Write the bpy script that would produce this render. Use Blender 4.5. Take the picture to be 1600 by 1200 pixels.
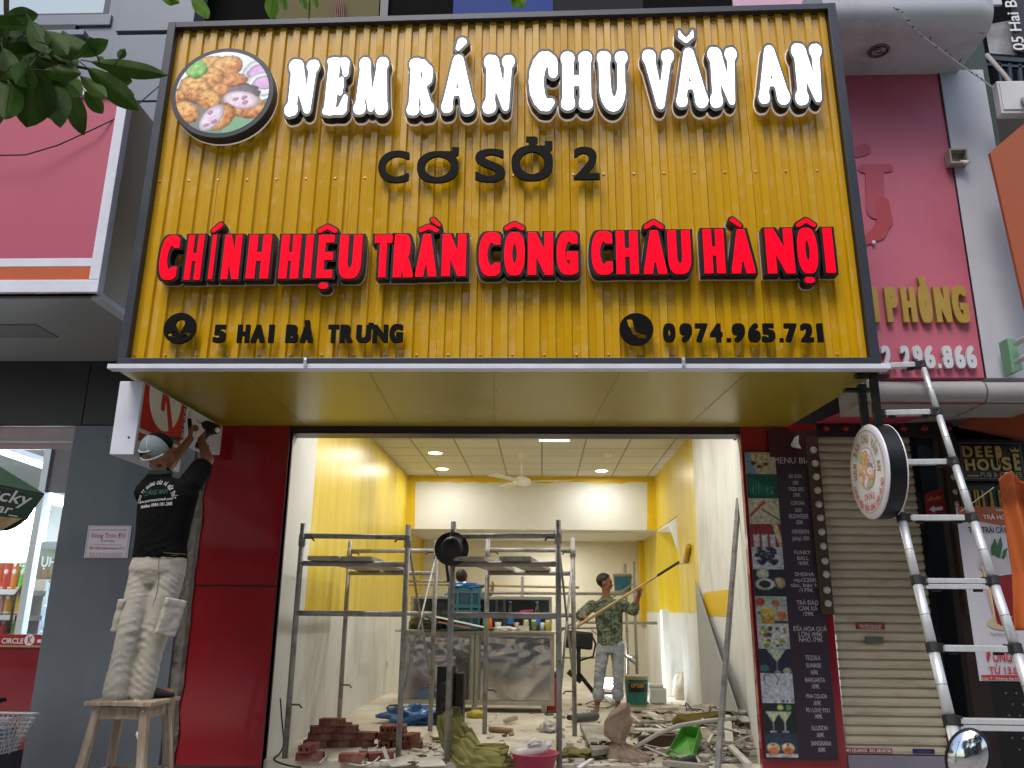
import bpy, bmesh, math, random
import numpy as np
from mathutils import Vector, Matrix, noise
from mathutils.bvhtree import BVHTree
random.seed(7); np.random.seed(7)
C = bpy.context.scene
for o in list(bpy.data.objects): bpy.data.objects.remove(o)
COL = C.collection
PI = math.pi
R = math.radians
# ------------------------------------------------------------ camera, sky, sun, exposure
FPX = 1264.0; PITCH = math.atan(355/FPX); YAW = R(2.2); ROLL = 0.0105; CAMZ = 1.4
cam = bpy.data.objects.new('camera', bpy.data.cameras.new('camera')); COL.objects.link(cam)
cam.data.sensor_width = 36; cam.data.lens = FPX/1600*36; cam.data.clip_start = 0.05; cam.data.clip_end = 400
CM = Matrix.Rotation(YAW, 3, 'Z') @ Matrix.Rotation(PI/2+PITCH, 3, 'X') @ Matrix.Rotation(ROLL, 3, 'Z')
cam.location = (0, 0, CAMZ); cam.rotation_euler = CM.to_euler()
C.camera = cam
SUN_EL, SUN_AZ = R(58), R(200)
w = bpy.data.worlds.new('World'); C.world = w; w.use_nodes = True
wn = w.node_tree.nodes; sky = wn.new('ShaderNodeTexSky'); sky.sky_type = 'NISHITA'; sky.sun_disc = False
sky.sun_elevation = SUN_EL; sky.sun_rotation = SUN_AZ; sky.air_density = 1.4; sky.dust_density = 3.0; sky.ozone_density = 1.5
bgn = wn['Background']; bgn.inputs['Strength'].default_value = 0.15
w.node_tree.links.new(sky.outputs[0], bgn.inputs[0])
sl = bpy.data.lights.new('sun', 'SUN'); sl.energy = 1.3; sl.angle = R(25); sl.color = (1, .95, .88)
so = bpy.data.objects.new('sun', sl); COL.objects.link(so)
# the sun stands behind the camera, high up
sd = Vector((math.cos(SUN_EL)*math.sin(R(-18)), -math.cos(SUN_EL)*math.cos(R(-18)), math.sin(SUN_EL)))
so.rotation_euler = sd.to_track_quat('Z', 'Y').to_euler(); so.location = (0, -6, 14)
sky.sun_rotation = math.atan2(sd.x, sd.y)
C.view_settings.view_transform = 'Standard'; C.view_settings.look = 'None'; C.view_settings.exposure = 0.55; C.view_settings.gamma = 1
C.render.engine = 'CYCLES'; C.cycles.use_denoising = True
C.cycles.max_bounces = 7; C.cycles.diffuse_bounces = 4; C.cycles.glossy_bounces = 4; C.cycles.transparent_max_bounces = 8
C.cycles.sample_clamp_indirect = 6

# ------------------------------------------------------------ pixel rays onto real planes
def ray(px, py): return CM @ Vector(((px-800)/FPX, -(py-600)/FPX, -1))
O = Vector((0, 0, CAMZ))
def P(px, py, Y): d = ray(px, py); return O + d*(Y/d.y)
def PZ(px, py, Z): d = ray(px, py); return O + d*((Z-CAMZ)/d.z)
def PX(px, py, X): d = ray(px, py); return O + d*(X/d.x)
def proj(v):
    d = CM.transposed() @ (Vector(v)-O); return (800-d.x/d.z*FPX, 600+d.y/d.z*FPX)
def mpp(v): return (CM.transposed() @ (Vector(v)-O)).z*-1/FPX     # metres per photo pixel at that point

# ------------------------------------------------------------ materials
def lin(h):
    if isinstance(h, tuple): return h[:3]+(1,)
    h = h.lstrip('#'); v = [int(h[i:i+2], 16)/255 for i in (0, 2, 4)]
    return tuple((x/12.92 if x <= .04045 else ((x+.055)/1.055)**2.4) for x in v)+(1,)
MATS = {}
def mat(name, col, rough=.6, metal=0., var=.12, vscale=3., bump=0., bscale=40., emit=0., coat=0., spec=None, stretch=None, trans=0., dirt=None, dscale=1.2, damt=.5):
    if name in MATS: return MATS[name]
    m = bpy.data.materials.new(name); m.use_nodes = True; MATS[name] = m
    nt = m.node_tree; n = nt.nodes; L = nt.links.new; b = n['Principled BSDF']
    c = lin(col)
    b.inputs['Roughness'].default_value = rough; b.inputs['Metallic'].default_value = metal
    b.inputs['Coat Weight'].default_value = coat
    if spec is not None: b.inputs['Specular IOR Level'].default_value = spec
    tc = n.new('ShaderNodeTexCoord'); src = tc.outputs['Object']
    if stretch:
        mp = n.new('ShaderNodeMapping'); mp.inputs['Scale'].default_value = stretch; L(src, mp.inputs[0]); src = mp.outputs[0]
    last = None
    if var > 0:
        nz = n.new('ShaderNodeTexNoise'); nz.inputs['Scale'].default_value = vscale; nz.inputs['Detail'].default_value = 6; nz.inputs['Roughness'].default_value = .65
        L(src, nz.inputs[0])
        r = n.new('ShaderNodeValToRGB'); r.color_ramp.elements[0].position = .3; r.color_ramp.elements[1].position = .7
        r.color_ramp.elements[0].color = tuple(x*(1-var) for x in c[:3])+(1,)
        r.color_ramp.elements[1].color = tuple(min(1, x*(1+var*.7)) for x in c[:3])+(1,)
        L(nz.outputs[0], r.inputs[0]); last = r.outputs[0]
        rm = n.new('ShaderNodeMapRange'); rm.inputs[3].default_value = max(.02, rough-.08); rm.inputs[4].default_value = min(1, rough+.12)
        L(nz.outputs[0], rm.inputs[0]); L(rm.outputs[0], b.inputs['Roughness'])
    if dirt:
        nd = n.new('ShaderNodeTexNoise'); nd.inputs['Scale'].default_value = dscale; nd.inputs['Detail'].default_value = 9; nd.inputs['Roughness'].default_value = .72
        L(src, nd.inputs[0]); rd = n.new('ShaderNodeValToRGB'); rd.color_ramp.elements[0].position = .5; rd.color_ramp.elements[1].position = .72
        rd.color_ramp.elements[0].color = (0, 0, 0, 1); rd.color_ramp.elements[1].color = (damt,)*3+(1,)
        L(nd.outputs[0], rd.inputs[0])
        mx = n.new('ShaderNodeMix'); mx.data_type = 'RGBA'; L(rd.outputs[0], mx.inputs[0])
        if last: L(last, mx.inputs[6])
        else: mx.inputs[6].default_value = c
        mx.inputs[7].default_value = lin(dirt); last = mx.outputs[2]
    if last: L(last, b.inputs['Base Color'])
    else: b.inputs['Base Color'].default_value = c
    if bump > 0:
        nb = n.new('ShaderNodeTexNoise'); nb.inputs['Scale'].default_value = bscale; nb.inputs['Detail'].default_value = 5; L(src, nb.inputs[0])
        bp = n.new('ShaderNodeBump'); bp.inputs['Strength'].default_value = bump; bp.inputs['Distance'].default_value = .02
        L(nb.outputs[0], bp.inputs['Height']); L(bp.outputs[0], b.inputs['Normal'])
    if emit > 0:
        b.inputs['Emission Color'].default_value = c; b.inputs['Emission Strength'].default_value = emit
    if trans > 0:
        t = n.new('ShaderNodeBsdfTranslucent')
        if last: L(last, t.inputs[0])
        else: t.inputs[0].default_value = c
        ms = n.new('ShaderNodeMixShader'); ms.inputs[0].default_value = trans
        L(b.outputs[0], ms.inputs[1]); L(t.outputs[0], ms.inputs[2]); L(ms.outputs[0], n['Material Output'].inputs[0])
    return m
def glass(name, tint=(.9, .95, .95), refl=.12):
    if name in MATS: return MATS[name]
    m = bpy.data.materials.new(name); m.use_nodes = True; MATS[name] = m
    n = m.node_tree.nodes; L = m.node_tree.links.new
    t = n.new('ShaderNodeBsdfTransparent'); t.inputs[0].default_value = tint+(1,)
    g = n.new('ShaderNodeBsdfGlossy'); g.inputs['Roughness'].default_value = .03
    f = n.new('ShaderNodeFresnel'); f.inputs[0].default_value = 1.5
    a = n.new('ShaderNodeMath'); a.operation = 'MAXIMUM'; a.inputs[1].default_value = refl; L(f.outputs[0], a.inputs[0])
    ms = n.new('ShaderNodeMixShader'); L(a.outputs[0], ms.inputs[0]); L(t.outputs[0], ms.inputs[1]); L(g.outputs[0], ms.inputs[2])
    L(ms.outputs[0], n['Material Output'].inputs[0]); return m
def emat(name, col, s):
    if name in MATS: return MATS[name]
    m = bpy.data.materials.new(name); m.use_nodes = True; MATS[name] = m
    b = m.node_tree.nodes['Principled BSDF']; b.inputs['Base Color'].default_value = lin(col); b.inputs['Roughness'].default_value = .3
    b.inputs['Emission Color'].default_value = lin(col); b.inputs['Emission Strength'].default_value = s; return m
def picmat(name, rough=.45, emit=0.):
    if name in MATS: return MATS[name]
    m = bpy.data.materials.new(name); m.use_nodes = True; MATS[name] = m
    n = m.node_tree.nodes; L = m.node_tree.links.new; b = n['Principled BSDF']; b.inputs['Roughness'].default_value = rough
    a = n.new('ShaderNodeVertexColor'); a.layer_name = 'print'; L(a.outputs[0], b.inputs['Base Color'])
    if emit: L(a.outputs[0], b.inputs['Emission Color']); b.inputs['Emission Strength'].default_value = emit
    return m

# ------------------------------------------------------------ mesh building
def basis(d):
    d = Vector(d).normalized(); u = d.orthogonal().normalized(); return u, d.cross(u), d
class MB:
    def __init__(s): s.v = []; s.f = []; s.m = []
    def add(s, vs, fs, m=0):
        o = len(s.v); s.v += [Vector(x) for x in vs]; s.f += [tuple(i+o for i in f) for f in fs]; s.m += [m]*len(fs); return s
    def box(s, c, size, rot=None, m=0):
        c = Vector(c); h = Vector(size)/2
        vs = [Vector((x*h.x, y*h.y, z*h.z)) for x in (-1, 1) for y in (-1, 1) for z in (-1, 1)]
        if rot is not None: vs = [rot @ v for v in vs]
        return s.add([c+v for v in vs], [(0, 1, 3, 2), (4, 6, 7, 5), (0, 4, 5, 1), (2, 3, 7, 6), (0, 2, 6, 4), (1, 5, 7, 3)], m)
    def bx(s, x0, x1, y0, y1, z0, z1, m=0): return s.box(((x0+x1)/2, (y0+y1)/2, (z0+z1)/2), (abs(x1-x0), abs(y1-y0), abs(z1-z0)), None, m)
    def bar(s, a, b, wx, wy, m=0, up=(0, 0, 1)):
        a = Vector(a); b = Vector(b); d = (b-a).normalized(); u = Vector(up)
        if abs(d.dot(u)) > .95: u = Vector((1, 0, 0))
        x = d.cross(u).normalized(); y = x.cross(d)
        vs = [p+x*i*wx/2+y*j*wy/2 for p in (a, b) for i, j in ((-1, -1), (1, -1), (1, 1), (-1, 1))]
        return s.add(vs, [(0, 1, 2, 3), (7, 6, 5, 4), (0, 4, 5, 1), (1, 5, 6, 2), (2, 6, 7, 3), (3, 7, 4, 0)], m)
    def slab(s, pts, t, m=0):
        n = len(pts); pts = [Vector(p) for p in pts]; t = Vector(t)
        vs = pts+[p+t for p in pts]
        return s.add(vs, [tuple(range(n)), tuple(range(2*n-1, n-1, -1))]+[(i, (i+1) % n, n+(i+1) % n, n+i) for i in range(n)], m)
    def quad(s, a, b, c, d, m=0): return s.add([a, b, c, d], [(0, 1, 2, 3)], m)
    def tube(s, pts, r, n=8, m=0, cap=True):
        pts = [Vector(p) for p in pts]; k = len(pts); rs = r if isinstance(r, (list, tuple)) else [r]*k
        o = len(s.v); u = None
        for i, p in enumerate(pts):
            d = (pts[min(i+1, k-1)]-pts[max(i-1, 0)])
            d = d.normalized() if d.length > 1e-9 else Vector((0, 0, 1))
            if u is None: u = d.orthogonal().normalized()
            else:
                u = u-d*u.dot(d); u = u.normalized() if u.length > 1e-6 else d.orthogonal().normalized()
            w_ = d.cross(u)
            s.v += [p+(u*math.cos(2*PI*j/n)+w_*math.sin(2*PI*j/n))*rs[i] for j in range(n)]
        for i in range(k-1):
            for j in range(n):
                a = o+i*n+j; b = o+i*n+(j+1) % n; s.f.append((a, b, b+n, a+n)); s.m.append(m)
        if cap: s.f += [tuple(o+j for j in range(n))[::-1], tuple(o+(k-1)*n+j for j in range(n))]; s.m += [m, m]
        return s
    def lathe(s, prof, loc, n=20, M=None, m=0, arc=2*PI):
        loc = Vector(loc); o = len(s.v); k = len(prof); full = abs(arc-2*PI) < 1e-6; nn = n if full else n+1
        for r, z in prof:
            for j in range(nn):
                v = Vector((r*math.cos(arc*j/n), r*math.sin(arc*j/n), z)); s.v.append(loc+(M @ v if M is not None else v))
        for i in range(k-1):
            for j in range(n):
                a = o+i*nn+j; b = o+i*nn+(j+1) % nn; s.f.append((a, b, b+nn, a+nn)); s.m.append(m)
        return s
    def ell(s, c, r, M=None, n=14, m=0):
        k = n//2+1; pr = [(max(1e-4, math.sin(PI*i/(k-1))), -math.cos(PI*i/(k-1))) for i in range(k)]
        S = Matrix.Diagonal(Vector(r)) if not isinstance(r, (int, float)) else Matrix.Diagonal(Vector((r, r, r)))
        return s.lathe(pr, c, n, (M @ S) if M is not None else S, m)
    def cap(s, a, ra, b, rb, n=12, m=0, flat=None):
        a = Vector(a); b = Vector(b); u, v, d = basis(b-a); Ln = (b-a).length
        pr = [(ra*math.sin(t), -ra*math.cos(t)) for t in (.02, .5, 1., PI/2)]+[(rb*math.cos(t), Ln+rb*math.sin(t)) for t in (0, .55, 1.05, 1.55)]
        M = Matrix((u, v, d)).transposed()
        return s.lathe(pr, a, n, M, m)
    def loft(s, rings, n=18, m=0):
        """rings: (centre, rx, ry, xdir, ydir)"""
        o = len(s.v); k = len(rings)
        for c, rx, ry, xd, yd in rings:
            c = Vector(c); xd = Vector(xd); yd = Vector(yd)
            s.v += [c+xd*rx*math.cos(2*PI*j/n)+yd*ry*math.sin(2*PI*j/n) for j in range(n)]
        for i in range(k-1):
            for j in range(n):
                a = o+i*n+j; b = o+i*n+(j+1) % n; s.f.append((a, b, b+n, a+n)); s.m.append(m)
        s.f += [tuple(o+j for j in range(n))[::-1], tuple(o+(k-1)*n+j for j in range(n))]; s.m += [m, m]; return s
    def grid(s, fn, nu, nv, m=0):
        o = len(s.v)
        for i in range(nu+1):
            for j in range(nv+1): s.v.append(Vector(fn(i/nu, j/nv)))
        for i in range(nu):
            for j in range(nv):
                a = o+i*(nv+1)+j; s.f.append((a, a+nv+1, a+nv+2, a+1)); s.m.append(m)
        return s
    def mesh(s, name):
        me = bpy.data.meshes.new(name); me.from_pydata([tuple(v) for v in s.v], [], s.f); me.polygons.foreach_set('material_index', s.m); return me
    def build(s, name, mats, parent=None, smooth=False, bevel=0., solid=0., sub=0, remesh=0., smooth_it=0, recalc=True, weld=False):
        me = s.mesh(name)
        return finish(me, name, mats, parent, smooth, bevel, solid, sub, remesh, smooth_it, recalc, weld)
def worldloc(p):
    v = Vector((0, 0, 0))
    while p is not None: v += p.location; p = p.parent
    return v
def finish(me, name, mats, parent=None, smooth=False, bevel=0., solid=0., sub=0, remesh=0., smooth_it=0, recalc=True, weld=False):
    off = worldloc(parent)
    if off.length > 0: me.transform(Matrix.Translation(-off))
    if recalc:
        bm = bmesh.new(); bm.from_mesh(me); (bmesh.ops.remove_doubles(bm, verts=bm.verts, dist=1e-5) if weld else 0); bmesh.ops.recalc_face_normals(bm, faces=bm.faces); bm.to_mesh(me); bm.free()
    for m_ in (mats if isinstance(mats, (list, tuple)) else [mats]): me.materials.append(m_)
    o = bpy.data.objects.new(name, me); COL.objects.link(o)
    if parent is not None: o.parent = parent
    if remesh:
        md = o.modifiers.new('r', 'REMESH'); md.mode = 'VOXEL'; md.voxel_size = remesh; md.use_smooth_shade = True
        if smooth_it: sm = o.modifiers.new('s', 'SMOOTH'); sm.iterations = smooth_it; sm.factor = .5
        bake(o)
    if bevel: bv = o.modifiers.new('b', 'BEVEL'); bv.width = bevel; bv.segments = 2; bv.limit_method = 'ANGLE'; bv.angle_limit = R(40)
    if solid: sv = o.modifiers.new('t', 'SOLIDIFY'); sv.thickness = solid; sv.offset = 0
    if sub: sb = o.modifiers.new('u', 'SUBSURF'); sb.levels = sub; sb.render_levels = sub
    if smooth or remesh: o.data.polygons.foreach_set('use_smooth', [True]*len(o.data.polygons))
    return o
def bake(o):
    bpy.context.view_layer.update()
    dg = bpy.context.evaluated_depsgraph_get(); me = bpy.data.meshes.new_from_object(o.evaluated_get(dg))
    old = o.data; o.modifiers.clear(); o.data = me; me.name = old.name
    if not me.materials:
        for m_ in old.materials: me.materials.append(m_)
    bpy.data.meshes.remove(old)
def wrinkle(o, amp, scale, stretch=(1, 1, 1), seed=0):
    me = o.data; n = len(me.vertices); nr = [v.normal.copy() for v in me.vertices]
    for v, k in zip(me.vertices, nr):
        q = Vector((v.co.x*stretch[0], v.co.y*stretch[1], v.co.z*stretch[2]))*scale+Vector((seed, seed*1.7, seed*.3))
        v.co += k*amp*(abs(noise.noise(q))*1.6-.5+.5*noise.noise(q*2.3))
    me.update()
def thing(name, label, cat, loc=(0, 0, 0), group=None, kind=None):
    o = bpy.data.objects.new(name, None); COL.objects.link(o); o.empty_display_size = .1; o.location = loc
    return tag(o, label, cat, group, kind)
def tag(o, label=None, cat=None, group=None, kind=None):
    if label: o['label'] = label
    if cat: o['category'] = cat
    if group: o['group'] = group
    if kind: o['kind'] = kind
    return o
def struct(o): o['kind'] = 'structure'; return o
def dup(root, loc, rotz=0, label=None):
    r = root.copy(); COL.objects.link(r); r.location = loc; r.rotation_euler = (0, 0, rotz)
    if label: r['label'] = label
    for ch in list(root.children):
        c_ = ch.copy(); COL.objects.link(c_); c_.parent = r
        for g in ch.children:
            d_ = g.copy(); COL.objects.link(d_); d_.parent = c_
    return r

# ------------------------------------------------------------ lettering: outlines from the built-in face, fattened by distance field
def text2d(body, off=0., spacing=1., res=3):
    cu = bpy.data.curves.new('t', 'FONT'); cu.body = body; cu.offset = off; cu.resolution_u = res; cu.space_character = spacing
    o = bpy.data.objects.new('t', cu); COL.objects.link(o); bpy.context.view_layer.update()
    me = bpy.data.meshes.new_from_object(o.evaluated_get(bpy.context.evaluated_depsgraph_get()))
    vs = np.array([v.co[:2] for v in me.vertices]) if len(me.vertices) else np.zeros((0, 2)); fs = [tuple(p.vertices) for p in me.polygons]
    bpy.data.objects.remove(o); bpy.data.curves.remove(cu); bpy.data.meshes.remove(me); return vs, fs
def text_on(mb, body, fn, width, height=None, off=.012, spacing=1., m=0, align='C'):
    """flat text; fn(x, y) maps metres from the anchor (baseline) to the world"""
    vs, fs = text2d(body, off, spacing)
    if not len(vs): return
    x0, y0 = vs.min(0); x1, y1 = vs.max(0)
    sx = width/(x1-x0) if width else None
    cap_ = .729
    sy = height/cap_ if height else sx
    if sx is None: sx = sy
    ax = {'C': (x0+x1)/2, 'L': x0, 'R': x1}[align]
    mb.add([fn((x-ax)*sx, y*sy) for x, y in vs], fs, m)
def glyph_loops(ch):
    cu = bpy.data.curves.new('t', 'FONT'); cu.body = ch; cu.fill_mode = 'NONE'; cu.resolution_u = 5
    o = bpy.data.objects.new('t', cu); COL.objects.link(o); bpy.context.view_layer.update()
    me = bpy.data.meshes.new_from_object(o.evaluated_get(bpy.context.evaluated_depsgraph_get()))
    segs = np.array([[me.vertices[a].co[:2], me.vertices[b].co[:2]] for a, b in (e.vertices for e in me.edges)])
    bpy.data.objects.remove(o); bpy.data.curves.remove(cu); bpy.data.meshes.remove(me); return segs
def seg_sdf(X, Y_, segs):
    """signed distance in the square norm, so fattened letters keep their corners"""
    px = X.ravel()[:, None]; py = Y_.ravel()[:, None]
    a = segs[:, 0]; b = segs[:, 1]; d = b-a; dx = d[:, 0]+1e-9; dy = d[:, 1]+1e-9; ex = px-a[:, 0]; ey = py-a[:, 1]; dist = None
    sm = np.where(np.abs(dx+dy) < 1e-7, 1e-7, dx+dy); df = np.where(np.abs(dx-dy) < 1e-7, 1e-7, dx-dy)
    for t in (0., 1., ex/dx, ey/dy, (ex-ey)/df, (ex+ey)/sm):
        t = np.clip(t, 0, 1); q = np.maximum(np.abs(ex-t*dx), np.abs(ey-t*dy)); dist = q if dist is None else np.minimum(dist, q)
    dist = dist.min(1); ins = (((a[:, 1] > py) != (b[:, 1] > py)) & (px < dx*(py-a[:, 1])/dy+a[:, 0])).sum(1) % 2 == 1
    return np.where(ins, -dist, dist).reshape(X.shape)
def caps_sdf(X, Y_, caps, k=.02):
    out = None
    for (x0, y0, r0, x1, y1, r1) in caps:
        dx, dy = x1-x0, y1-y0; L2 = max(dx*dx+dy*dy, 1e-9)
        t = np.clip(((X-x0)*dx+(Y_-y0)*dy)/L2, 0, 1)
        d = np.hypot(X-x0-t*dx, Y_-y0-t*dy)-(r0+(r1-r0)*t)
        if out is None: out = d
        else:
            h = np.clip(.5+.5*(out-d)/k, 0, 1); out = out*(1-h)+d*h-k*h*(1-h)
    return out
def contours(F, xs, ys, lvl):
    G = F-lvl; G = np.where(G == 0, 1e-9, G); nx, ny = len(xs), len(ys); seg = {}
    def pt(i, j, i2, j2):
        a, b = G[j, i], G[j2, i2]; t = a/(a-b); return (xs[i]+(xs[i2]-xs[i])*t, ys[j]+(ys[j2]-ys[j])*t)
    nxt = {}; co = {}
    Sg = G < 0; cnt = Sg[:-1, :-1].astype(int)+Sg[1:, :-1]+Sg[:-1, 1:]+Sg[1:, 1:]
    for j, i in zip(*np.nonzero((cnt > 0) & (cnt < 4))):
        if True:
            i = int(i); j = int(j); c = [(i, j), (i+1, j), (i+1, j+1), (i, j+1)]; s = [G[b, a] < 0 for a, b in c]
            if all(s) or not any(s): continue
            ins, outs = [], []
            for k in range(4):
                a, b = c[k], c[(k+1) % 4]
                if s[k] != s[(k+1) % 4]:
                    key = (min(a, b), max(a, b)); co[key] = pt(*a, *b)
                    (outs if s[k] else ins).append((k, key))
            for k, key in outs:      # walk with the inside on one side
                best = min(ins, key=lambda q: (q[0]-k) % 4 if len(ins) == 1 else (k-q[0]) % 4)
                nxt[key] = best[1]
    loops = []; seen = set()
    for k0 in list(nxt):
        if k0 in seen: continue
        L_ = []; k = k0
        while k not in seen and k in nxt: seen.add(k); L_.append(co[k]); k = nxt[k]
        if len(L_) > 4: loops.append(simplify(L_, (xs[1]-xs[0])*.18))
    return loops
def simplify(L_, eps):
    def dp(p):
        if len(p) < 3: return p
        a, b = np.array(p[0]), np.array(p[-1]); d = b-a; n = np.hypot(*d); q = np.array(p)
        dist = np.abs(d[0]*(q[:, 1]-a[1])-d[1]*(q[:, 0]-a[0]))/n if n > 1e-9 else np.hypot(*(q-a).T)
        i = int(dist.argmax())
        if dist[i] < eps: return [p[0], p[-1]]
        return dp(p[:i+1])[:-1]+dp(p[i:])
    q = np.array(L_); far = int(np.hypot(*(q-q[0]).T).argmax())
    return dp(L_[:far+1])[:-1]+dp(L_[far:]+[L_[0]])[:-1]
def loops_mesh(loops, depth):
    cu = bpy.data.curves.new('g', 'CURVE'); cu.dimensions = '2D'; cu.fill_mode = 'BOTH' if depth > 0 else 'FRONT'; cu.extrude = depth/2
    for L_ in loops:
        sp = cu.splines.new('POLY'); sp.points.add(len(L_)-1); sp.use_cyclic_u = True
        for p, (x, y) in zip(sp.points, L_): p.co = (x, y, 0, 1)
    o = bpy.data.objects.new('g', cu); COL.objects.link(o); bpy.context.view_layer.update()
    me = bpy.data.meshes.new_from_object(o.evaluated_get(bpy.context.evaluated_depsgraph_get()))
    vs = [v.co.copy() for v in me.vertices]; fs = [tuple(p.vertices) for p in me.polygons]
    bpy.data.objects.remove(o); bpy.data.curves.remove(cu); bpy.data.meshes.remove(me); return vs, fs
def heavy_sdf(ch, a, d, an, N=70):
    """built-in glyph fitted to width a and height 1, fattened by d across and d/an upward; grid is stretched by an in y"""
    s = glyph_loops(ch).copy(); p = s.reshape(-1, 2); mn = p.min(0); mx = p.max(0)
    s[:, :, 0] = (s[:, :, 0]-mn[0])/(mx[0]-mn[0])*(a-2*d)+d; s[:, :, 1] = (s[:, :, 1]-mn[1])/(mx[1]-mn[1])*(an-2*d)+d
    xs = np.arange(-.14, a+.14, 1/N); ys = np.arange(-.14, an+.14, 1/N); X, Y_ = np.meshgrid(xs, ys)
    return xs, ys, seg_sdf(X, Y_, s)-d
def px_box(x0, x1, y0, y1, Y, kf=1.):
    """world box (left x, right x, z bottom, z top) of an upright letter whose picture outline is x0..x1, y0..y1 on the plane Y"""
    xc, yc = (x0+x1)/2, (y0+y1)/2; k = (858-xc)/(yc+3900)*(y1-y0)*kf; w_ = max((x1-x0)-abs(k), 3)
    a = P(xc-w_/2, yc, Y); b = P(xc+w_/2, yc, Y); t = P(xc, y0, Y); d = P(xc, y1, Y); return a.x, b.x, d.z, t.z
def place_loops(loops, depth, sx, sy, ox, oz, Y):
    """outline in the x-z plane, its front at Y, going back by depth"""
    vs, fs = loops_mesh([[(x*sx+ox, y*sy+oz) for x, y in L_] for L_ in loops], depth)
    return [Vector((v.x, Y+(depth/2)-v.z, v.y)) for v in vs], fs
# ============================================================ planes of the place (metres)
YS = 5.3            # face of the big sign
YF = 7.2            # shop fronts
ZF = 0.2            # shop floor
ZG = 0.05           # pavement
ZC = 3.65           # ceiling inside
XL = PZ(450, 1165, ZF).x; XR = PZ(1021, 747, ZC).x; YB = 13.9; YE = 16.0; ZB = 2.74
# ------------------------------------------------------------ shared materials
M_yel = mat('yellow_sheet', '#c89a02', .2, 0, .05, 1.2, .02, 2.5, coat=.55, stretch=(1, 1, .12), spec=.5, dirt='#a87f10', dscale=2.2, damt=.4)
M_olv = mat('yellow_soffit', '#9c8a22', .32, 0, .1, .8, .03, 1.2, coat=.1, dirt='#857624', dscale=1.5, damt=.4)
M_frm = mat('charcoal_metal', '#3a3d46', .35, .3, .1, 5)
M_blk = mat('black_metal', '#0c0d10', .35, .2, .1, 8)
M_trim = mat('white_trim', '#d4d6e4', .4, 0, .08, 6, dirt='#8a8a88', damt=.35)
M_red = mat('red_cladding', '#8e1420', .16, 0, .06, 1.5, .008, 2, coat=.4, dirt='#6d1a20', dscale=2.5, damt=.45)
M_grey = mat('grey_cladding', '#5d646c', .36, .1, .1, 1.2, .02, 2, dirt='#6f767d', dscale=3, damt=.35, coat=.15)
M_dgrey = mat('dark_grey_and_shade', '#34363b', .4, .1, .06, 2)
M_lgrey = mat('light_grey_panel', '#6c737e', .4, .2, .06, 2, dirt='#6d737d', damt=.3)
M_conc = mat('rough_concrete', '#77706a', .9, 0, .3, 6, .6, 18, dirt='#2c2826', dscale=5, damt=.9)
M_pave = mat('pavement', '#9a958d', .85, 0, .2, 2, .3, 25, dirt='#3b3937')
M_alu = mat('aluminium', '#d6d8da', .42, .55, .08, 12, stretch=(8, 8, .5), dirt='#8d8f92', dscale=3, damt=.35)
M_steel = mat('scaffold_steel', '#999794', .5, .35, .25, 9, .15, 40, dirt='#4f4038', dscale=7, damt=.85)
M_wht = mat('white_plaster', '#d8d8d4', .8, 0, .06, 1.6, .05, 12, dirt='#b4b2aa', dscale=1.2, damt=.5)
M_wood = mat('old_wood', '#93806e', .75, 0, .3, 4, .35, 14, stretch=(4, 4, .6), dirt='#c9c4ba', dscale=5, damt=.6)
M_plank = mat('plank_wood', '#aea594', .8, 0, .25, 4, .3, 16, stretch=(3, .5, 3), dirt='#5b544b', dscale=5, damt=.6)
M_wht_e = emat('lit_white_acrylic', '#ffffff', 1.6)
M_red_e = mat('lit_red_acrylic', '#e60020', .35, 0, .03, 3, .03, 5, emit=.5, spec=.1)
M_txtw = mat('white_print', '#d9d9d9', .6, 0, 0)
M_txtk = mat('black_print', '#030304', .6, 0, 0, spec=.12)
M_txtr = mat('red_print', '#b5122a', .5, 0, 0)
M_gold = mat('gold_print', '#b89b3c', .35, .5, .15, 8)
M_rub = mat('black_rubber', '#111113', .6, 0, .1, 8)

# ============================================================ ground and buildings across the street (they light and mirror in the sign)
g = MB(); g.quad((-60, -4, ZG), (60, -4, ZG), (60, 60, ZG), (-60, 60, ZG)); struct(g.build('pavement', M_pave))
g = MB(); g.bx(-60, 60, -4.2, -4.0, -.08, ZG+.002); struct(g.build('kerb', mat('kerb_stone', '#8d8a84', .85, 0, .15, 4)))
g = MB(); g.quad((-60, -60, -.08), (60, -60, -.08), (60, -4.2, -.08), (-60, -4.2, -.08)); struct(g.build('road', mat('asphalt', '#3a3a3b', .9, 0, .2, 4, .3, 60)))
M_far = [mat('plaster_ochre', '#a88a5a', .85, 0, .2, .7), mat('plaster_grey', '#9a9b98', .85, 0, .2, .7), mat('plaster_pink', '#b58a80', .85, 0, .2, .7)]
M_win = mat('dark_window', '#1b2026', .12, 0, .05, 1)
for i, (x0, x1, h) in enumerate(((-16, -6.2, 8.5), (-6, 3.8, 6.4), (4, 14, 9.0))):
    t = thing('street_house', ['ochre three storey house across the street behind the photographer', 'grey two storey house across the street facing the yellow sign', 'pink three storey house across the street on the right'][i], 'house', ((x0+x1)/2, -17, 0))
    MB().bx(x0, x1, -24, -16, -.08, h).build('wall', M_far[i], t)
    r = MB(); r.bx(x0-.2, x1+.2, -24, -15.6, h, h+.3); r.build('roof', M_far[1], t)
    for k in range(3):
        for z in np.arange(.8, h-1.4, 2.6):
            xx = x0+1.2+k*(x1-x0-2.4)/2
            f = MB().bx(xx-.6, xx+.6, -16.02, -15.95, z, z+1.5).build('window', M_win, t)

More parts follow.
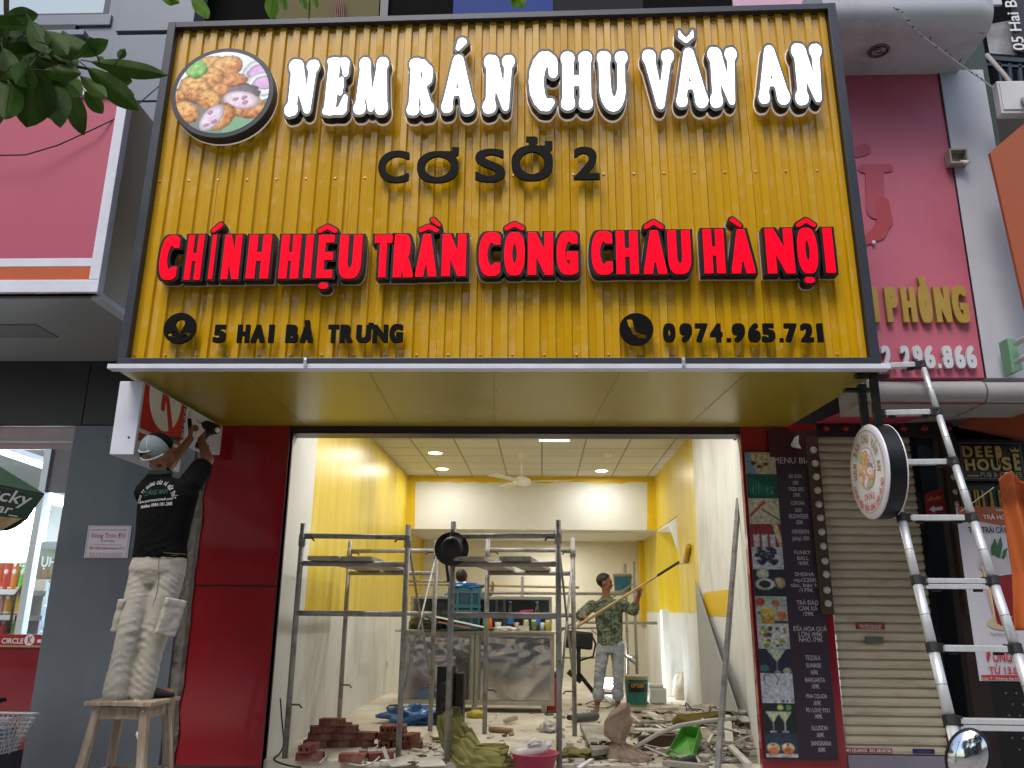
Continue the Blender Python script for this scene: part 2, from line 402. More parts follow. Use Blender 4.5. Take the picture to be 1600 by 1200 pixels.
M_bark = mat('bark', '#3f352b', .9, 0, .3, 6, .6, 20); M_crown = mat('crown_green', '#2c4218', .6, 0, .35, 1.5, trans=.3, spec=.2)
for x, y, h, rr, lab in ((-9.5, -8.5, 16.0, 4.8, 'tall unseen street tree across the road, leftmost of four'), (-3.2, -9.5, 17.5, 4.8, 'tallest unseen street tree across the road behind the photographer'), (3.0, -8.0, 15.0, 4.6, 'unseen street tree across the road, lowest of four'), (9.5, -9.5, 16.5, 5.0, 'tall unseen street tree across the road, rightmost of four')):
    t = thing('street_tree', lab, 'tree', (x, y, -.08), 'street trees across the road')  # unseen trees, raised tall so the sign's lower part mirrors dark leaves
    m = MB(); m.tube([(x, y, -.08), (x+.2, y, h*.35), (x, y+.2, h*.6), (x+.1, y, h*.85)], [.3, .24, .16, .05], 12)
    for k in range(7): a = k*.9; m.tube([(x+.1, y, h*(.35+.05*k)), (x+math.cos(a)*rr*.7, y+math.sin(a)*rr*.7, h*(.5+.05*k))], [.1, .03], 7)
    m.build('trunk', M_bark, t, smooth=True)
    m = MB()
    for k in range(2300):
        v = Vector((random.gauss(0, 1), random.gauss(0, 1), random.gauss(0, 1))).normalized()*random.random()**.4
        cl_ = .8+.5*noise.noise(Vector((v.x*2.2+x, v.y*2.2, v.z*2.2))); q = Vector((x+v.x*rr*cl_, y+v.y*rr*cl_, h*.62+v.z*h*.40*cl_)); s_ = random.uniform(.2, .42); u_, w_, d_ = basis((random.gauss(0, 1), random.gauss(0, 1), random.gauss(.4, 1)))
        m.add([q-u_*s_, q+w_*s_*.45, q+u_*s_, q-w_*s_*.45], [(0, 1, 2, 3)])
    m.build('crown', M_crown, t, recalc=False)

# ============================================================ the yellow sign
SG = thing('shop_signboard', 'huge yellow corrugated sign with lit white and red lettering above the open shop', 'signboard', P(780, 571, YS))
c00, c10, c01, c11 = P(186, 571, YS), P(1374, 571, YS), P(266, 39, YS), P(1303, 9, YS)
def S(u, v): return c00*(1-u)*(1-v)+c10*u*(1-v)+c01*(1-u)*v+c11*u*v
SWID = (c10-c00).length; SHT = (c01-c00).length
fu, fv = .062/SWID, .05/SHT
# corrugated sheets: trapezoid ribs, four laps
nr = 46; us = []; rd = []
pitch = (1-2*fu)/nr
for i in range(nr):
    jog = random.uniform(-.03, .03); t1, t2 = random.uniform(-.003, .003), random.uniform(-.003, .003)
    for a, d in ((0, t1), (.40+jog, -t1), (.48+jog, .021+t2), (.90, .021-t2), (.98, 0)):
        us.append(fu+(i+a)*pitch); rd.append(d)
    if i % 9 == 4: us.append(fu+(i+.2)*pitch); rd.append(.004); us.append(fu+(i+.201)*pitch); rd.append(0)
us.append(1-fu); rd.append(0)
od = sorted(range(len(us)), key=lambda i: us[i]); us = [us[i] for i in od]; rd = [rd[i] for i in od]
m = MB(); nv = 14
for i, (u, d) in enumerate(zip(us, rd)):
    for j in range(nv+1):
        v = fv*.6+(1-fv*1.4)*j/nv
        wob = noise.noise(Vector((u*14, v*3.1, 2)))*.0035
        m.v.append(S(u, v)+Vector((wob*.6, -d+wob+.03, 0)))
for i in range(len(us)-1):
    for j in range(nv):
        a = i*(nv+1)+j; m.f.append((a, a+nv+1, a+nv+2, a+1)); m.m.append(0)
m.build('corrugated_sheet', M_yel, SG)
# screws in two rows
sc = MB()
for v in (.515, .03, .965):
    for i in range(0, nr, 2):
        p = S(fu+(i+.2)*pitch, v)+Vector((0, .028, 0)); sc.lathe([(0.0001, -.006), (.007, -.005), (.009, 0), (.009, .004)], p, 7, Matrix.Rotation(R(-90), 3, 'X'))
sc.build('screw', mat('zinc', '#c9b98a', .35, .8, .1), SG)
f = MB(); F0 = -.035
def fr(u0, u1, v0, v1, y0=F0, y1=.05, m_=0):
    f.slab([S(u0, v0)+Vector((0, y0, 0)), S(u1, v0)+Vector((0, y0, 0)), S(u1, v1)+Vector((0, y0, 0)), S(u0, v1)+Vector((0, y0, 0))], (0, y1-y0, 0), m_)
fr(0, fu, fv*.9, 1); fr(1-fu, 1, fv*.9, 1); fr(fu, 1-fu, 1-fv, 1, F0+.002); fr(0, 1, 0.0, fv*.9, F0+.001)
f.build('frame', M_frm, SG, bevel=.003)
b = MB()          # body behind the sheet: top, sides, back posts
b.bx(c01.x+.02, c01.x+.06, YS+.06, YS+.4, c00.z+.05, c01.z-.02); b.bx(c11.x-.06, c11.x-.02, YS+.06, YS+.5, c00.z+.05, c11.z-.02)
b.slab([c00+Vector((.0, .052, .02)), c10+Vector((0, .052, .02)), c11+Vector((-.005, .052, -.01)), c01+Vector((.005, .052, -.01))], (0, .02, 0))
b.build('backing', M_blk, SG)
t = MB(); t.slab([c00+Vector((-.05, -.06, -.006)), c10+Vector((.05, -.06, -.006)), c10+Vector((.05, .02, -.006)), c00+Vector((-.05, .02, -.006))], (0, 0, -.034))
t.build('drip_trim', M_trim, SG, bevel=.003)
# soffit: flat yellow sheets running back to the shop front
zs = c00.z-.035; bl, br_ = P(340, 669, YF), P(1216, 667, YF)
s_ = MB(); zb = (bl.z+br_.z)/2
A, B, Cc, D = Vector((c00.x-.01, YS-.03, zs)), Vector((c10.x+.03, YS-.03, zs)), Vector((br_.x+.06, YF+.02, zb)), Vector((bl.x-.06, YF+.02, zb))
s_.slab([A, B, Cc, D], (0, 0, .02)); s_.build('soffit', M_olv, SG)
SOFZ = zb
sm = MB()
for t_ in (.17, .335, .5, .665, .83):
    a, b_ = A.lerp(B, t_), D.lerp(Cc, t_); sm.bar(a+Vector((0, .02, -.0005)), b_+Vector((0, -.02, -.0005)), .005, .003)
    for q in (.04, .3, .6, .93):
        for dx in (-.02, .02): sm.ell(a.lerp(b_, q)+Vector((dx, 0, -.001)), (.005, .005, .003), None, 6)
sm.build('soffit_seam', mat('seam_olive', '#7d6f1e', .5, .1, .1), SG)
for px in (477, 1068):
    q = MB(); p = P(px, 566, YS-.07); q.box(p, (.022, .012, .06)); q.box(p+Vector((.0, -.004, .012)), (.012, .012, .012)); q.build('clip', mat('bright_zinc', '#d7dadd', .3, .8, .05), SG, bevel=.002)

# --- white lit letters: bulb-ended letterforms drawn with tapered strokes
def A_(w_=.70): return [(.12, .11, .10, .33, .86, .105), (.59, .11, .135, .37, .86, .105), (.22, .34, .055, .5, .34, .055), (.10, .09, .095, .17, .09, .09), (.56, .10, .115, .64, .10, .105)]
def ARC(cx, cy, rx, ry, a0, a1, rs):
    n = len(rs)-1; p = [(cx+rx*math.cos(R(a0+(a1-a0)*i/n)), cy+ry*math.sin(R(a0+(a1-a0)*i/n))) for i in range(n+1)]
    return [(*p[i], rs[i], *p[i+1], rs[i+1]) for i in range(n)]
WG = {
 'N': (.64, [(.15, .12, .085, .17, .86, .10), (.11, .11, .11, .17, .11, .10), (.12, .88, .11, .2, .88, .10), (.19, .84, .125, .47, .12, .06), (.53, .86, .075, .49, .1, .055), (.50, .88, .095, .56, .88, .10)]),
 'E': (.56, [(.17, .11, .115, .19, .89, .115), (.08, .06, .055, .40, .06, .06), (.10, .94, .055, .4, .93, .065), (.41, .90, .085, .43, .72, .055), (.2, .5, .07, .36, .5, .05), (.36, .62, .04, .35, .38, .045), (.42, .10, .09, .46, .30, .045)]),
 'M': (.80, [(.13, .12, .10, .19, .86, .10), (.09, .10, .10, .17, .10, .10), (.16, .88, .10, .22, .88, .095), (.20, .85, .115, .39, .10, .055), (.6, .85, .10, .41, .10, .055), (.66, .12, .125, .6, .86, .11), (.62, .10, .11, .70, .10, .105), (.60, .88, .10, .66, .88, .10)]),
 'R': (.66, [(.16, .11, .115, .17, .88, .115), (.09, .09, .09, .2, .09, .09), (.10, .90, .09, .2, .91, .085), (.18, .91, .085, .34, .88, .09), (.34, .88, .09, .46, .76, .11), (.46, .76, .11, .45, .64, .11), (.45, .64, .11, .34, .52, .08), (.2, .5, .06, .34, .5, .07), (.34, .48, .09, .47, .14, .115), (.44, .11, .11, .54, .11, .10)]),
 'A': (.74, A_()),
 'C': (.60, ARC(.33, .5, .195, .375, 62, 298, (.10, .10, .12, .13, .135, .135, .13, .115, .10, .085, .06))+[(.45, .80, .09, .46, .64, .085)]),
 'H': (.68, [(.15, .11, .115, .15, .89, .115), (.53, .11, .115, .53, .89, .115), (.15, .5, .085, .53, .5, .085), (.10, .10, .10, .2, .10, .09), (.10, .90, .10, .2, .90, .09), (.48, .10, .09, .58, .10, .10), (.48, .90, .09, .58, .90, .10)]),
 'U': (.66, [(.15, .88, .115, .16, .40, .115), (.53, .88, .075, .52, .40, .075), (.10, .90, .10, .2, .90, .095), (.49, .90, .09, .57, .90, .10)]+ARC(.34, .40, .18, .285, 180, 360, (.115, .115, .113, .11, .105, .10, .095, .09, .085, .08, .075))),
 'V': (.70, [(.15, .88, .11, .36, .12, .075), (.58, .88, .075, .38, .12, .07), (.10, .90, .10, .2, .90, .095), (.53, .90, .09, .61, .90, .10)]),
}
LET_D = .075
def channel_letter(px_caps, ch, box, Y, acc, rim, lit, rimmat, facelabel, depth=LET_D, glyph=None):
    """thing part 'letter' (dark casing) > 'letter_face' (lit acrylic), 'back_plate'"""
    x0, x1, zb_, zt = px_box(*box, Y, .5 if ch in 'COGUSQ' else 1.)
    bodyv, bodyf, facev, facef = [], [], [], []; backv, backf = [], []; rimv, rimf = [], []
    def put(xs, ys, F, lv_rim, sx, sy, ox, oz):
        nonlocal bodyv, bodyf, facev, facef
        v, f_ = place_loops(contours(F, xs, ys, lv_rim), depth, sx, sy, ox, oz, Y); k = len(bodyv); bodyv += v; bodyf += [tuple(i+k for i in q) for q in f_]
        if glyph is None: v, f_ = place_loops(contours(F, xs, ys, lv_rim), .003, sx, sy, ox, oz, Y-.003); k = len(rimv); rimv.extend(v); rimf.extend([tuple(i+k for i in q) for q in f_])
        v, f_ = place_loops(contours(F, xs, ys, 0.), .006, sx, sy, ox, oz, Y-.0065); k = len(facev); facev += v; facef += [tuple(i+k for i in q) for q in f_]
        v, f_ = place_loops(contours(F, xs, ys, lv_rim+.006/max(sx, .2)), .010, sx, sy, ox, oz, Y+depth+.003); k = len(backv); backv.extend(v); backf.extend([tuple(i+k for i in q) for q in f_])
    if glyph is None:
        wd, caps = WG[ch]; kf = {'C': .98, 'E': .97, 'R': 1.0, 'M': 1.04, 'A': 1.0, 'U': 1.03, 'H': 1.04}.get(ch, 1.08); caps = [(q[0], q[1], q[2]*kf, q[3], q[4], q[5]*kf) for q in caps]; xs = np.arange(-.16, wd+.16, .0125); ys = np.arange(-.14, 1.14, .0125); X, Yg = np.meshgrid(xs, ys)
        F = caps_sdf(X, Yg, caps, .035); ins = F < rim; gx = xs[ins.any(0)]; gy = ys[ins.any(1)]
        sx = (x1-x0)/(gx[-1]-gx[0]); sy = (zt-zb_)/(gy[-1]-gy[0]); put(xs, ys, F, rim, sx, sy, x0-gx[0]*sx, zb_-gy[0]*sy)
        u = sy
    else:
        H = zt-zb_; a = (x1-x0)/H; an = glyph[1]; xs, ys, F = heavy_sdf(ch, a, min(glyph[0], a*.224), an)
        put(xs, ys, F+rim, rim, H, H/an, x0, zb_); u = H
    if acc:           # accent strokes in picture pixels -> metres on the plane
        for grp in acc:
            pc = P(sum((c_[0]+c_[3])/2 for c_ in grp)/len(grp), sum((c_[1]+c_[4])/2 for c_ in grp)/len(grp), Y); k = mpp(pc)
            W_ = []
            for (ax, ay, ar, bx_, by, br2) in grp:
                pa, pb = P(ax, ay, Y), P(bx_, by, Y); W_.append((pa.x, pa.z, ar*k, pb.x, pb.z, br2*k))
            xa = [c_[0] for c_ in W_]+[c_[3] for c_ in W_]; za = [c_[1] for c_ in W_]+[c_[4] for c_ in W_]; mr = max(max(c_[2], c_[5]) for c_ in W_)+.05
            xs = np.arange(min(xa)-mr, max(xa)+mr, .004); ys = np.arange(min(za)-mr, max(za)+mr, .004); X, Yg = np.meshgrid(xs, ys)
            F = caps_sdf(X, Yg, W_, .006); ra = rim*u*(.75 if glyph else 1); put(xs, ys, F+ra, ra, 1, 1, 0, 0)
    bm_ = MB().add(bodyv, bodyf); o = bm_.build('letter', M_blk, SG)
    if glyph is None: MB().add(rimv, rimf).build('rim', rimmat, o)
    MB().add(facev, facef).build('letter_face', lit, o); MB().add(backv, backf).build('back_plate', M_glow if glyph is None else M_clear, o)
    return o
YL = YS-.105
white = [('N', 440, 504, 89.5, 186, 0), ('E', 499.5, 552, 87, 184.5, 0), ('M', 549, 614, 86.5, 184, 0), ('R', 632, 685, 87, 184, 0),
 ('A', 686, 747, 82, 183, [[(716, 76, 9, 722, 66, 12.5)]]), ('N', 750.5, 808, 82, 182, 0), ('C', 823, 875, 77.5, 179, 0), ('H', 873, 929, 77.5, 177, 0),
 ('U', 930, 985, 76, 178.5, 0), ('V', 1000, 1059.5, 74, 175.5, 0), ('A', 1049, 1110, 71, 174, [[(1061, 49, 6, 1064, 58, 9), (1064, 58, 9, 1072, 64, 9), (1072, 64, 9, 1080, 57, 9), (1080, 57, 9, 1082, 48, 6)]]), ('N', 1100, 1160, 70, 173, 0), ('A', 1175, 1238, 67, 169, 0), ('N', 1230, 1296, 64, 169, 0)]
M_rim = mat('letter_casing_grey', '#5c5e62', .5, .0, .08, 8)
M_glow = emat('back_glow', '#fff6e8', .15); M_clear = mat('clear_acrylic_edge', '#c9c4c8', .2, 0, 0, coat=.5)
for ch, x0, x1, y0, y1, acc in white:
    o = channel_letter(None, ch, (x0, x1, y0, y1), YL, acc or None, .052, M_wht_e, M_rim, 0)
# --- red lit letters
RG = (.112, 1.6)
def circ(xm, y0, y1, w_=12, r=6.6): return [[(xm-w_, y1-3, r, xm-1, y0+4, r), (xm+w_, y1-3, r, xm+1, y0+4, r)]]
redl = [('C', 245, 284, 366, 440, 0), ('H', 284, 324, 365, 440, 0), ('I', 322, 343, 365, 439, [[(334, 361, 6, 345, 352, 7)]]), ('N', 342, 383, 365, 439, 0), ('H', 381, 429, 365, 438, 0),
 ('H', 432, 475, 365, 438, 0), ('I', 471, 494, 365, 437, 0), ('E', 491, 527, 365, 437, circ(512, 351, 364)+[[(503, 447, 8, 508, 447, 8)]]), ('U', 526, 569, 365, 438, 0),
 ('T', 580, 617, 365, 436, 0), ('R', 611, 651, 364, 436, 0), ('A', 646, 687, 364, 435, circ(670, 351, 363)+[[(677, 344, 6.5, 686, 352, 5.5)]]), ('N', 687, 732, 364, 434, 0),
 ('C', 745, 785, 361, 434, 0), ('O', 785, 823, 361, 433, circ(804, 347, 360)), ('N', 822, 867, 361, 432, 0), ('G', 867, 906, 360, 432, 0),
 ('C', 921, 960, 359, 432, 0), ('H', 959, 1001, 359, 431, 0), ('A', 1001, 1045, 358, 431, circ(1021, 344, 358)), ('U', 1040, 1083, 358, 431, 0),
 ('H', 1094, 1137, 356, 430, 0), ('A', 1136, 1183, 356, 430, [[(1144, 344, 7, 1156, 353, 5.8)]]),
 ('N', 1191, 1246, 355, 430, 0), ('O', 1241, 1282, 354, 430, circ(1259, 341, 355)+[[(1262, 438, 8, 1268, 438, 8)]]), ('I', 1281, 1309, 354, 429, 0)]
for ch, x0, x1, y0, y1, acc in redl:
    channel_letter(None, ch, (x0-1.5, x1+1.5, y0, y1), YL, acc or None, .055, M_red_e, M_blk, 0, glyph=RG)
# --- flat black acrylic letters on stand-offs
def flat_letter(ch, x0, x1, y0, y1, d=.06, an=1.5, Y=YS-.055, th=.02, parent=SG, m_=M_txtk, nm='letter', bigger=0):
    bx0, bx1, zb_, zt = px_box(x0, x1, y0, y1, Y, .5 if ch in 'COGUSQƯƠỞ0986352' else 1.); H = zt-zb_; a = (bx1-bx0)/H
    if ch == '.':
        MB().bx(bx0, bx1, Y, Y+th, zb_, zt).build(nm, m_, parent); return
    xs, ys, F = heavy_sdf(ch, a, min(d, a*.22), an)
    v, f_ = place_loops(contours(F, xs, ys, 0.), th, H, H/an, bx0, zb_, Y); MB().add(v, f_).build(nm, m_, parent)
for a in (('C', 590, 640, 235, 285), ('Ơ', 651, 717, 230, 285), ('S', 742, 790, 232, 284), ('Ở', 799, 864, 213, 282), ('2', 896, 937, 229, 280)): flat_letter(*a, d=.03, an=1.05)
for a in (('5', 332, 353, 507, 535), ('H', 369, 391, 507, 535), ('A', 391, 415, 507, 535), ('I', 418, 429, 507, 535), ('B', 445, 467, 507, 535), ('À', 468, 491, 500, 535), ('T', 511, 530, 507, 535), ('R', 530, 552, 507, 535), ('Ư', 556, 583, 504, 535), ('N', 581, 607, 507, 535), ('G', 608, 630, 506, 535)): flat_letter(*a, d=.075, an=1.15)
for a in zip('0974.965.721', (1036, 1062, 1086, 1109, 1136, 1144, 1169, 1190, 1219, 1225, 1251, 1276), (1056, 1082, 1107, 1130, 1143, 1165, 1189, 1212, 1225, 1247, 1272, 1288), (505,)*4+(528,)+(505,)*3+(528,)+(505,)*3, (534,)*12): flat_letter(*a, d=.075, an=1.15)
def badge(px, py, r, cuts, nm):
    Y = YS-.055; c = P(px, py, Y); k = mpp(c)*1.02; rx = r*k*1.0
    xs = np.arange(-1.1, 1.1, .02); X, Yg = np.meshgrid(xs, xs); F = np.hypot(X, Yg)-1
    for cs in cuts: F = np.maximum(F, -cs(X, Yg))
    v, f_ = place_loops(contours(F, xs, xs, 0.), .02, rx, rx, c.x, c.z, Y); MB().add(v, f_).build(nm, M_txtk, SG)
badge(280.5, 512.5, 25, [lambda X, Yg: caps_sdf(X, Yg, [(0, .26, .31, 0, -.40, .02)], .03),
    lambda X, Yg: np.maximum(np.abs(np.hypot(X/.60, (Yg+.40)/.14)-1)*.14-.03, .13-np.abs(X))], 'pin_badge')
badge(994.5, 514, 26, [lambda X, Yg: caps_sdf(X, Yg, [(-.36, .50, .17, -.30, .25, .16), (-.30, .25, .12, -.1, -.2, .13), (-.1, -.2, .13, .22, -.42, .13), (.22, -.42, .14, .46, -.44, .16)], .1)], 'phone_badge')

# --- round lit food picture
def food_cols(x, y):
    """x, y in -1..1: fried rolls on a leaf with two dipping bowls"""
    n = len(x); col = np.zeros((n, 3)); col[:] = (.82, .86, .95)
    nz = np.array([noise.fractal(Vector((a*9, b*9, 3)), 1., 2., 4) for a, b in zip(x, y)])
    nf = np.array([noise.noise(Vector((a*30, b*30, 8))) for a, b in zip(x, y)])
    leaf = (y < -.12-.35*x*0+.1*np.sin(x*6)) ; col[leaf] = (.20, .25, .24); col[(y < -.55) & (x > -.2)] = (.18, .30, .22)
    gl = leaf & (x > .1) & (y < -.45); col[gl] = np.array((.22, .42, .26))
    def blob(cx, cy, rx, ry, c0, c1, rot=0, rim=None):
        ca, sa = math.cos(rot), math.sin(rot); u = ((x-cx)*ca+(y-cy)*sa)/rx; v = (-(x-cx)*sa+(y-cy)*ca)/ry
        q = np.hypot(u, v)+nz*.06; k = q < 1; tt = np.clip(.5+.45*(v*.6-u*.4)+nz*.55+nf*.25, 0, 1)[:, None]
        c_ = np.array(c0)*(1-tt)+np.array(c1)*tt; c_ = c_*(1-.6*np.clip((q-.62)/.38, 0, 1)**1.5)[:, None]
        col[k] = c_[k]; return k
    blob(.80, .45, .42, .36, (.75, .82, .92), (.93, .97, 1), .2); blob(.82, .48, .34, .22, (.62, .32, .66), (.78, .52, .84), .2)
    blob(.86, .18, .40, .30, (.78, .86, .94), (.95, .98, 1), .1); blob(.90, .22, .28, .17, (.60, .36, .64), (.78, .56, .84), .1)
    fr_ = ((.40, .08, .01), (.96, .62, .24))
    blob(-.12, -.02, .95, .30, (.14, .12, .14), (.28, .24, .28), 0)
    blob(-.30, .70, .42, .20, *fr_); blob(.02, .62, .36, .28, *fr_, .3); blob(.18, .30, .34, .18, (.36, .08, .01), (.86, .46, .2)); blob(-.30, .36, .30, .28, *fr_)
    blob(-.62, .10, .36, .32, *fr_, -.5); blob(-.05, .06, .2, .16, (.45, .14, .02), (.88, .5, .22)); blob(-.28, -.18, .28, .24, *fr_, -.7); blob(-.75, -.48, .34, .26, *fr_, -.5); blob(-.95, -.1, .16, .16, *fr_)
    k = blob(-.62, .58, .24, .24, (.08, .30, .04), (.45, .78, .28))
    blob(.50, -.32, .52, .30, *fr_, -.35); blob(.42, -.20, .40, .22, (.70, .48, .62), (.96, .84, .93), -.15)
    blob(.02, -.60, .36, .28, *fr_, .9); blob(-.16, -.62, .36, .20, (.66, .48, .64), (.93, .80, .93), 1.0)
    for cx, cy in ((.3, -.18), (.52, -.26), (.48, -.14), (-.2, -.5), (-.1, -.72), (-.26, -.8)): blob(cx, cy, .07, .045, (.35, .16, .28), (.6, .36, .5), .5)
    return col
def print_mesh(name, fn, nu, nv, colfn, m_, parent, disc=False):
    """flat picture: fn(u, v) -> world, coloured by colfn(u, v arrays)"""
    U, V = np.meshgrid(np.linspace(0, 1, nu+1), np.linspace(0, 1, nv+1), indexing='ij'); mb = MB(); mb.grid(fn, nu, nv)
    cols = colfn(U.ravel(), V.ravel()); me = mb.mesh(name); ca = me.color_attributes.new('print', 'FLOAT_COLOR', 'POINT')
    ca.data.foreach_set('color', np.concatenate([np.clip(cols, 0, 1), np.ones((len(cols), 1))], 1).ravel().astype(np.float32))
    return finish(me, name, m_, parent)
lc = P(347.5, 144, YS-.105); LR = mpp(lc)*81.5
o = MB().lathe([(LR-.04, -.004), (LR-.035, 0), (LR-.004, 0), (LR, -.006), (LR, -.085), (LR*.9, -.09), (.001, -.09)], lc, 56, Matrix.Rotation(R(90), 3, 'X')).build('round_lightbox', M_frm, SG, smooth=False)
def disc_fn(c, r, ax):
    def fn(u, v):
        # square -> disc
        a, b = 2*u-1, 2*v-1; x = a*math.sqrt(max(0, 1-b*b/2)); y = b*math.sqrt(max(0, 1-a*a/2)); return c+(ax[0]*x+ax[1]*y)*r
    return fn
def disc_col(colfn):
    def f_(U, V):
        a, b = 2*U-1, 2*V-1; return colfn(a*np.sqrt(1-b*b/2), b*np.sqrt(1-a*a/2))
    return f_
print_mesh('food_picture', disc_fn(lc+Vector((0, -.002, 0)), LR-.038, (Vector((1, 0, 0)), Vector((0, 0, 1)))), 110, 110, disc_col(food_cols), picmat('lit_food_print', .25, .12), o)
# white light line spilling behind the round box
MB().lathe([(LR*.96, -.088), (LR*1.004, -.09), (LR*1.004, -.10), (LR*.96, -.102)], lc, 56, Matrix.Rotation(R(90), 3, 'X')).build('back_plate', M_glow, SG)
# ============================================================ the shop being fitted out
SH = thing('shop_interior', 'yellow and white painted shop room under the big sign, open to the street', 'shop', (0, YF, ZF))
def wallmat(name, edge_y, z0, z1=9., y0=-9., y1=99., side=1):
    """white plaster with a ragged hand-painted yellow area between heights and depths (object space = metres from the thing's base)"""
    m = mat(name, '#d6d6d0', .78, 0, .07, 1.3, .03, 9, stretch=(1, 1, .35), dirt='#9c998f', damt=.75)
    nt = m.node_tree; n = nt.nodes; L = nt.links.new; b = n['Principled BSDF']
    tc = n.new('ShaderNodeTexCoord'); sp = n.new('ShaderNodeSeparateXYZ'); L(tc.outputs['Object'], sp.inputs[0])
    nz = n.new('ShaderNodeTexNoise'); nz.inputs['Scale'].default_value = 5; nz.inputs['Detail'].default_value = 4; L(tc.outputs['Object'], nz.inputs[0])
    def M(op, a, b_=None):
        q = n.new('ShaderNodeMath'); q.operation = op
        for i, x in enumerate((a, b_)):
            if x is None: continue
            if isinstance(x, (int, float)): q.inputs[i].default_value = x
            else: L(x, q.inputs[i])
        return q.outputs[0]
    j = M('MULTIPLY', M('SUBTRACT', nz.outputs[0], .5), .12)
    zz = M('ADD', sp.outputs[2], j); yy = M('ADD', sp.outputs[1], j)
    k = M('MULTIPLY', M('GREATER_THAN', zz, z0), M('LESS_THAN', zz, z1)); k = M('MULTIPLY', k, M('GREATER_THAN', yy, y0)); k = M('MULTIPLY', k, M('LESS_THAN', yy, y1))
    # streaky roller coverage
    ns = n.new('ShaderNodeTexNoise'); ns.inputs['Scale'].default_value = 2.2; ns.inputs['Detail'].default_value = 5
    mp = n.new('ShaderNodeMapping'); mp.inputs['Scale'].default_value = (3, 3, .35); L(tc.outputs['Object'], mp.inputs[0]); L(mp.outputs[0], ns.inputs[0])
    r = n.new('ShaderNodeValToRGB'); r.color_ramp.elements[0].position = .3; r.color_ramp.elements[1].position = .72; r.color_ramp.elements[0].color = lin('#cfae0a'); r.color_ramp.elements[1].color = lin('#e0ca50'); L(ns.outputs[0], r.inputs[0])
    mx = n.new('ShaderNodeMix'); mx.data_type = 'RGBA'; L(k, mx.inputs[0]); L(b.inputs['Base Color'].links[0].from_socket, mx.inputs[6]); L(r.outputs[0], mx.inputs[7]); L(mx.outputs[2], b.inputs['Base Color'])
    rr = M('SUBTRACT', .78, M('MULTIPLY', k, .44)); L(rr, b.inputs['Roughness']); return m
yl0 = P(474, 760, 8).y
def wy(px, py, X): return PX(px, py, X).y-YF
W_left = wallmat('left_wall_paint', 0, PX(540, 957, XL).z-ZF, 9., wy(440, 850, XL), 99)
W_right = wallmat('right_wall_paint', 0, PX(1062, 957, XR).z-ZF, 9., wy(1087, 800, XR), 99)
W_back = mat('back_wall_paint', '#d8d3c0', .8, 0, .06, 1.2, .03, 9, dirt='#b0a888', damt=.5)
W_cream = mat('white_wall_paint', '#d6d6d0', .78, 0, .07, 1.3)
fl = MB(); fl.bx(XL-.3, XR+.3, YF-.02, YE, ZF-.3, ZF)
flm = mat('dusty_floor', '#c4bba9', .75, 0, .25, 1.6, .2, 30, dirt='#d8d4c8', dscale=1.8, damt=.9); struct(fl.build('shop_floor', flm))
MB().bx(XL-.2, XL, YF+.25, YE, ZF, ZC+.05).build('left_wall', W_left, SH)
jL, jR = P(455, 690, YF).x, P(1155, 690, YF).x
# jambs run from the opening back to the walls
zl = P(800, 679, YF).z
m = MB(); m.slab([(jL, YF+.02, ZF), (XL+.004, YF+.9, ZF), (XL-.2, YF+.9, ZF), (jL-.12, YF+.02, ZF)], (0, 0, ZC-ZF)); m.build('jamb', W_cream, SH)
m = MB(); m.slab([(jR, YF+.02, ZF), (XR-.004, YF+1.0, ZF), (XR+.2, YF+1.0, ZF), (jR+.12, YF+.02, ZF)], (0, 0, ZC-ZF)); m.build('jamb', W_cream, SH)
m = MB(); m.bx(jL, jR, YF+.0, YF+.22, zl+.06, ZC+.3); m.build('lintel', W_cream, SH)
m = MB(); m.bx(jL-.02, jR+.02, YF-.03, YF+.18, zl, zl+.06); m.bx(jL-.02, jR+.02, YF-.05, YF-.03, zl+.02, zl+.12); m.build('shutter_track', mat('dark_plum_metal', '#3a2f38', .4, .4, .1), SH)
# right wall with the stair niche
yn0, yn1 = PX(1060, 870, XR).y, YB
zn = P(1028, 822, 13.2).z
m = MB(); m.bx(XR, XR+.2, YF+.25, yn0, ZF, ZC+.05); m.bx(XR, XR+.2, yn0, yn1, zn, ZC+.05); m.bx(XR, XR+.2, YB, YE, ZF, ZC+.05)
m.bx(XR+.5, XR+.7, yn0, yn1, ZF, zn+.6); m.bx(XR+.2, XR+.7, yn0-.2, yn0, ZF, zn+.6); m.bx(XR+.2, XR+.7, yn1, yn1+.2, ZF, zn+.6); m.build('right_wall', W_right, SH)
m = MB(); m.slab([(XR+.01, yn0, zn-.55), (XR+.01, yn0+.9, zn-.01), (XR+.01, yn0, zn-.01)], (.49, 0, 0)); m.bx(XR+.01, XR+.5, yn0+.9, yn1, zn-.03, zn-.005); m.build('stair_soffit', W_cream, SH)
# back beam with yellow cut-in border
bm_mat = wallmat('beam_paint', 0, 99)
m = MB(); m.bx(XL, XR, YB, YB+.3, ZB, ZC+.05); m.build('beam', W_cream, SH)
m = MB()
def ragged(x0, x1, z0, z1, Y, n, lower=True):
    pts = [(x0, Y, z1), (x1, Y, z1)]+[(x1-(x1-x0)*i/n, Y, z0+random.uniform(-.02, .02)) for i in range(n+1)]; m.slab(pts, (0, .003, 0))
M_ypaint = mat('fresh_yellow_paint', '#d8b40f', .45, 0, .1, 4, .05, 12)
ragged(XL, XR, ZC-.11, ZC, YB-.004, 30); m.slab([(XL, YB-.005, ZB), (XL+.14, YB-.005, ZB), (XL+.12, YB-.005, ZC-.1), (XL, YB-.005, ZC-.1)], (0, .003, 0)); m.slab([(XR, YB-.005, ZB), (XR-.16, YB-.005, ZB), (XR-.13, YB-.005, ZC-.1), (XR, YB-.005, ZC-.1)], (0, .003, 0))
m.build('painted_border', M_ypaint, SH)
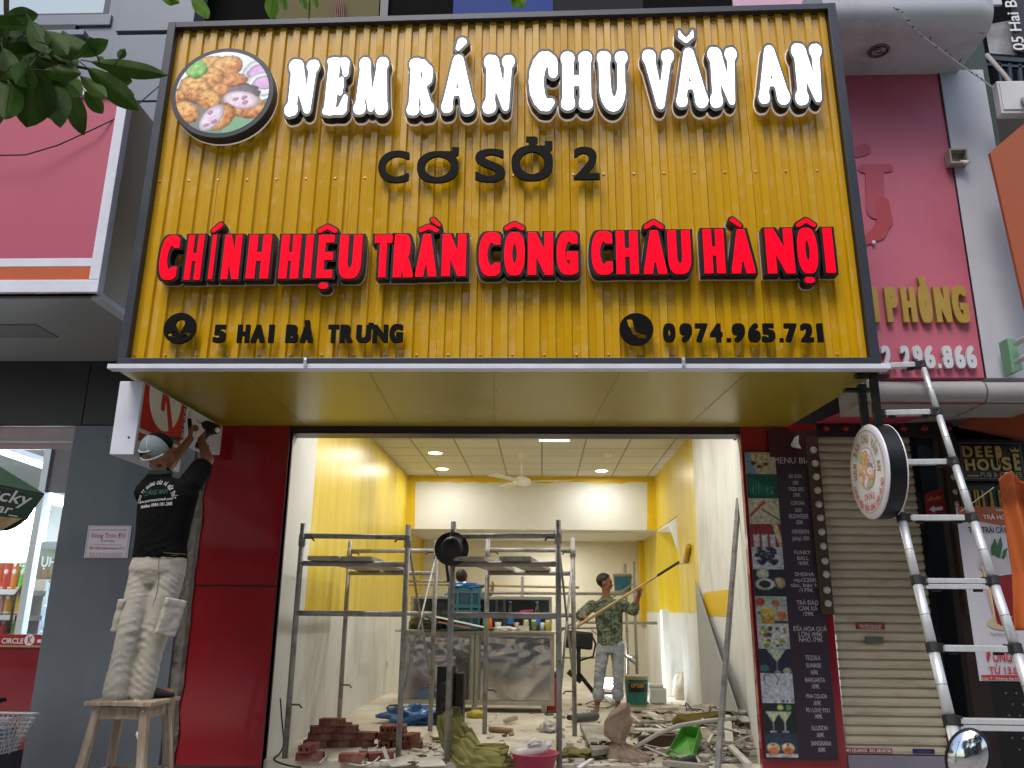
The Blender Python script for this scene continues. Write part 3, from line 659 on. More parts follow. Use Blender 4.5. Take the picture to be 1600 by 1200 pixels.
m = MB(); m.bx(XL-.2, XR+.2, YE, YE+.2, ZF, ZC); m.build('back_wall', W_back, SH)
m = MB(); m.bx(XL, XR, YB+.3, YE, ZB-.02, ZB+.1); m.build('low_ceiling', W_cream, SH)
m = MB()
for px0, px1 in ((640, 657), (1000, 1016)):
    a, b = P(px0, 900, YE-.3).x, P(px1, 900, YE-.3).x; m.bx(a, b, YE-.34, YE-.003, ZF+1.0, ZB-.03)
m.build('yellow_pier', M_ypaint, SH)
a, b = P(1024, 930, 13.0), P(1036, 930, 13.0)
MB().bx(XR-.10, XR-.005, 12.9, 13.15, ZF, ZF+1.25).build('white_post', W_cream, SH)
# tiled ceiling
cm = mat('ceiling_tiles', '#c9c6ba', .85, 0, .06, 1.5)
nt = cm.node_tree; n = nt.nodes; bt = n.new('ShaderNodeTexBrick'); bt.offset = 0; bt.inputs['Scale'].default_value = 1; bt.inputs['Brick Width'].default_value = .60; bt.inputs['Row Height'].default_value = .60
bt.inputs['Mortar Size'].default_value = .012; bt.inputs['Color1'].default_value = lin('#cfccbf'); bt.inputs['Color2'].default_value = lin('#c6c3b4'); bt.inputs['Mortar'].default_value = lin('#8d8a80')
tcn = n.new('ShaderNodeTexCoord'); nt.links.new(tcn.outputs['Object'], bt.inputs[0]); nt.links.new(bt.outputs[0], n['Principled BSDF'].inputs['Base Color'])
MB().bx(XL-.1, XR+.1, YF+.2, YB+.1, ZC, ZC+.1).build('ceiling', cm, SH)
MB().slab([(jL-.5, YF+.3, ZC+.1), (jR+.5, YF+.3, ZC+.1), (jR+.5, YE+.3, ZC+.2), (jL-.5, YE+.3, ZC+.2)], (0, 0, .2)).build('roof_slab', M_conc, SH)
# right wall white column face that stays unpainted, and the old yellow test patch by the street
m = MB(); y0, y1 = PX(1100, 940, XR).y, PX(1150, 940, XR-.02).y
m.slab([PX(1099, 926, XR-.004), PX(1140, 921, XR-.004), PX(1140, 963, XR-.004), PX(1099, 962, XR-.004)], (.003, 0, 0)); m.build('paint_patch', M_ypaint, SH)
# sockets on the left wall
for px, py in ((604, 1038), (532, 1060)):
    p = PX(px, py, XL); m = MB(); m.box(p+Vector((.008, 0, 0)), (.016, .12, .08)); m.box(p+Vector((.018, .025, 0)), (.006, .035, .05)); m.box(p+Vector((.018, -.025, 0)), (.006, .035, .05)); m.build('wall_socket', mat('socket_plastic', '#c9c8c0', .5, 0, .05), SH)
# lamps in the ceiling: four show, the others are added to brighten the room
M_lamp = emat('lamp_glow', '#fff7e6', 14.)
M_lring = mat('lamp_ring', '#e6e4dc', .5, 0, 0)
def downlight(x, y, label, power, group='ceiling downlights'):
    t = thing('ceiling_downlight', label, 'lamp', (x, y, ZC), group)
    MB().lathe([(.10, -.012), (.12, -.014), (.125, 0), (.10, 0)], (x, y, ZC), 24).build('trim_ring', M_lring, t)
    MB().lathe([(.0001, -.008), (.10, -.008)], (x, y, ZC), 24).build('diffuser', M_lamp, t)
    ld = bpy.data.lights.new('downlight', 'AREA'); ld.shape = 'DISK'; ld.size = .2; ld.energy = power; ld.color = (1, .985, .95); lo = bpy.data.objects.new('downlight', ld); COL.objects.link(lo); lo.location = (x, y, ZC-.03); lo.parent = None
LP = 11
for (px, py, lab) in ((680, 707, 'lit round ceiling downlight nearer the street on the left'), (691, 732, 'lit round ceiling downlight deeper in on the left, by the back beam'), (940, 735, 'lit round ceiling downlight on the right of the ceiling fan')):
    p = PZ(px, py, ZC); downlight(p.x, p.y, lab, LP)
for x in (XL+1.1, XR-1.1):
    for y in (8.1, 9.6): downlight(x, y, 'added unseen round downlight behind the shop lintel', LP*1.5)  # unseen downlights added to brighten the front of the room
downlight(.2, 15.1, 'added round lamp under the low ceiling, brightening the back wall', 18); bpy.data.objects['ceiling_downlight.007'].location.z = ZB-.02  # added lamp, its power set to whiten the back wall
for o in list(bpy.data.objects['ceiling_downlight.007'].children): pass
bpy.data.objects['downlight.007'].location.z = ZB-.08
p = PZ(866, 684, ZC); t = thing('tube_lamp', 'lit fluorescent tube lamp on the ceiling just inside the lintel', 'lamp', (p.x, p.y, ZC))
MB().bx(p.x-.22, p.x+.22, p.y-.03, p.y+.03, ZC-.03, ZC).build('housing', M_lring, t)
MB().tube([(p.x-.2, p.y, ZC-.042), (p.x+.2, p.y, ZC-.042)], .011, 10).build('tube', emat('tube_glow', '#ffffff', 2.), t)
# smoke detector and fan
p = PZ(950, 708, ZC); t = thing('smoke_detector', 'small white round detector on the ceiling near the fan', 'detector', p)
MB().lathe([(.0001, -.05), (.05, -.045), (.075, -.015), (.075, 0)], p, 20).build('body', M_lring, t, smooth=True)
p = PZ(816, 708, ZC); t = thing('ceiling_fan', 'white three bladed ceiling fan hanging from the tiled ceiling', 'fan', p)
m = MB(); m.lathe([(.07, 0), (.065, -.05), (.02, -.09), (.018, -.1)], p, 18); m.build('canopy', M_lring, t, smooth=True)
MB().tube([p+Vector((0, 0, -.08)), p+Vector((0, 0, -.36))], .014, 10).build('rod', M_lring, t, smooth=True)
hb = p+Vector((0, 0, -.42)); MB().lathe([(.0001, .08), (.05, .075), (.12, .03), (.13, -.01), (.11, -.05), (.04, -.07), (.0001, -.075)], hb, 24).build('motor', M_lring, t, smooth=True)
for k in range(3):
    a = R(-5+120*k); d = Vector((math.cos(a), math.sin(a), 0)); e = Vector((-d.y, d.x, .15)).normalized(); m = MB()
    m.slab([hb+d*.1-e*.03, hb+d*.22-e*.06, hb+d*.72-e*.07, hb+d*.74, hb+d*.72+e*.07, hb+d*.22+e*.05, hb+d*.1+e*.03], (0, 0, .008)); m.build('blade', M_lring, t)

# ============================================================ red cladding either side of the opening
def redpanel(label, pts, seams):
    t = thing('cladding_panel', label, 'wall panel', pts[0]); y = pts[0].y
    MB().slab(pts, (0, .08, 0)).build('sheet', M_red, t)
    m = MB()
    for a, b in seams: m.bar(a, b, .008, .012)
    m.build('seam', M_blk, t); return t
x0 = P(300, 930, YF-.06).x; x1 = P(432, 930, YF-.06).x; zbt = P(340, 1197, YF-.06).z
zj = P(360, 915, YF-.06).z
Y = YF-.06; redpanel('glossy dark red wall panel left of the opening, behind the man', [Vector((x0, Y, zbt)), Vector((x1, Y, zbt)), Vector((x1, Y, zb+.02)), Vector((x0, Y, zb+.02))], [((x0, Y, zj), (x1, Y, zj))])
MB().bx(x1, jL+.0, YF-.065, YF+.05, ZG, zl+.08).build('edge_trim', mat('plum_trim', '#4a2a30', .4, .3, .1), [o for o in bpy.data.objects if o.name == 'cladding_panel'][0])
MB().bx(x0, x1, Y-.02, Y+.1, ZG, zbt).build('plinth', M_dgrey, bpy.data.objects['cladding_panel'])
x2 = jR; x3 = P(1283, 760, YF-.06).x
rp = redpanel('dark red wall panel right of the opening, behind the drinks menu', [Vector((x2, Y, ZG)), Vector((x3, Y, ZG)), Vector((x3, Y, zb+.02)), Vector((x2, Y, zb+.02))], [])
q = MB(); a = P(1222, 673, Y-.03); q.box(a+Vector((.08, 0, -.12)), (.42, .03, .24)); q.build('old_plate', mat('maroon_plate', '#3f1219', .6, 0, .2, 6), rp)
q = MB(); a = P(1244, 692, Y-.05); q.slab([a+Vector(v) for v in ((-.05, 0, -.02), (-.01, 0, .05), (.03, 0, .07), (.02, 0, .0), (.04, 0, -.05), (-.03, 0, -.04))], (0, .004, 0)); q.build('torn_paper', M_txtw, rp)
# ragged concrete edge between the grey pillar and the red panel
ce = thing('wall_edge', 'bare broken concrete strip between the grey pillar and the red panel', 'wall', (x0, YF, 0))
m = MB()
def rough(u, v):
    x = x0-.115+.12*u+noise.noise(Vector((u*2, v*14, 1)))*.012*(1 if .1 < u < .9 else 2); z = ZG+v*(zb+.1-ZG)
    return Vector((x, YF-.10+noise.noise(Vector((u*7, v*40, 5)))*.014+ (.03 if u > .99 else 0), z))
m.grid(rough, 6, 90); m.build('strip', M_conc, ce, solid=.03)
MB().bx(x0-.24, x0-.10, YF-.06, YF+.1, ZG, zb+.6).build('dark_gap', mat('gap_dark', '#231f22', .9, 0, .3, 8, .4, 20), ce)

# ============================================================ convenience store on the left
YW = 7.05
ST = thing('convenience_store', 'grey clad convenience store on the left with a lit shop window', 'shop', (-4, YW, 0))
pxr = P(307, 690, YW).x; pxl = P(118, 664, YW).x; zjt = P(90, 664, YW).z; zt = P(90, 560, YW).z; zup = 9.2
m = MB(); m.bx(pxl, pxr, YW, YW+.3, ZG, zjt-.004); m.build('pillar', M_grey, ST, bevel=.004)
vx = P(137, 600, YW).x
m = MB(); m.bx(-9, vx-.004, YW+.004, YW+.3, zjt+.004, zt+.6); m.bx(vx+.004, pxr, YW+.004, YW+.3, zjt+.004, zt+.6); m.build('lintel_panel', M_dgrey, ST, bevel=.003)  # the shadow on these panels is put into a darker grey
# upper wall with window
zf1 = P(100, 175, YW).z
m = MB(); zj2 = P(205, 57, YW+.05).z; sx0 = P(178, 60, YW).x; sx1 = P(262, 60, YW).x
for za, zc_ in ((zt+.5, P(210, 160, YW).z), (P(210, 160, YW).z+.02, zj2-.02), (zj2+.03, zup)): m.bx(sx0, sx1+.25, YW, YW+.25, za, zc_)
m.build('upper_pier', M_lgrey, ST, bevel=.006)
wz = P(80, 18, YW+.05).z; wx = P(155, 10, YW).x
m = MB(); m.bx(-9, sx0-.01, YW+.06, YW+.3, zt+.5, wz-.06); m.bx(wx+.08, sx0-.01, YW+.061, YW+.3, wz-.06, zup); m.build('upper_wall', M_lgrey, ST)
m = MB(); z2 = P(90, 42, YW).z; m.bx(-9, P(118, 42, YW).x, YW+.0, YW+.08, z2-.05, z2+.03); m.build('ledge_groove', M_blk, ST)
m = MB(); m.bx(-9, P(135, 40, YW).x, YW-.02, YW+.1, z2-.12, z2-.05); m.bx(-9, P(170, 30, YW).x, YW+.03, YW+.1, wz-.06-.14, wz-.06); m.build('ledge', M_lgrey, ST, bevel=.01)
wf = MB(); wf.bx(-9, wx+.08, YW+.08, YW+.2, wz-.06, wz); wf.bx(wx, wx+.08, YW+.08, YW+.2, wz, zup); wfo = wf.build('window', M_frm, ST)
MB().bx(-9, wx, YW+.15, YW+.17, wz, zup).build('pane', mat('sky_glass', '#a9bcc6', .06, 0, .05, 1, spec=.8), wfo)
# roof box of the fascia
FX = thing('fascia_sign', 'faded pink fascia box with white and orange stripes over the store', 'sign', P(100, 455, 5.45))
YFa = 5.45; fxr = P(152, 440, YFa).x; fzb = P(75, 459, YFa).z; fzt = P(120, 152, YFa).z; tx = P(204, 170, YFa).x
M_pink = mat('faded_pink_vinyl', '#b04c62', .5, 0, .06, .8, .01, 4, dirt='#8c3a4c', damt=.25)
def fpx(px, py): return P(px, py, YFa)
m = MB(); m.bx(-9, fxr, YFa, YFa+.06, fzb, fzt); m.build('face_panel', M_pink, FX)
m = MB(); m.bx(-9, fxr+.03, YFa-.03, YFa+.05, fzb, fzb+.10); m.bx(fxr-.05, fxr+.03, YFa-.031, YFa+.05, fzb+.10, fzt+.06); m.bx(-9, fxr-.05, YFa-.03, YFa+.05, fzt, fzt+.06)
zwa, zwb = P(75, 417, YFa).z, P(75, 404, YFa).z; m.bx(-9, fxr-.05, YFa-.006, YFa+.01, zwa, zwb); m.build('white_stripe', M_trim, FX, bevel=.004)
zoa = fzb+.10; m = MB(); m.bx(-9, fxr-.05, YFa-.004, YFa+.01, zoa, zwa); m.build('orange_stripe', mat('orange_vinyl', '#b9541f', .45, 0, .12, 2), FX)
m = MB(); m.bx(fxr-.03, fxr+.01, YFa+.05, YW+.05, fzb+.03, fzt+.05); m.build('side_panel', mat('taupe_panel', '#b0a696', .45, .1, .06, 2), FX)
m = MB(); m.bx(-9, fxr+.012, YFa+.05, YW+.02, fzb-.02, fzb+.01); m.build('underside', mat('soffit_grey', '#a0a0a2', .35, .1, .05, 1.5), FX)
m = MB(); m.bx(fxr-.05, fxr+.03, YFa+.04, YW+.0, fzb-.03, fzb+.02); m.build('edge_strip', M_trim, FX, bevel=.003)
m = MB(); a = PZ(10, 517, fzb-.022); m.bx(a.x-.3, a.x+.35, a.y-.16, a.y+.16, fzb-.03, fzb-.0); m.build('panel_lamp', mat('lamp_off', '#7d7d80', .4, 0, .02), FX)
# projecting box sign
zbb = P(182, 710, 5.5).z; zbt_ = zs-.002; bx0, bx1 = P(181, 640, 5.5).x, P(218, 640, 5.5).x; yb1 = 6.25
PB = thing('projecting_sign', 'white box sign with a cropped red and white roundel under the yellow soffit', 'sign', (bx0, 5.5, zbb))
m = MB(); m.bx(bx0, bx1, 5.5, yb1, zbb, zbt_-.02); m.build('box', M_trim, PB, bevel=.004)
xk = bx1+.003
def sk(y, z): return Vector((xk, y, z))
hs = zbt_-zbb
m = MB(); m.slab([sk(5.53, zbb+.20), sk(yb1-.06, zbb+.20), sk(yb1-.06, zbt_-.03), sk(5.53, zbt_-.03)], (.002, 0, 0)); m.build('red_field', mat('red_vinyl', '#b81008', .5, 0, .06), PB)
m = MB(); m.slab([sk(5.53, zbb+.11), sk(yb1-.06, zbb+.11), sk(yb1-.06, zbb+.17), sk(5.53, zbb+.17)], (.002, 0, 0)); m.build('orange_field', mat('orange_vinyl_dark', '#b5421a', .5, 0, .06), PB)
# roundel: white ring with a cut letter form
yc = (5.53+yb1-.06)/2; zc_ = zbb+.52; rr = .27
xs = np.arange(-1.1, 1.1, .02); X, Yg = np.meshgrid(xs, xs); F = np.hypot(X, Yg)-1
F = np.maximum(F, -caps_sdf(X, Yg, [(-.12, .9, .13, -.12, -.35, .13), (.05, .1, .10, .65, .8, .14), (.0, .15, .10, .55, -.95, .15)], .01))
v, f_ = loops_mesh([[(yc+x*rr, zc_+y*rr) for x, y in L_] for L_ in contours(F, xs, xs, 0.)], 0)
zt_lim = zbt_-.03
MB().add([Vector((xk+.004, a.x, min(a.y, zt_lim))) for a in v], f_).build('roundel', M_txtw, PB)
def tside(mb, body, y, z, wd, h=None, m_=0, off=.02): text_on(mb, body, lambda a, b: Vector((xk+.003, y+a, z+b)), wd, h, off, 1., m_)
m = MB(); tside(m, 'CỬA HÀNG TIỆN LỢI', yc, zbb+.035, .62, .045); m.build('lettering', M_txtr, PB)
m = MB(); text_on(m, 'OPEN 24/7', lambda a, b: Vector((xk+.003, yb1-.02-b, zbb+.50+a)), .5, .04, .015); m.build('opening_hours', M_txtk, PB)
m = MB(); m.bx(bx0+.03, bx1, yb1, YW-.05, zbb+.28, zbt_-.02); m.build('bracket_box', M_trim, PB)
s2 = MB()
for px, py in ((168, 685), (168, 691), (201, 683)): p = P(px, py, 5.495); s2.lathe([(.0001, -.004), (.006, -.003), (.007, 0)], p, 8, Matrix.Rotation(R(90), 3, 'X'))
s2.build('screw', M_frm, PB)
# notice plaque
a, b, c_, d = P(138, 821, YW-.012), P(206, 821, YW-.012), P(199, 871.5, YW-.012), P(131, 871.5, YW-.012)
pw, ph = b.x-a.x, a.z-d.z; px0_, pz0 = (a.x+d.x)/2, d.z; pw = P(202, 846, YW-.012).x-P(134.5, 846, YW-.012).x
NP = thing('notice_plaque', 'small white notice plaque with red writing on the grey pillar', 'sign', (px0_, YW, pz0))
MB().bx(px0_, px0_+pw, YW-.012, YW-.001, pz0, pz0+ph).build('plate', mat('plaque_white', '#d9d3da', .4, 0, .03), NP, bevel=.002)
m = MB(); fnp = lambda x, z: Vector((px0_+pw*x, YW-.0135, pz0+ph*z))
def tp(body, z, wd, h): text_on(m, body, lambda x, y: Vector((px0_+pw*.5+x, YW-.0135, pz0+ph*z+y)), pw*wd, ph*h, .004)
tp('CHI NHÁNH CÔNG TY TNHH THƯƠNG MẠI', .84, .82, .05); tp('Vòng Tròn Đỏ', .62, .80, .15); tp('TẠI HẢI PHÒNG', .49, .34, .06); tp('Địa điểm kinh doanh số 4', .26, .80, .09); tp('Địa chỉ: Số 7 Hai Bà Trưng, Phường Cát Dài', .12, .78, .045); tp('Quận Lê Chân, Thành phố Hải Phòng', .05, .72, .045)
for z0, z1, xa, xb in ((.40, .41, .14, .86), (.02, .028, .03, .97), (.965, .973, .03, .97)): m.quad(fnp(xa, z0), fnp(xb, z0), fnp(xb, z1), fnp(xa, z1))
for xa in (.03, .964): m.quad(fnp(xa, .02), fnp(xa+.008, .02), fnp(xa+.008, .97), fnp(xa, .97))
m.build('lettering', M_txtr, NP)
# the lit shop window
swl = -9; zr = P(60, 992, YW).z; zr0 = P(60, 1009, YW).z
wm = MB(); wm.bx(-9, pxl, YW+.04, YW+.12, ZG, zr0-.012); wm.build('red_dado', mat('red_gloss_dado', '#7d101c', .1, 0, .15, 3, .01, 3, coat=.6), ST)
wm = MB(); wm.bx(-9, pxl, YW+.035, YW+.12, zr0, zr); wm.build('name_band', mat('red_band', '#9c1223', .3, 0, .04), ST)
wm = MB(); wm.bx(-9, pxl, YW+.02, YW+.12, zr0-.014, zr0); wm.build('gold_strip', mat('tan_strip', '#b38a6a', .4, .3, .05), ST)
m = MB(); a = P(2, 1005, YW+.033); b = P(36, 1005, YW+.033); text_on(m, 'CIRCLE', lambda x, y: Vector((a.x+x, YW+.033, a.z+y)), b.x-a.x, None, .02, align='L')
p = P(46, 1000, YW+.033); k = mpp(p); xs = np.arange(-1.1, 1.1, .04); X, Yg = np.meshgrid(xs, xs); F = np.maximum(np.hypot(X, Yg)-1, -caps_sdf(X, Yg, [(-.2, .6, .12, -.2, -.6, .12), (-.1, 0, .1, .35, .55, .12), (-.1, .05, .1, .38, -.58, .12)], .01))
v, f_ = loops_mesh([[(p.x+x*8.2*k, p.z+y*8.2*k) for x, y in L_] for L_ in contours(F, xs, xs, 0.)], 0); m.add([Vector((a_.x, YW+.033, a_.y)) for a_ in v], f_)
p = P(58, 1004, YW+.033); m.bx(p.x, p.x+.06, YW+.031, YW+.034, p.z, p.z+.025); m.build('name_lettering', M_txtw, ST)
ztop = zjt
wt = MB(); wt.bx(-9, pxl, YW+.05, YW+.10, P(60, 691, YW).z, P(60, 687, YW).z); wt.build('window_rail', M_trim, ST)
zt2 = P(60, 700, YW).z
wt = MB(); wt.bx(-9, pxl, YW+.07, YW+.09, zt2, zjt); wt.build('transom_glass', mat('transom_reflection', '#8a4a4e', .12, 0, .4, 3, coat=.5), ST)  # a red reflection put into the transom's base colour
p = P(68, 760, YW+.06).x; wt = MB(); wt.bx(p-.03, p+.03, YW+.04, YW+.12, zr, zt2); wt.build('window_post', mat('bright_aluminium', '#d0d8e0', .3, .6, .05), ST)
wt = MB(); wt.bx(-9, pxl, YW+.08, YW+.088, zr, zt2); wt.build('pane', glass('shop_glass', (.97, .99, .99), .03), ST)
wt = MB(); q = P(100, 770, YW+.06); wt.bx(p+.03, pxl, YW+.07, YW+.078, P(60, 768, YW).z, zt2); wt.build('frosted_pane', mat('frosted_film', '#8f8a90', .35, 0, .15, 3, coat=.3), ST)
# store room: floor, back, side, ceiling
wt = MB(); wt.bx(-9, pxl+.3, 13.8, 13.9, ZG, 3.6); wt.bx(pxl+.6, pxl+.7, YW+.3, 13.8, ZG, 3.6); wt.bx(-9, P(62, 840, 9.2).x, 9.2, 9.3, ZG, P(30, 788, 9.2).z); wt.build('inner_wall', mat('store_white', '#e2e8ec', .6, 0, .04), ST)
wt = MB(); wt.bx(-9, pxl+.7, YW+.3, 13.8, 3.3, 3.4); wt.build('inner_ceiling', mat('store_ceiling', '#0c1014', .8, 0, .1), ST)
wt = MB(); wt.bx(-9, pxl+.7, YW+.3, 13.8, ZG, ZG+.1); wt.build('inner_floor', mat('store_floor', '#a9aaa8', .3, 0, .1), ST)
m = MB(); a = P(33, 878, YW+.10); b = P(62, 878, YW+.10)
text_on(m, 'PHỤ KIỆN', lambda x, y: Vector((P(58, 885, YW+.1).x-x, YW+.10, P(58, 885, YW+.1).z+y)), .42, .085, .02); m.build('window_decal', mat('decal_white', '#d5ecf5', .5, 0, 0, emit=.25), ST)
for k, (a, b, gl_) in enumerate(((P(-30, 694, 8.6), P(78, 731, 9.2), 9.), (P(62, 778, 9.4), P(104, 789, 10.0), 6.), )):
    t = thing('tube_lamp', ('long lit white tube lamp in the store behind the green parasol', 'short lit white tube lamp deeper in the store')[k], 'lamp', a)
    MB().bar(a+Vector((0, 0, .05)), b+Vector((0, 0, .05)), .14, .06).build('housing', M_trim, t); MB().tube([a, b], .035, 10).build('tube', emat('store_tube%d' % k, '#f4fbff', 5.), t)
    ld = bpy.data.lights.new('tube_light', 'AREA'); ld.shape = 'RECTANGLE'; ld.size = 1.6; ld.size_y = .1; ld.energy = 380; ld.color = (.92, .97, 1); lo = bpy.data.objects.new('tube_light', ld); COL.objects.link(lo); lo.location = (a+b)/2-Vector((0, 0, .08))
# shelf with tubes of crisps
SF = thing('store_shelf', 'white edged black display shelf behind the store window', 'shelf', P(10, 1000, 7.45))
xr_ = P(39, 940, 7.5).x
shz = [P(10, y, 7.42).z for y in (921, 961, 1001)]
for z in shz:
    MB().bx(-6, xr_, 7.44, 7.8, z-.05, z-.005).build('board', M_blk, SF); MB().bx(-6, xr_-.03, 7.425, 7.439, z-.045, z+.002).build('price_rail', M_txtw, SF)
m = MB(); a, b = P(38, 912, 7.40), P(18, 965, 7.40); m.tube([a, P(24, 930, 7.4), b, P(14, 990, 7.4)], .012, 8); m.build('rail', M_rub, SF, smooth=True)
MB().bx(-6, xr_-.03, 7.82, 7.86, ZG, shz[0]+.1).build('back_panel', mat('shelf_back', '#c4ccd2', .6, 0, .03), SF)
cans = [[('#c8431c', 'orange red'), ('#c8201c', 'bright red'), ('#d9731a', 'orange'), ('#57b52c', 'green')], [('#a9a32c', 'olive yellow'), ('#c79aa2', 'pale pink'), ('#c08a2a', 'gold brown'), ('#d8a92c', 'golden yellow')], [('#c2481e', 'rust orange'), ('#b9301c', 'dark red'), ('#7fa63a', 'leaf green')]]
M_canw = mat('can_label_white', '#dcdcd6', .5, 0, 0)
rows = ('top', 'middle', 'lowest')
for r, row in enumerate(cans):
    for k, (colr, nm) in enumerate(row):
        x = xr_-.06-.078*(len(row)-1-k)-(.02 if r else 0); z = shz[r]; p = Vector((x, 7.52, z)); hgt = .235
        t = thing('crisp_tube', f'{nm} snack tube with a white label on the {rows[r]} store shelf', 'snack tube', p, 'snack tubes on the store shelf')
        MB().lathe([(.0001, 0), (.036, 0), (.036, hgt), (.0001, hgt)], p, 20).build('body', mat('can_'+nm.replace(' ', '_'), colr, .35, 0, .05), t, smooth=False)
        MB().lathe([(.0001, 0), (.0375, 0), (.0375, .012), (.0001, .014)], p+Vector((0, 0, hgt)), 20).build('lid', M_canw, t)
        MB().ell(p+Vector((0, -.033, hgt*.68)), (.02, .006, .026)).build('label_patch', M_canw, t, smooth=True)
# drinks fridge behind the glass, right of the shelf
f0, f1 = P(50, 900, 8.2), P(95, 900, 8.2); fz = [P(95, y, 8.2).z for y in (862, 905, 945, 985, 1030)]
FG = thing('drinks_fridge', 'glass fronted drinks fridge with coloured bottles behind the store window', 'fridge', (f0.x, 8.2, ZG+.1))
m = MB(); m.bx(f0.x, f1.x+.5, 8.75, 8.8, ZG+.1, fz[0]+.1); m.bx(f0.x-.03, f0.x, 8.2, 8.8, ZG+.1, fz[0]+.1); m.bx(f0.x, f1.x+.5, 8.2, 8.75, fz[0]+.02, fz[0]+.1); m.build('cabinet', mat('fridge_grey', '#8a97a0', .35, .3, .05), FG)
m = MB(); [m.bx(f0.x, f1.x+.5, 8.25, 8.74, z-.02, z) for z in fz[1:]]; m.build('shelf', M_trim, FG)
MB().bx(f0.x, f1.x+.5, 8.19, 8.20, ZG+.12, fz[0]+.02).build('door_glass', glass('fridge_glass', (.85, .93, .95), .12), FG)
bc = ['#c8201c', '#2a7a4a', '#d9a31a', '#2858a8', '#d9d9d0', '#7a3a1a']
for r_, z in enumerate(fz[1:]):
    for k in range(8):
        q = Vector((f0.x+.05+.075*k, 8.32, z)); m = MB(); m.lathe([(.0001, 0), (.03, 0), (.031, .13), (.012, .18), (.012, .2), (.0001, .2)], q, 12); m.build('bottle', mat('fridge_bottle_%d' % ((k*5+r_*2) % 6), bc[(k*5+r_*2) % 6], .3, 0, .1, 9, coat=.3), FG, smooth=True)
# wire basket hanging in front of the dado
bk = P(0, 1125, 6.3); BK = thing('wire_basket', 'white plastic shopping basket beside the red store front', 'basket', (bk.x, 6.3, P(0, 1180, 6.3).z))
xa, xb = -4.6, P(34, 1122, 6.25).x; za = P(0, 1175, 6.25).z; zb2 = P(0, 1120, 6.25).z
m = MB()
for j in range(9):
    z = za+(zb2-za)*j/8; ins = .07*(1-j/8); r = .005 if j < 8 else .012
    m.tube([(xa, 6.1+ins, z), (xb-ins, 6.1+ins, z), (xb-ins, 6.45-ins, z), (xa, 6.45-ins, z)], r, 6)
for i in range(22):
    x = xa+(xb-xa)*i/21; m.tube([(x, 6.17, za), (x, 6.1, zb2)], .004, 5); m.tube([(x-.07*i/21, 6.38, za), (x, 6.45, zb2)], .004, 5)
for i in range(7): y = 6.1+.35*i/6; m.tube([(xb-.07, 6.17+.21*i/6, za), (xb, y, zb2)], .004, 5)
m.build('lattice', mat('basket_white', '#c3c6c9', .4, 0, .05), BK)
MB().tube([(xa+.2, 6.1, zb2), (xa+.7, 6.16, zb2+.13), (xb-.35, 6.2, zb2+.14), (xb-.3, 6.25, zb2+.12)], .014, 8).build('handle', M_rub, BK, smooth=True)
MB().bx(xa, xb-.09, 6.19, 6.36, za+.01, za+.16).build('goods', mat('basket_goods', '#8a93a4', .6, 0, .5, 18), BK)
b2 = MB(); b2.bx(xa, xb-.1, 6.05, 6.5, ZG, za-.02); b2.build('stand', M_frm, BK)
# parasol
ux, uy, uz = P(69, 772, 4.75).x, 4.75, P(69, 772, 4.75).z; rad = 1.4; cx, cy = ux-rad*math.cos(R(17)), uy-rad*math.sin(R(17))
UM = thing('parasol', 'dark green parasol with white cigarette style lettering at the left edge', 'parasol', (cx, cy, ZG)); UM['label'] = 'dark green parasol with white lettering in front of the store window'
M_ug = mat('parasol_green', '#243f2d', .7, 0, .12, 3, .1, 60); M_ut = mat('parasol_inside', '#d8c8a4', .8, 0, .1, 3)
m = MB(); m2 = MB(); vz = .15
ap = Vector((cx, cy, uz+.8)); ring = [Vector((cx+rad*math.cos(PI*k/4+R(17)), cy+rad*math.sin(PI*k/4+R(17)), uz)) for k in range(8)]
for k in range(8):
    a, b = ring[k], ring[(k+1) % 8]; m.add([ap, a, b], [(0, 1, 2)])
    m2.add([ap-Vector((0, 0, .012)), a-Vector((0, 0, .012)), b-Vector((0, 0, .012))], [(0, 1, 2)])
    for q in range(6):
        u0, u1 = q/6, (q+1)/6; A1, B1 = a.lerp(b, u0), a.lerp(b, u1); dz = lambda u: vz+.015*math.sin(u*PI)
        inn = lambda p_: (p_-Vector((cx, cy, p_.z)))*-.05
        m.quad(A1, B1, B1-Vector((0, 0, dz(u1)))+inn(B1), A1-Vector((0, 0, dz(u0)))+inn(A1))
for k in range(8):
    a, b = ring[k], ring[(k+1) % 8]; dn = Vector((0, 0, vz)); nn = (Vector((cx, cy, 0))-(a+b)/2); nn.z = 0; nn = nn.normalized()*.02; m2.quad(a+nn, b+nn, b+nn-dn*.98-(b-Vector((cx, cy, b.z)))*.05, a+nn-dn*.98-(a-Vector((cx, cy, a.z)))*.05)
m.build('canopy', M_ug, UM, solid=.006); m2.build('lining', M_ut, UM)
m = MB(); a, b = ring[7], ring[0]; d = (b-a).normalized(); nrm = Vector((d.y, -d.x, 0))
def uf(x, y): 
    q = b-d*.17+d*x-Vector((0, 0, .15))+Vector((0, 0, y)); ins = (.19-y)*.05*rad*.0; return q+nrm*.012-nrm*(.0)-(q-Vector((cx, cy, q.z)))*.05*((uz-q.z)/vz)
text_on(m, 'Lucky', lambda x, y: uf(x-.12, y+.07), .42, .07, .012, 1.); text_on(m, 'Star_', lambda x, y: uf(x-.08, y+.01), .30, .05, .012, 1.)
m.build('lettering', M_txtw, UM)
MB().tube([(cx, cy, ZG), (cx, cy, uz+.55)], .022, 12).build('pole', M_alu, UM, smooth=True)
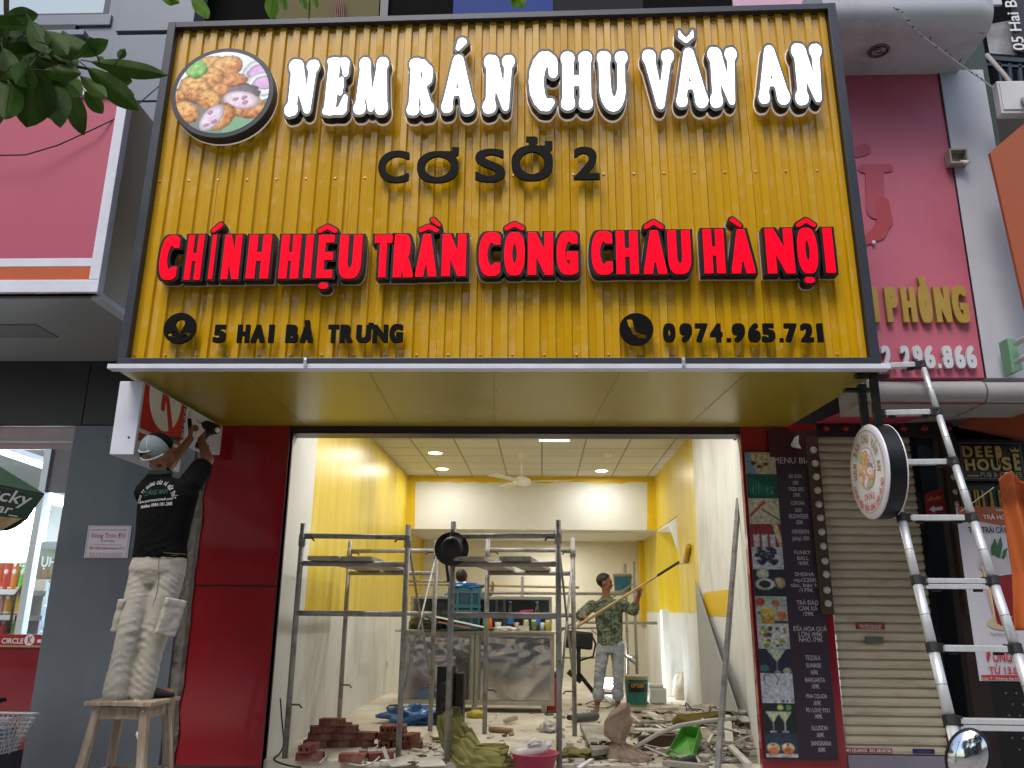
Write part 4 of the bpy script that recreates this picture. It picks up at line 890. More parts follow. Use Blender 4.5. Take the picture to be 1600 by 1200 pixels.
# ============================================================ right-hand neighbour
YP = 6.25
NB = thing('pink_shop_building', 'shop front on the right with a faded pink sign panel, white pier and rounded canopies', 'building', (3.5, YP, 0))
pzt = P(1440, 112, YP).z; pzb = P(1450, 590, YP).z; xm = P(1502, 350, YP).x; xr2 = P(1575, 350, YP).x
MB().bx(P(1330, 300, YP).x-.6, xm-.004, YP, YP+.08, pzb, pzt).build('sign_panel', mat('faded_pink_board', '#bb6076', .5, 0, .07, .7, .012, 4, dirt='#7d2d40', dscale=.8, damt=.35), NB)
m = MB(); m.bx(xm+.004, xr2, YP-.02, YP+.4, P(1560, 592, YP).z, pzt); m.build('white_pier', mat('white_board', '#b9bcc6', .5, 0, .04, 1.5, dirt='#85868c', dscale=1.4, damt=.3), NB, bevel=.004)
MB().bx(xm-.004, xm+.004, YP-.012, YP+.05, pzb, pzt).build('joint', M_blk, NB)
def ghost(caps, col_m):
    W_ = [];
    for (ax, ay, ar, bx_, by, br2) in caps:
        pa, pb = P(ax, ay, YP), P(bx_, by, YP); k = mpp(pa); W_.append((pa.x, pa.z, ar*k, pb.x, pb.z, br2*k))
    xa = [c_[0] for c_ in W_]+[c_[3] for c_ in W_]; za = [c_[1] for c_ in W_]+[c_[4] for c_ in W_]
    xs = np.arange(min(xa)-.2, max(xa)+.2, .01); ys = np.arange(min(za)-.2, max(za)+.2, .01); X, Yg = np.meshgrid(xs, ys)
    v, f_ = place_loops(contours(caps_sdf(X, Yg, W_, .03), xs, ys, 0.), .006, 1, 1, 0, 0, YP-.005-.001*len(NB.children)); MB().add(v, f_).build('old_letter_mark', col_m, NB)
M_gh = mat('ghost_pink', '#a8455a', .6, 0, .12, 3, .1, 9); M_gh2 = mat('ghost_red', '#a83a46', .6, 0, .1, 3)
ghost([(1338, 238, 9, 1350, 234, 10)], M_gh); ghost([(1347, 264, 7, 1388, 263, 7), (1366, 275, 14, 1368, 330, 14)], M_gh)
ghost([(1378, 318, 11, 1382, 345, 11), (1382, 345, 11, 1372, 365, 10), (1372, 365, 10, 1350, 378, 7)], M_gh2)
p = P(1364.5, 379, YP-.012); MB().box(p, (.025, .03, .025)).build('clip', M_trim, NB)
for ch, x0, x1, y0, y1 in (('N', 1350, 1376, 449, 503), ('P', 1381, 1407, 448, 503), ('H', 1406, 1435, 448, 503), ('Ò', 1430, 1460, 432, 504), ('N', 1457, 1489, 447, 503), ('G', 1486, 1515, 446, 504)):
    flat_letter(ch, x0, x1, y0, y1, .05, 1.4 if ch != 'Ò' else 1.8, YP-.045, .035, NB, mat('gold_letter', '#a8883a', .5, .1, .1, 5), 'gold_letter')
for ch, x0, x1 in (('1', 1366, 1376), ('2', 1377, 1394), ('.', 1397, 1402), ('2', 1407, 1424), ('9', 1426, 1443), ('6', 1444, 1462), ('.', 1466, 1472), ('8', 1472, 1490), ('6', 1491, 1509), ('6', 1509, 1527)):
    flat_letter(ch, x0, x1, 540 if ch != '.' else 568, 575, .045, 1.3, YP-.045, .03, NB, mat('white_letter', '#c6c8ce', .45, 0, .05), 'white_digit')
# upper rounded canopy
y0 = 5.55; zc0, zc1 = P(1400, 112, YP).z, 0
cz_b = P(1420, 75, y0+.12).z; cz_t = P(1420, 17, y0).z; xe = P(1568, 60, y0).x
M_can = mat('canopy_paint', '#b9bdc4', .45, 0, .08, 1.2, .02, 5, dirt='#6d6560', dscale=2, damt=.5); M_canu = mat('canopy_underside', '#8d7f7d', .7, 0, .1, 1, dirt='#6d5f5c', damt=.4)
rb_ = .16; prof = [(YP+1.2, pzt-.02)]+[(y0+rb_+rb_*math.sin(a)*1.0, pzt-.03+rb_-rb_*math.cos(a)) for a in np.linspace(0, -PI/2, 9)]+[(y0+rb_+rb_*math.sin(a), pzt+.20+rb_-rb_*math.cos(a)) for a in np.linspace(-PI/2, -PI, 9)]+[(YP+1.2, pzt+.20+2*rb_)]
xs0 = c11.x+.02; k = len(prof); cv = MB()
cv.add([Vector((x-(.10 if q == 2 else 0)*0, y+(.05 if q == 2 else 0)*(y < YP), z)) for q, x in enumerate((xs0, xe-.12, xe)) for y, z in prof], [(s_*k+i_, s_*k+(i_+1) % k, (s_+1)*k+(i_+1) % k, (s_+1)*k+i_) for s_ in (0, 1) for i_ in range(k)]+[tuple(range(k))[::-1], tuple(range(2*k, 3*k))]); co_ = cv.build('canopy', M_can, NB, smooth=True); es_ = co_.modifiers.new('e', 'EDGE_SPLIT'); es_.split_angle = R(40)
MB().slab([(xs0, YP+.0, pzt-.012), (xe-.03, YP+.0, pzt-.012), (xe-.03, y0+.17, pzt-.03), (xs0, y0+.17, pzt-.03)], (0, 0, .008)).build('canopy_soffit', M_canu, NB)
p = PZ(1373, 79, pzt-.03); m = MB(); m.lathe([(.065, -.0), (.065, -.01), (.085, -.012), (.09, 0)], p, 24); m.lathe([(.065, 0), (.05, .04), (.0001, .045)], p-Vector((0, 0, .02)), 24); ro = m.build('recessed_lamp', mat('lamp_housing', '#6a5f5c', .5, .2, .1), NB, smooth=True)
m = MB(); m.tube([p+Vector((.03*math.cos(a), .03*math.sin(a)-.0, -.012-.0*a)) for a in np.linspace(0, 5, 14)], .008, 6); m.build('bulb', mat('bulb_off', '#8d8580', .3, 0, 0), ro)
# lower rounded canopy with dark red fascia
zl1, zl0 = P(1450, 592, 5.75).z, P(1450, 626, 5.75).z; yl_ = 5.75; xe2 = P(1541, 605, yl_).x
zlr = P(1300, 664, YF).z
pr = [(YP+.05, pzb-.01), (yl_+.10, pzb-.01), (yl_+.0, pzb-.05), (yl_, zl0+.06), (yl_+.05, zl0)]
hh_ = (zl1-zl0)/2; pr = [(yl_+.5, zl1)]+[(yl_+hh_-hh_*math.sin(a), zl0+hh_+hh_*math.cos(a)) for a in np.linspace(0, PI, 13)]+[(yl_+.5, zl0)]
def extr(prf, xa, xb, nm, mt_, par):
    k = len(prf); MB().add([Vector((x, y, z)) for x in (xa, xb) for y, z in prf], [(i, (i+1) % k, k+(i+1) % k, k+i) for i in range(k)]+[tuple(range(k))[::-1], tuple(range(k, 2*k))]).build(nm, mt_, par, smooth=True).modifiers.new('e', 'EDGE_SPLIT').split_angle = R(40)
M_can2 = mat('canopy_paint_grey', '#8f8d8c', .5, 0, .1, 1.2, .02, 5, dirt='#65605c', dscale=2, damt=.5); extr(pr, c10.x+.06, xe2, 'lower_canopy', M_can2, NB); extr([(a, b-.005) for a, b in pr], xe2+.012, xe2+1.4, 'lower_canopy', M_can2, NB)
M_mar = mat('maroon_board', '#a8304c', .5, 0, .1, 2)
MB().slab([(c10.x+.06, yl_+.06, zl0-.006), (xe2, yl_+.06, zl0-.006), (xe2-.05, YF-.05, zlr), (x3, YF-.05, zlr)], (0, 0, .004)).build('maroon_soffit', M_mar, NB)
MB().slab([(xe2+.012, yl_+.06, zl0-.012), (xe2+1.4, yl_+.06, zl0-.012), (xe2+1.4, YF-.05, zlr+.1), (xe2-.04, YF-.05, zlr+.0)], (0, 0, .004)).build('pale_soffit', M_canu, NB)
# wall carrying shutter, door recess
xs_l, xs_r = P(1284, 760, YF).x, P(1450, 930, YF).x; xdr = P(1505, 930, YF).x
m = MB(); m.bx(x2+.02, xs_l-.021, YF+.05, YF+.3, zb-.05, 6.6); m.bx(xs_l-.02, xs_l+4.5, YF+.05, YF+.3, zlr-.12, 6.6); m.build('wall', mat('dark_upper_wall', '#2a2526', .8, 0, .2), NB)
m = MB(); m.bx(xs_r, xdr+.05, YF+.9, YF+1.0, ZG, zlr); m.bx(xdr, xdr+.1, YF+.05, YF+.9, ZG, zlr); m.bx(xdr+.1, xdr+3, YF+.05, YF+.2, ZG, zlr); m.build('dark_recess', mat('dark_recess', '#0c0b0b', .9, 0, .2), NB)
m = MB(); m.bx(xdr-.06, xdr+.10, YF-.04, YF+.06, ZG, zlr-.1); m.build('old_post', mat('brown_post', '#3a2a24', .8, 0, .3, 6, .3, 14), NB)
# studded black wall low on the right
m = MB(); m.bx(xdr+.1, xdr+3, YF-.02, YF+.04, ZG, P(1550, 1066, YF).z); sd_ = m.build('studded_board', M_blk, NB)
m = MB()
for i in range(14):
    for j in range(6): 
        z = P(1550, 1070, YF).z-.06-j*.085; m.ell((xdr+.22+i*.085+(j % 2)*.042, YF-.022, z), .011, None, 8)
m.build('stud', mat('stud_metal', '#8c8c8c', .3, .8, 0), sd_)
# roller shutter
RS = thing('roller_shutter', 'closed beige roller shutter between the drinks menu and the dark doorway', 'shutter', (xs_l, YF, ZG))
zs1 = zlr-.10; zs0 = P(1400, 1180, YF).z; ns = 36
M_sh = mat('beige_slats', '#bdb39c', .55, .0, .1, 2, .02, 20, stretch=(1, 1, 6), dirt='#5c5548', dscale=2.5, damt=.45)
m = MB(); hs_ = (zs1-zs0)/ns
for i in range(ns):
    z = zs0+i*hs_; big = i % 2
    pf = [(YF+.012, z), (YF-.012, z+.010), (YF-.016, z+hs_*.45), (YF-.010, z+hs_*.8), (YF+.010, z+hs_*.93), (YF+.012, z+hs_)]
    m.add([Vector((x, y, zz)) for x in (xs_l, xs_r) for y, zz in pf], [(q, q+1, 7+q, 6+q) for q in range(5)])
m.build('slat_curtain', M_sh, RS, recalc=False)
MB().bx(xs_l, xs_r, YF-.02, YF+.015, ZG, zs0).build('bottom_rail', mat('lilac_rail', '#8a8594', .4, .3, .1), RS)
m = MB(); m.bx(xs_r-.002, xs_r+.05, YF-.03, YF+.04, ZG, zs1); m.build('guide_rail', M_blk, RS)
def sticker(par, nm, pxa, pya, pxb, pyb, mt_, Y, txts=()):
    a, b = P(pxa, pya, Y), P(pxb, pyb, Y); MB().bx(a.x, b.x, Y, Y+.006, b.z, a.z).build(nm, mt_, par)
    for body, u, v, wd, tm in txts:
        m = MB(); text_on(m, body, lambda x, y: Vector((a.x+(b.x-a.x)*u+x, Y-.002, b.z+(a.z-b.z)*v+y)), (b.x-a.x)*wd, None, .02); m.build('lettering', tm, par)
M_stk = mat('red_sticker', '#8d1a24', .5, 0, .05)
sticker(RS, 'red_sticker', 1337, 974, 1383, 983.5, M_stk, YF-.024, [('CỬA CUỐN VINH QUANG', .5, .55, .8, M_txtw), ('ĐT: 031.3610136', .5, .12, .7, M_txtw)])
sticker(RS, 'red_sticker', 1312, 1168.5, 1394, 1177, M_stk, YF-.024, [('VINH QUANG  031.3610136', .5, .2, .96, M_txtw)])
sticker(RS, 'blue_sticker', 1426, 1170, 1461, 1178, mat('navy_sticker', '#1a1c52', .5, 0, .05), YF-.024, [('AUSTDOOR', .5, .3, .6, mat('blue_print', '#4a5aa8', .5, 0, 0))])
p = P(1366, 1000, YF-.03); m = MB(); m.box(p, (.15, .014, .055)); lk = m.build('lock_plate', mat('lock_grey', '#6c6860', .4, .5, .2, 20), RS, bevel=.003)
m = MB(); m.lathe([(.0001, -.012), (.02, -.012), (.022, 0)], p-Vector((0, .006, 0)), 16, Matrix.Rotation(R(90), 3, 'X')); m.build('keyhole', M_blk, lk)
# drinks menu
MN = thing('drinks_menu', 'tall dark purple drinks menu board with a column of drink photos', 'menu board', P(1240, 1186, YF-.1))
Ym = YF-.10
tl, bl_ = P(1162, 707, Ym), P(1199, 1186, Ym); mr_ = P(1311, 1186, Ym); mtp = tl.z; mbt = bl_.z; mx0 = (tl.x+bl_.x)/2; mx1 = mr_.x
MB().bx(mx0, mx1, Ym, Ym+.03, mbt, mtp).build('board', mat('menu_purple', '#2e1f2e', .4, 0, .06, 2), MN)
def zr_(py, px=1235): return P(px, py, Ym).z
pw2 = P(1250, 1150, Ym).x-P(1199, 1150, Ym).x
def mkpic(kind):
    def f_(U, V):
        n = len(U); c_ = np.zeros((n, 3)); nz = np.array([noise.noise(Vector((a*6, b*6, kind*3.3))) for a, b in zip(U, V)])
        def circle(cx, cy, r, colr, rx=1.): k = np.hypot((U-cx)/rx, V-cy) < r; c_[k] = np.array(colr)*(1+.35*nz[k])[:, None]
        def rect(a, b, d, e, colr): k = (U > a) & (U < b) & (V > d) & (V < e); c_[k] = np.array(colr)*(1+.3*nz[k])[:, None]
        def glass_(cx, base, top, wd, colr):
            k = (np.abs(U-cx) < wd*(V-base)/(top-base)) & (V > base) & (V < top); c_[k] = colr; rect(cx-.015, cx+.015, .05, base+.02, (.6, .65, .62)); rect(cx-.1, cx+.1, .04, .07, (.6, .65, .62))
        if kind == 0:
            c_[:] = (.62, .56, .40); k = U < .35-.2*V; c_[k] = (.22, .36, .55)
            for a in (.3, .5, .68): rect(a, a+.1, .2, .98, (.50, .36, .14)); rect(a+.01, a+.03, .2, .98, (.75, .65, .4))
            for a, b in ((.45, .35), (.66, .45), (.25, .5)): circle(a, b, .09, (.10, .05, .04))
        if kind == 1:
            c_[:] = (.0, .10, .07)
            for q in range(9):
                a = .08+q*.09; rect(a, a+.05, .15, .55-.02*q, (.01, .22, .14)); rect(a+.015, a+.035, .5-.02*q, .85-.05*q, (.05, .34, .22)); rect(a+.01, a+.02, .2, .5, (.3, .55, .42))
        if kind == 2:
            c_[:] = (.62, .58, .42)
            for q in range(7): circle(.08+q*.07, .35+q*.08, .07, (.45, .06, .05)); circle(.1+q*.06, .25+q*.07, .05, (.7, .66, .6))
            k = np.abs((V-.6)+(U-.4)*.75) < .035; c_[k & (U > .4)] = (.10, .05, .05); circle(.38, .25, .06, (.25, .32, .12))
        if kind == 3:
            c_[:] = (.32, .02, .04)
            for a in (.15, .42, .68): rect(a-.06, a+.12, 0, .55, (.6, .62, .66)); rect(a-.01, a+.07, .5, .9, (.2, .03, .04))
            k = np.abs(U-.9+.2*(V-.5)) < .08; c_[k] = (.66, .62, .34)
        if kind == 4:
            c_[:] = (.62, .64, .70)
            for q in range(26): circle(.15+random.random()*.6, .25+random.random()*.75, .10, (.02, .02, .05)); 
            for q in range(22): circle(.15+random.random()*.6, .25+random.random()*.75, .022, (.3, .3, .4))
        if kind == 5:
            c_[:] = (.015, .02, .03); circle(.3, .85, .2, (.5, .52, .4)); k = np.abs(np.hypot(U-.35, (V-.45)*1.4)-.25) < .05; c_[k] = (.6, .66, .66); circle(.82, .5, .2, (.5, .4, .22)); k = np.abs(U-.6-.3*(.8-V)) < .025; c_[k] = (.02, .02, .05)
        if kind == 6:
            c_[:] = (.45, .52, .44); rect(.15, .6, .02, .55, (.62, .3, .06)); circle(.38, .4, .2, (.7, .5, .1)); circle(.65, .75, .14, (.5, .2, .1)); circle(.82, .3, .16, (.62, .18, .06)); circle(.15, .8, .16, (.5, .06, .06)); rect(.55, 1, 0, .12, (.05, .05, .05)); circle(.1, .4, .1, (.55, .55, .5)); circle(.1, .4, .06, (.1, .1, .1))
        if kind == 7:
            c_[:] = (.62, .64, .62)
            for q in range(34): circle(.1+random.random()*.8, .12+random.random()*.75, .04+.07*random.random(), random.choice([(.45, .03, .06), (.7, .62, .3), (.2, .35, .06), (.72, .7, .6), (.4, .1, .04), (.05, .08, .03)]))
        if kind == 8: c_[:] = (.015, .02, .05); glass_(.55, .45, .98, .3, (.55, .62, .46)); circle(.15, .2, .14, (.06, .2, .22)); circle(.85, .1, .12, (.5, .58, .3))
        if kind == 9:
            c_[:] = (.6, .63, .72); k = np.abs(np.hypot((U-.32)*1., V-.78)-.22) < .02; c_[k] = (.14, .16, .16); glass_(.36, .35, .62, .14, (.52, .56, .6)); circle(.66, .08, .04, (.06, .02, .02)); circle(.78, .07, .04, (.06, .02, .02))
        if kind == 10: c_[:] = (.01, .02, .02); glass_(.3, .35, .72, .22, (.55, .66, .42)); glass_(.66, .35, .72, .22, (.55, .66, .42)); circle(.55, .86, .09, (.6, .7, .2)); circle(.8, .86, .09, (.15, .4, .1))
        if kind == 11: c_[:] = (.03, .05, .1); rect(0, 1, 0, .16, (.62, .62, .6)); [(circle(a, .4, .2, (.75, .62, .34)), circle(a, .28, .15, (.7, .2, .06)), circle(a, .52, .05, (.25, .03, .02))) for a in (.25, .7)]
        nq = np.array([noise.fractal(Vector((a*11, b*11, kind*7.7)), 1., 2., 4) for a, b in zip(U, V)])
        c_ = c_*(.72+.5*nq+.25*np.clip(1-np.hypot(U-.45, V-.6)*1.3, 0, 1))[:, None]; k_ = int(round(math.sqrt(n*61/49)))
        g = c_.reshape(61, 49, 3)
        for _ in range(2): g = (g*2+np.roll(g, 1, 0)+np.roll(g, -1, 0)+np.roll(g, 1, 1)+np.roll(g, -1, 1))/6
        return g.reshape(-1, 3)*.85
    return f_
rows_ = [707, 741, 779, 819, 855, 890, 932, 975, 1014, 1052, 1099, 1146, 1184]
for k in range(12):
    za, zb_ = zr_(rows_[k]), zr_(rows_[k+1])
    print_mesh('drink_photo', lambda u, v: Vector((mx0+pw2*u, Ym-.003, zb_+(za-zb_)*v)), 60, 48, mkpic(k), picmat('photo_print', .4), MN)
m = MB()
for body, py, wpx, hpx in (('MENU BIA', 724, 58, 10), ('SÀI GÒN', 747, 20, 6), ('/30K', 757, 10, 6), ('TIGER BẠC', 767, 25, 6), ('/30K', 776, 11, 6), ('CORONA', 789, 21, 6.5), ('/60K', 800, 11, 6.5), ('BUDWEISER', 810, 30, 7), ('/50K', 819, 11, 6.5), ('HENEIKEN', 834, 26, 7), ('(pháp) /50K', 844, 27, 6.5), ('FUNKY', 866, 25, 6), ('BALL', 875, 18, 6), ('/69K', 883, 17, 6), ('SHISHA', 900, 30, 6), ('vip/220K', 909, 37, 6), ('táo, bạc hà', 917, 46, 6), ('/179K', 925, 22, 6), ('TRÀ ĐÀO', 945, 34, 7), ('CAM XẢ', 954, 29, 7), ('/39K', 962, 17, 6), ('ĐĨA HOA QUẢ', 986, 52, 7), ('LỚN /99K', 995, 37, 7), ('NHỎ /79K', 1003, 37, 7), ('TEQUILA', 1031, 23, 7), ('SUNRISE', 1043, 23, 6.5), ('/69K', 1054, 12, 7), ('MARGARITA', 1066, 31, 7), ('/69K', 1076, 12, 7), ('PINA COLADA', 1091, 32, 6.5), ('/69K', 1102, 12, 7), ('PS I LOVE YOU', 1113, 36, 6.5), ('/49K', 1123, 12, 7), ('ILLUSION', 1141, 24, 7), ('/69K', 1152, 12, 7), ('SANGRARIA', 1165, 31, 7), ('/69K', 1175, 12, 7)):
    px = 1242+(py-743)*.0985+(-2 if py < 730 else 0); c_ = P(px, py, Ym-.004); k = mpp(c_); text_on(m, body, lambda x, y: Vector((c_.x+x, Ym-.004, c_.z+y)), wpx*k, hpx*k, .004 if py > 730 else .0, 1.)
m.build('lettering', mat('menu_white', '#b9b4b8', .5, 0, 0), MN)
# bulb strip
BS = thing('bulb_strip', 'brown strip of round white bulbs running down beside the roller shutter', 'light strip', P(1278, 960, Ym-.05))
a, b = P(1266, 680, YF-.16), P(1297, 960, YF-.16)
MB().slab([(a.x*.5+b.x*.5-.045, YF-.13, b.z), (a.x*.5+b.x*.5+.06, YF-.13, b.z), (a.x*.5+b.x*.5+.06, YF-.13, a.z), (a.x*.5+b.x*.5-.045, YF-.13, a.z)], (0, .05, 0)).build('strip', mat('brown_strip', '#4a3826', .6, .1, .15, 4), BS)
M_bulb = mat('opal_bulb', '#b6b2b4', .3, 0, .03); M_rbulb = mat('red_bulb', '#8c1c1c', .35, 0, .05)
for px, py in ((1271, 703), (1274, 724), (1275.5, 745), (1277.5, 766), (1279.5, 788), (1282, 809), (1284, 831), (1286.5, 853.5), (1289, 876.5), (1291, 897.5), (1292, 922), (1294, 943)):
    p = P(px, py, YF-.16); MB().ell(p, .030, None, 14).build('bulb', M_bulb, BS, smooth=True)
RB = thing('red_bulb_row', 'row of small red bulbs on a dark rail above the roller shutter', 'light strip', P(1380, 668, YF-.1))
a, b = P(1275, 668, YF-.08), P(1490, 668, YF-.08); MB().bx(a.x, b.x, YF-.06, YF+.05, a.z-.07, a.z+.05).build('rail', mat('dark_rail', '#241c1c', .7, 0, .2), RB)
for px in (1291, 1321, 1352, 1382, 1412, 1444, 1480): p = P(px, 669, YF-.09); MB().ell(p, (.034, .034, .030), None, 12).build('bulb', M_rbulb, RB, smooth=True)
# second short bulb strip at the doorway post
B2 = thing('bulb_strip', 'short strip of white bulbs on the post beside the dark doorway', 'light strip', (xdr, YF-.06, ZG))
MB().bx(xdr-.03, xdr+.05, YF-.08, YF-.042, P(1500, 960, YF).z, P(1490, 690, YF).z).build('strip', MATS['brown_strip'], B2)
for py in (702, 745, 768, 787, 905, 945): p = Vector((xdr+.01, YF-.10, P(1495, py, YF-.1).z)); MB().ell(p, .028, None, 12).build('bulb', M_bulb, B2, smooth=True)
# pub sign
Yd = 6.75
def rect_px(x0, x1, y0, y1, Y): return P(x0, (y0+y1)/2, Y).x, P(x1, (y0+y1)/2, Y).x, P((x0+x1)/2, y1, Y).z, P((x0+x1)/2, y0, Y).z
PS = thing('pub_sign', 'black pub sign with gold deep house lettering above the poster', 'sign', P(1546, 750, Yd)); PS['label'] = 'black framed pub sign with gold lettering above the tea poster'
xa, xb, za, zb_ = rect_px(1499, 1600, 689, 751, Yd); MB().bx(xa, xb, Yd, Yd+.05, za, zb_).build('board', M_blk, PS)
m = MB(); e = .014
for q in ((xa+e, xb-e, za+e, za+e+.008), (xa+e, xb-e, zb_-e-.008, zb_-e), (xa+e, xa+e+.008, za+e, zb_-e), (xb-e-.008, xb-e, za+e, zb_-e)): m.bx(q[0], q[1], Yd-.004, Yd, q[2], q[3])
m.build('border', mat('border_grey', '#55585c', .4, .3, 0), PS)
def lp(ch, x0, x1, y0, y1, d=.04): flat_letter(ch, x0, x1, y0, y1, d, 1.0, Yd-.018, .016, PS, M_goldl, 'gold_letter')
M_goldl = mat('antique_gold', '#9c8c52', .35, .35, .25, 8)
for a in (('D', 1503, 1521, 697, 714), ('E', 1523, 1536, 697, 714), ('E', 1538, 1552, 697, 714), ('P', 1554, 1568, 697, 727), ('H', 1507, 1525, 717, 735), ('O', 1526, 1546, 717, 735), ('U', 1548, 1564, 717, 735), ('S', 1565, 1581, 714, 735), ('E', 1582, 1596, 709, 735)): lp(*a)
m = MB(); q = P(1586, 706, Yd-.018); m.slab([q+Vector(v) for v in ((-.03, 0, 0), (.03, 0, 0), (.04, 0, .03), (.015, 0, .015), (0, 0, .04), (-.015, 0, .015), (-.04, 0, .03))], (0, .016, 0)); m.build('crown', M_goldl, PS)
m = MB(); c_ = P(1565, 745, Yd-.006); k = mpp(c_); text_on(m, 'PUB & COFFEE', lambda x, y: Vector((c_.x+x, Yd-.006, c_.z+y)), 64*k, None, .02); a = P(1511, 743, Yd); m.bx(a.x, a.x+18*k, Yd-.006, Yd, a.z-.008, a.z+.004); m.build('small_lettering', mat('dull_gold', '#8d8466', .4, .2, .1), PS)
PB2 = thing('pub_banner', 'black banner with tall yellow pub lettering half hidden by the orange sheet', 'banner', P(1550, 793, Yd+.1))
xa, xb, za, zb_ = rect_px(1502, 1625, 751, 830, Yd+.1); MB().bx(xa, xb, Yd+.1, Yd+.13, za, zb_).build('board', M_blk, PB2)
for ch, x0, x1 in (('P', 1511, 1520), ('U', 1522, 1532), ('B', 1533, 1541), ('&', 1545, 1555), ('F', 1559, 1567), ('O', 1569, 1578), ('O', 1580, 1589), ('D', 1591, 1600)): flat_letter(ch, x0, x1, 766, 797, .03, 1.2, Yd+.085, .012, PB2, mat('yellow_letter', '#b08e1e', .45, .1, .1), 'yellow_letter')
# poster
Yt = 6.5
PO = thing('tea_poster', 'hanging white and orange tea poster with a red drink behind the ladder', 'poster', P(1570, 1064, Yt))
pa, pb = P(1493, 792, Yt), P(1531, 1064, Yt); xa = (pa.x+pb.x)/2; xb = xa+.78; za, zb_ = pb.z, pa.z
def pz(py): return P(1560, py, Yt).z
m = MB(); m.grid(lambda u, v: Vector((xa+(xb-xa)*u, Yt+.012*math.sin(u*7+v*3), za+(zb_-za)*v)), 16, 24); m.build('sheet', mat('poster_white', '#bdbcc6', .5, 0, .03), PO, solid=.003)
def onp(x, z, e=.006): u = (x-xa)/(xb-xa); v = (z-za)/(zb_-za); return Vector((x, Yt+.012*math.sin(u*7+v*3)-e, z))
def patch(fnp_, n, nm, mt_, e=.006): MB().grid(lambda u, v: onp(*fnp_(u, v), e), n, n).build(nm, mt_, PO)
z8 = pz(805); patch(lambda u, v: (xa+.012+(xb-xa-.012)*u, (z8-.06*math.sin(min(1, u*1.1)*PI)*1.3)*(1-v)+(zb_)*v), 16, 'orange_header', mat('poster_orange', '#a4512a', .5, 0, .06))
patch(lambda u, v: (xa+.014+(xb-xa)*.97*u, za+.008+.035*v), 8, 'red_footer', mat('poster_red', '#a8323a', .5, 0, .04))
def pt(body, px, py, wpx, hpx, mt_, off=.02):
    c_ = P(px, py, Yt); k = mpp(c_); m = MB(); text_on(m, body, lambda x, y: onp(c_.x+x, c_.z+y, .011), wpx*k, hpx*k, off); m.build('lettering', mt_, PO)
pt('TRÀ HOA QUẢ', 1568, 812, 66, 7, M_txtw); pt('TRÀ TRÁI CÂY THANH MÁT', 1570, 833, 112, 9.5, M_txtk, .01); pt('Trà Dưa Hấu Cam', 1568, 993, 40, 4, M_txtk, 0)
pt('ĐỒNG GIÁ', 1575, 1034, 64, 15, M_txtr, .02); pt('TỪ 13.000Đ', 1580, 1053, 66, 10.5, M_txtr, .02); pt('Lưu Ý : Không Áp Dụng', 1568, 1062, 66, 3.6, M_txtw, .0); pt('TOPPING', 1563, 799, 18, 3, M_txtw)
def px_patch(pxy, nm, mt_, e=.008, n=None):
    pts = [onp(P(x, y, Yt).x, P(x, y, Yt).z, e) for x, y in pxy]; MB().add(pts, [tuple(range(len(pts)))]).build(nm, mt_, PO)
elp = lambda cx, cy, rx, ry: [(cx+rx*math.cos(a), cy+ry*math.sin(a)) for a in np.linspace(0, 2*PI, 28, endpoint=False)]
px_patch(elp(1572, 974, 29, 11), 'printed_coaster', mat('print_beige', '#b3a58c', .5, 0, .03), .007)
px_patch([(1533, 885), (1586, 893), (1584, 977), (1572, 982), (1558, 974), (1548, 940)], 'printed_glass', mat('print_red', '#7d1420', .4, 0, .25, 12), .009)
px_patch([(1528, 888), (1533, 870), (1545, 860), (1568, 862), (1588, 880), (1586, 896), (1560, 900)], 'printed_ice', mat('print_ice', '#a9a6ae', .4, 0, .12, 14), .010)
px_patch([(1533, 885), (1540, 880), (1556, 970), (1553, 968), (1545, 935)], 'printed_rim', mat('print_rim', '#c9b090', .4, 0, .05), .011)
for lf in ([(1547, 868), (1546, 855), (1552, 841), (1555, 850), (1553, 868)], [(1553, 870), (1555, 855), (1561, 838), (1564, 852), (1560, 872)], [(1562, 872), (1565, 860), (1572, 856), (1570, 866), (1566, 874)]): px_patch(lf, 'printed_leaf', mat('print_leaf', '#2c5a34', .4, 0, .1), .012)
px_patch(elp(1606, 905, 22, 60), 'printed_fruit', mat('print_orange', '#c06a1a', .4, 0, .1), .008)
# arrow sign
AR = thing('arrow_sign', 'small tilted red sign with a white left arrow in the dark doorway', 'sign', P(1461, 803, YF-.06))
pts = [P(1445, 772, YF-.06), P(1473, 762, YF-.06), P(1478, 800, YF-.06), P(1449, 804, YF-.06)]; MB().slab(pts, (0, .02, 0)).build('board', mat('arrow_red', '#8c1f22', .5, 0, .08), AR, bevel=.002)
c_ = P(1462, 795, YF-.07); k = mpp(c_); m = MB(); m.slab([c_+Vector((x*k, 0, z*k)) for x, z in ((-10, -1), (-2, 5), (-2, 2), (11, 4), (11, -1.5), (-2, -3), (-2, -6))], (0, .004, 0)); m.build('arrow', M_txtw, AR)
m = MB(); c2 = P(1460.5, 781, YF-.07); text_on(m, 'LỐI LÊN', lambda x, y: Vector((c2.x+x, YF-.07, c2.z+y+x*.17)), 21*k, None, .02); m.build('lettering', mat('yellow_print', '#c9a03a', .5, 0, 0), AR)
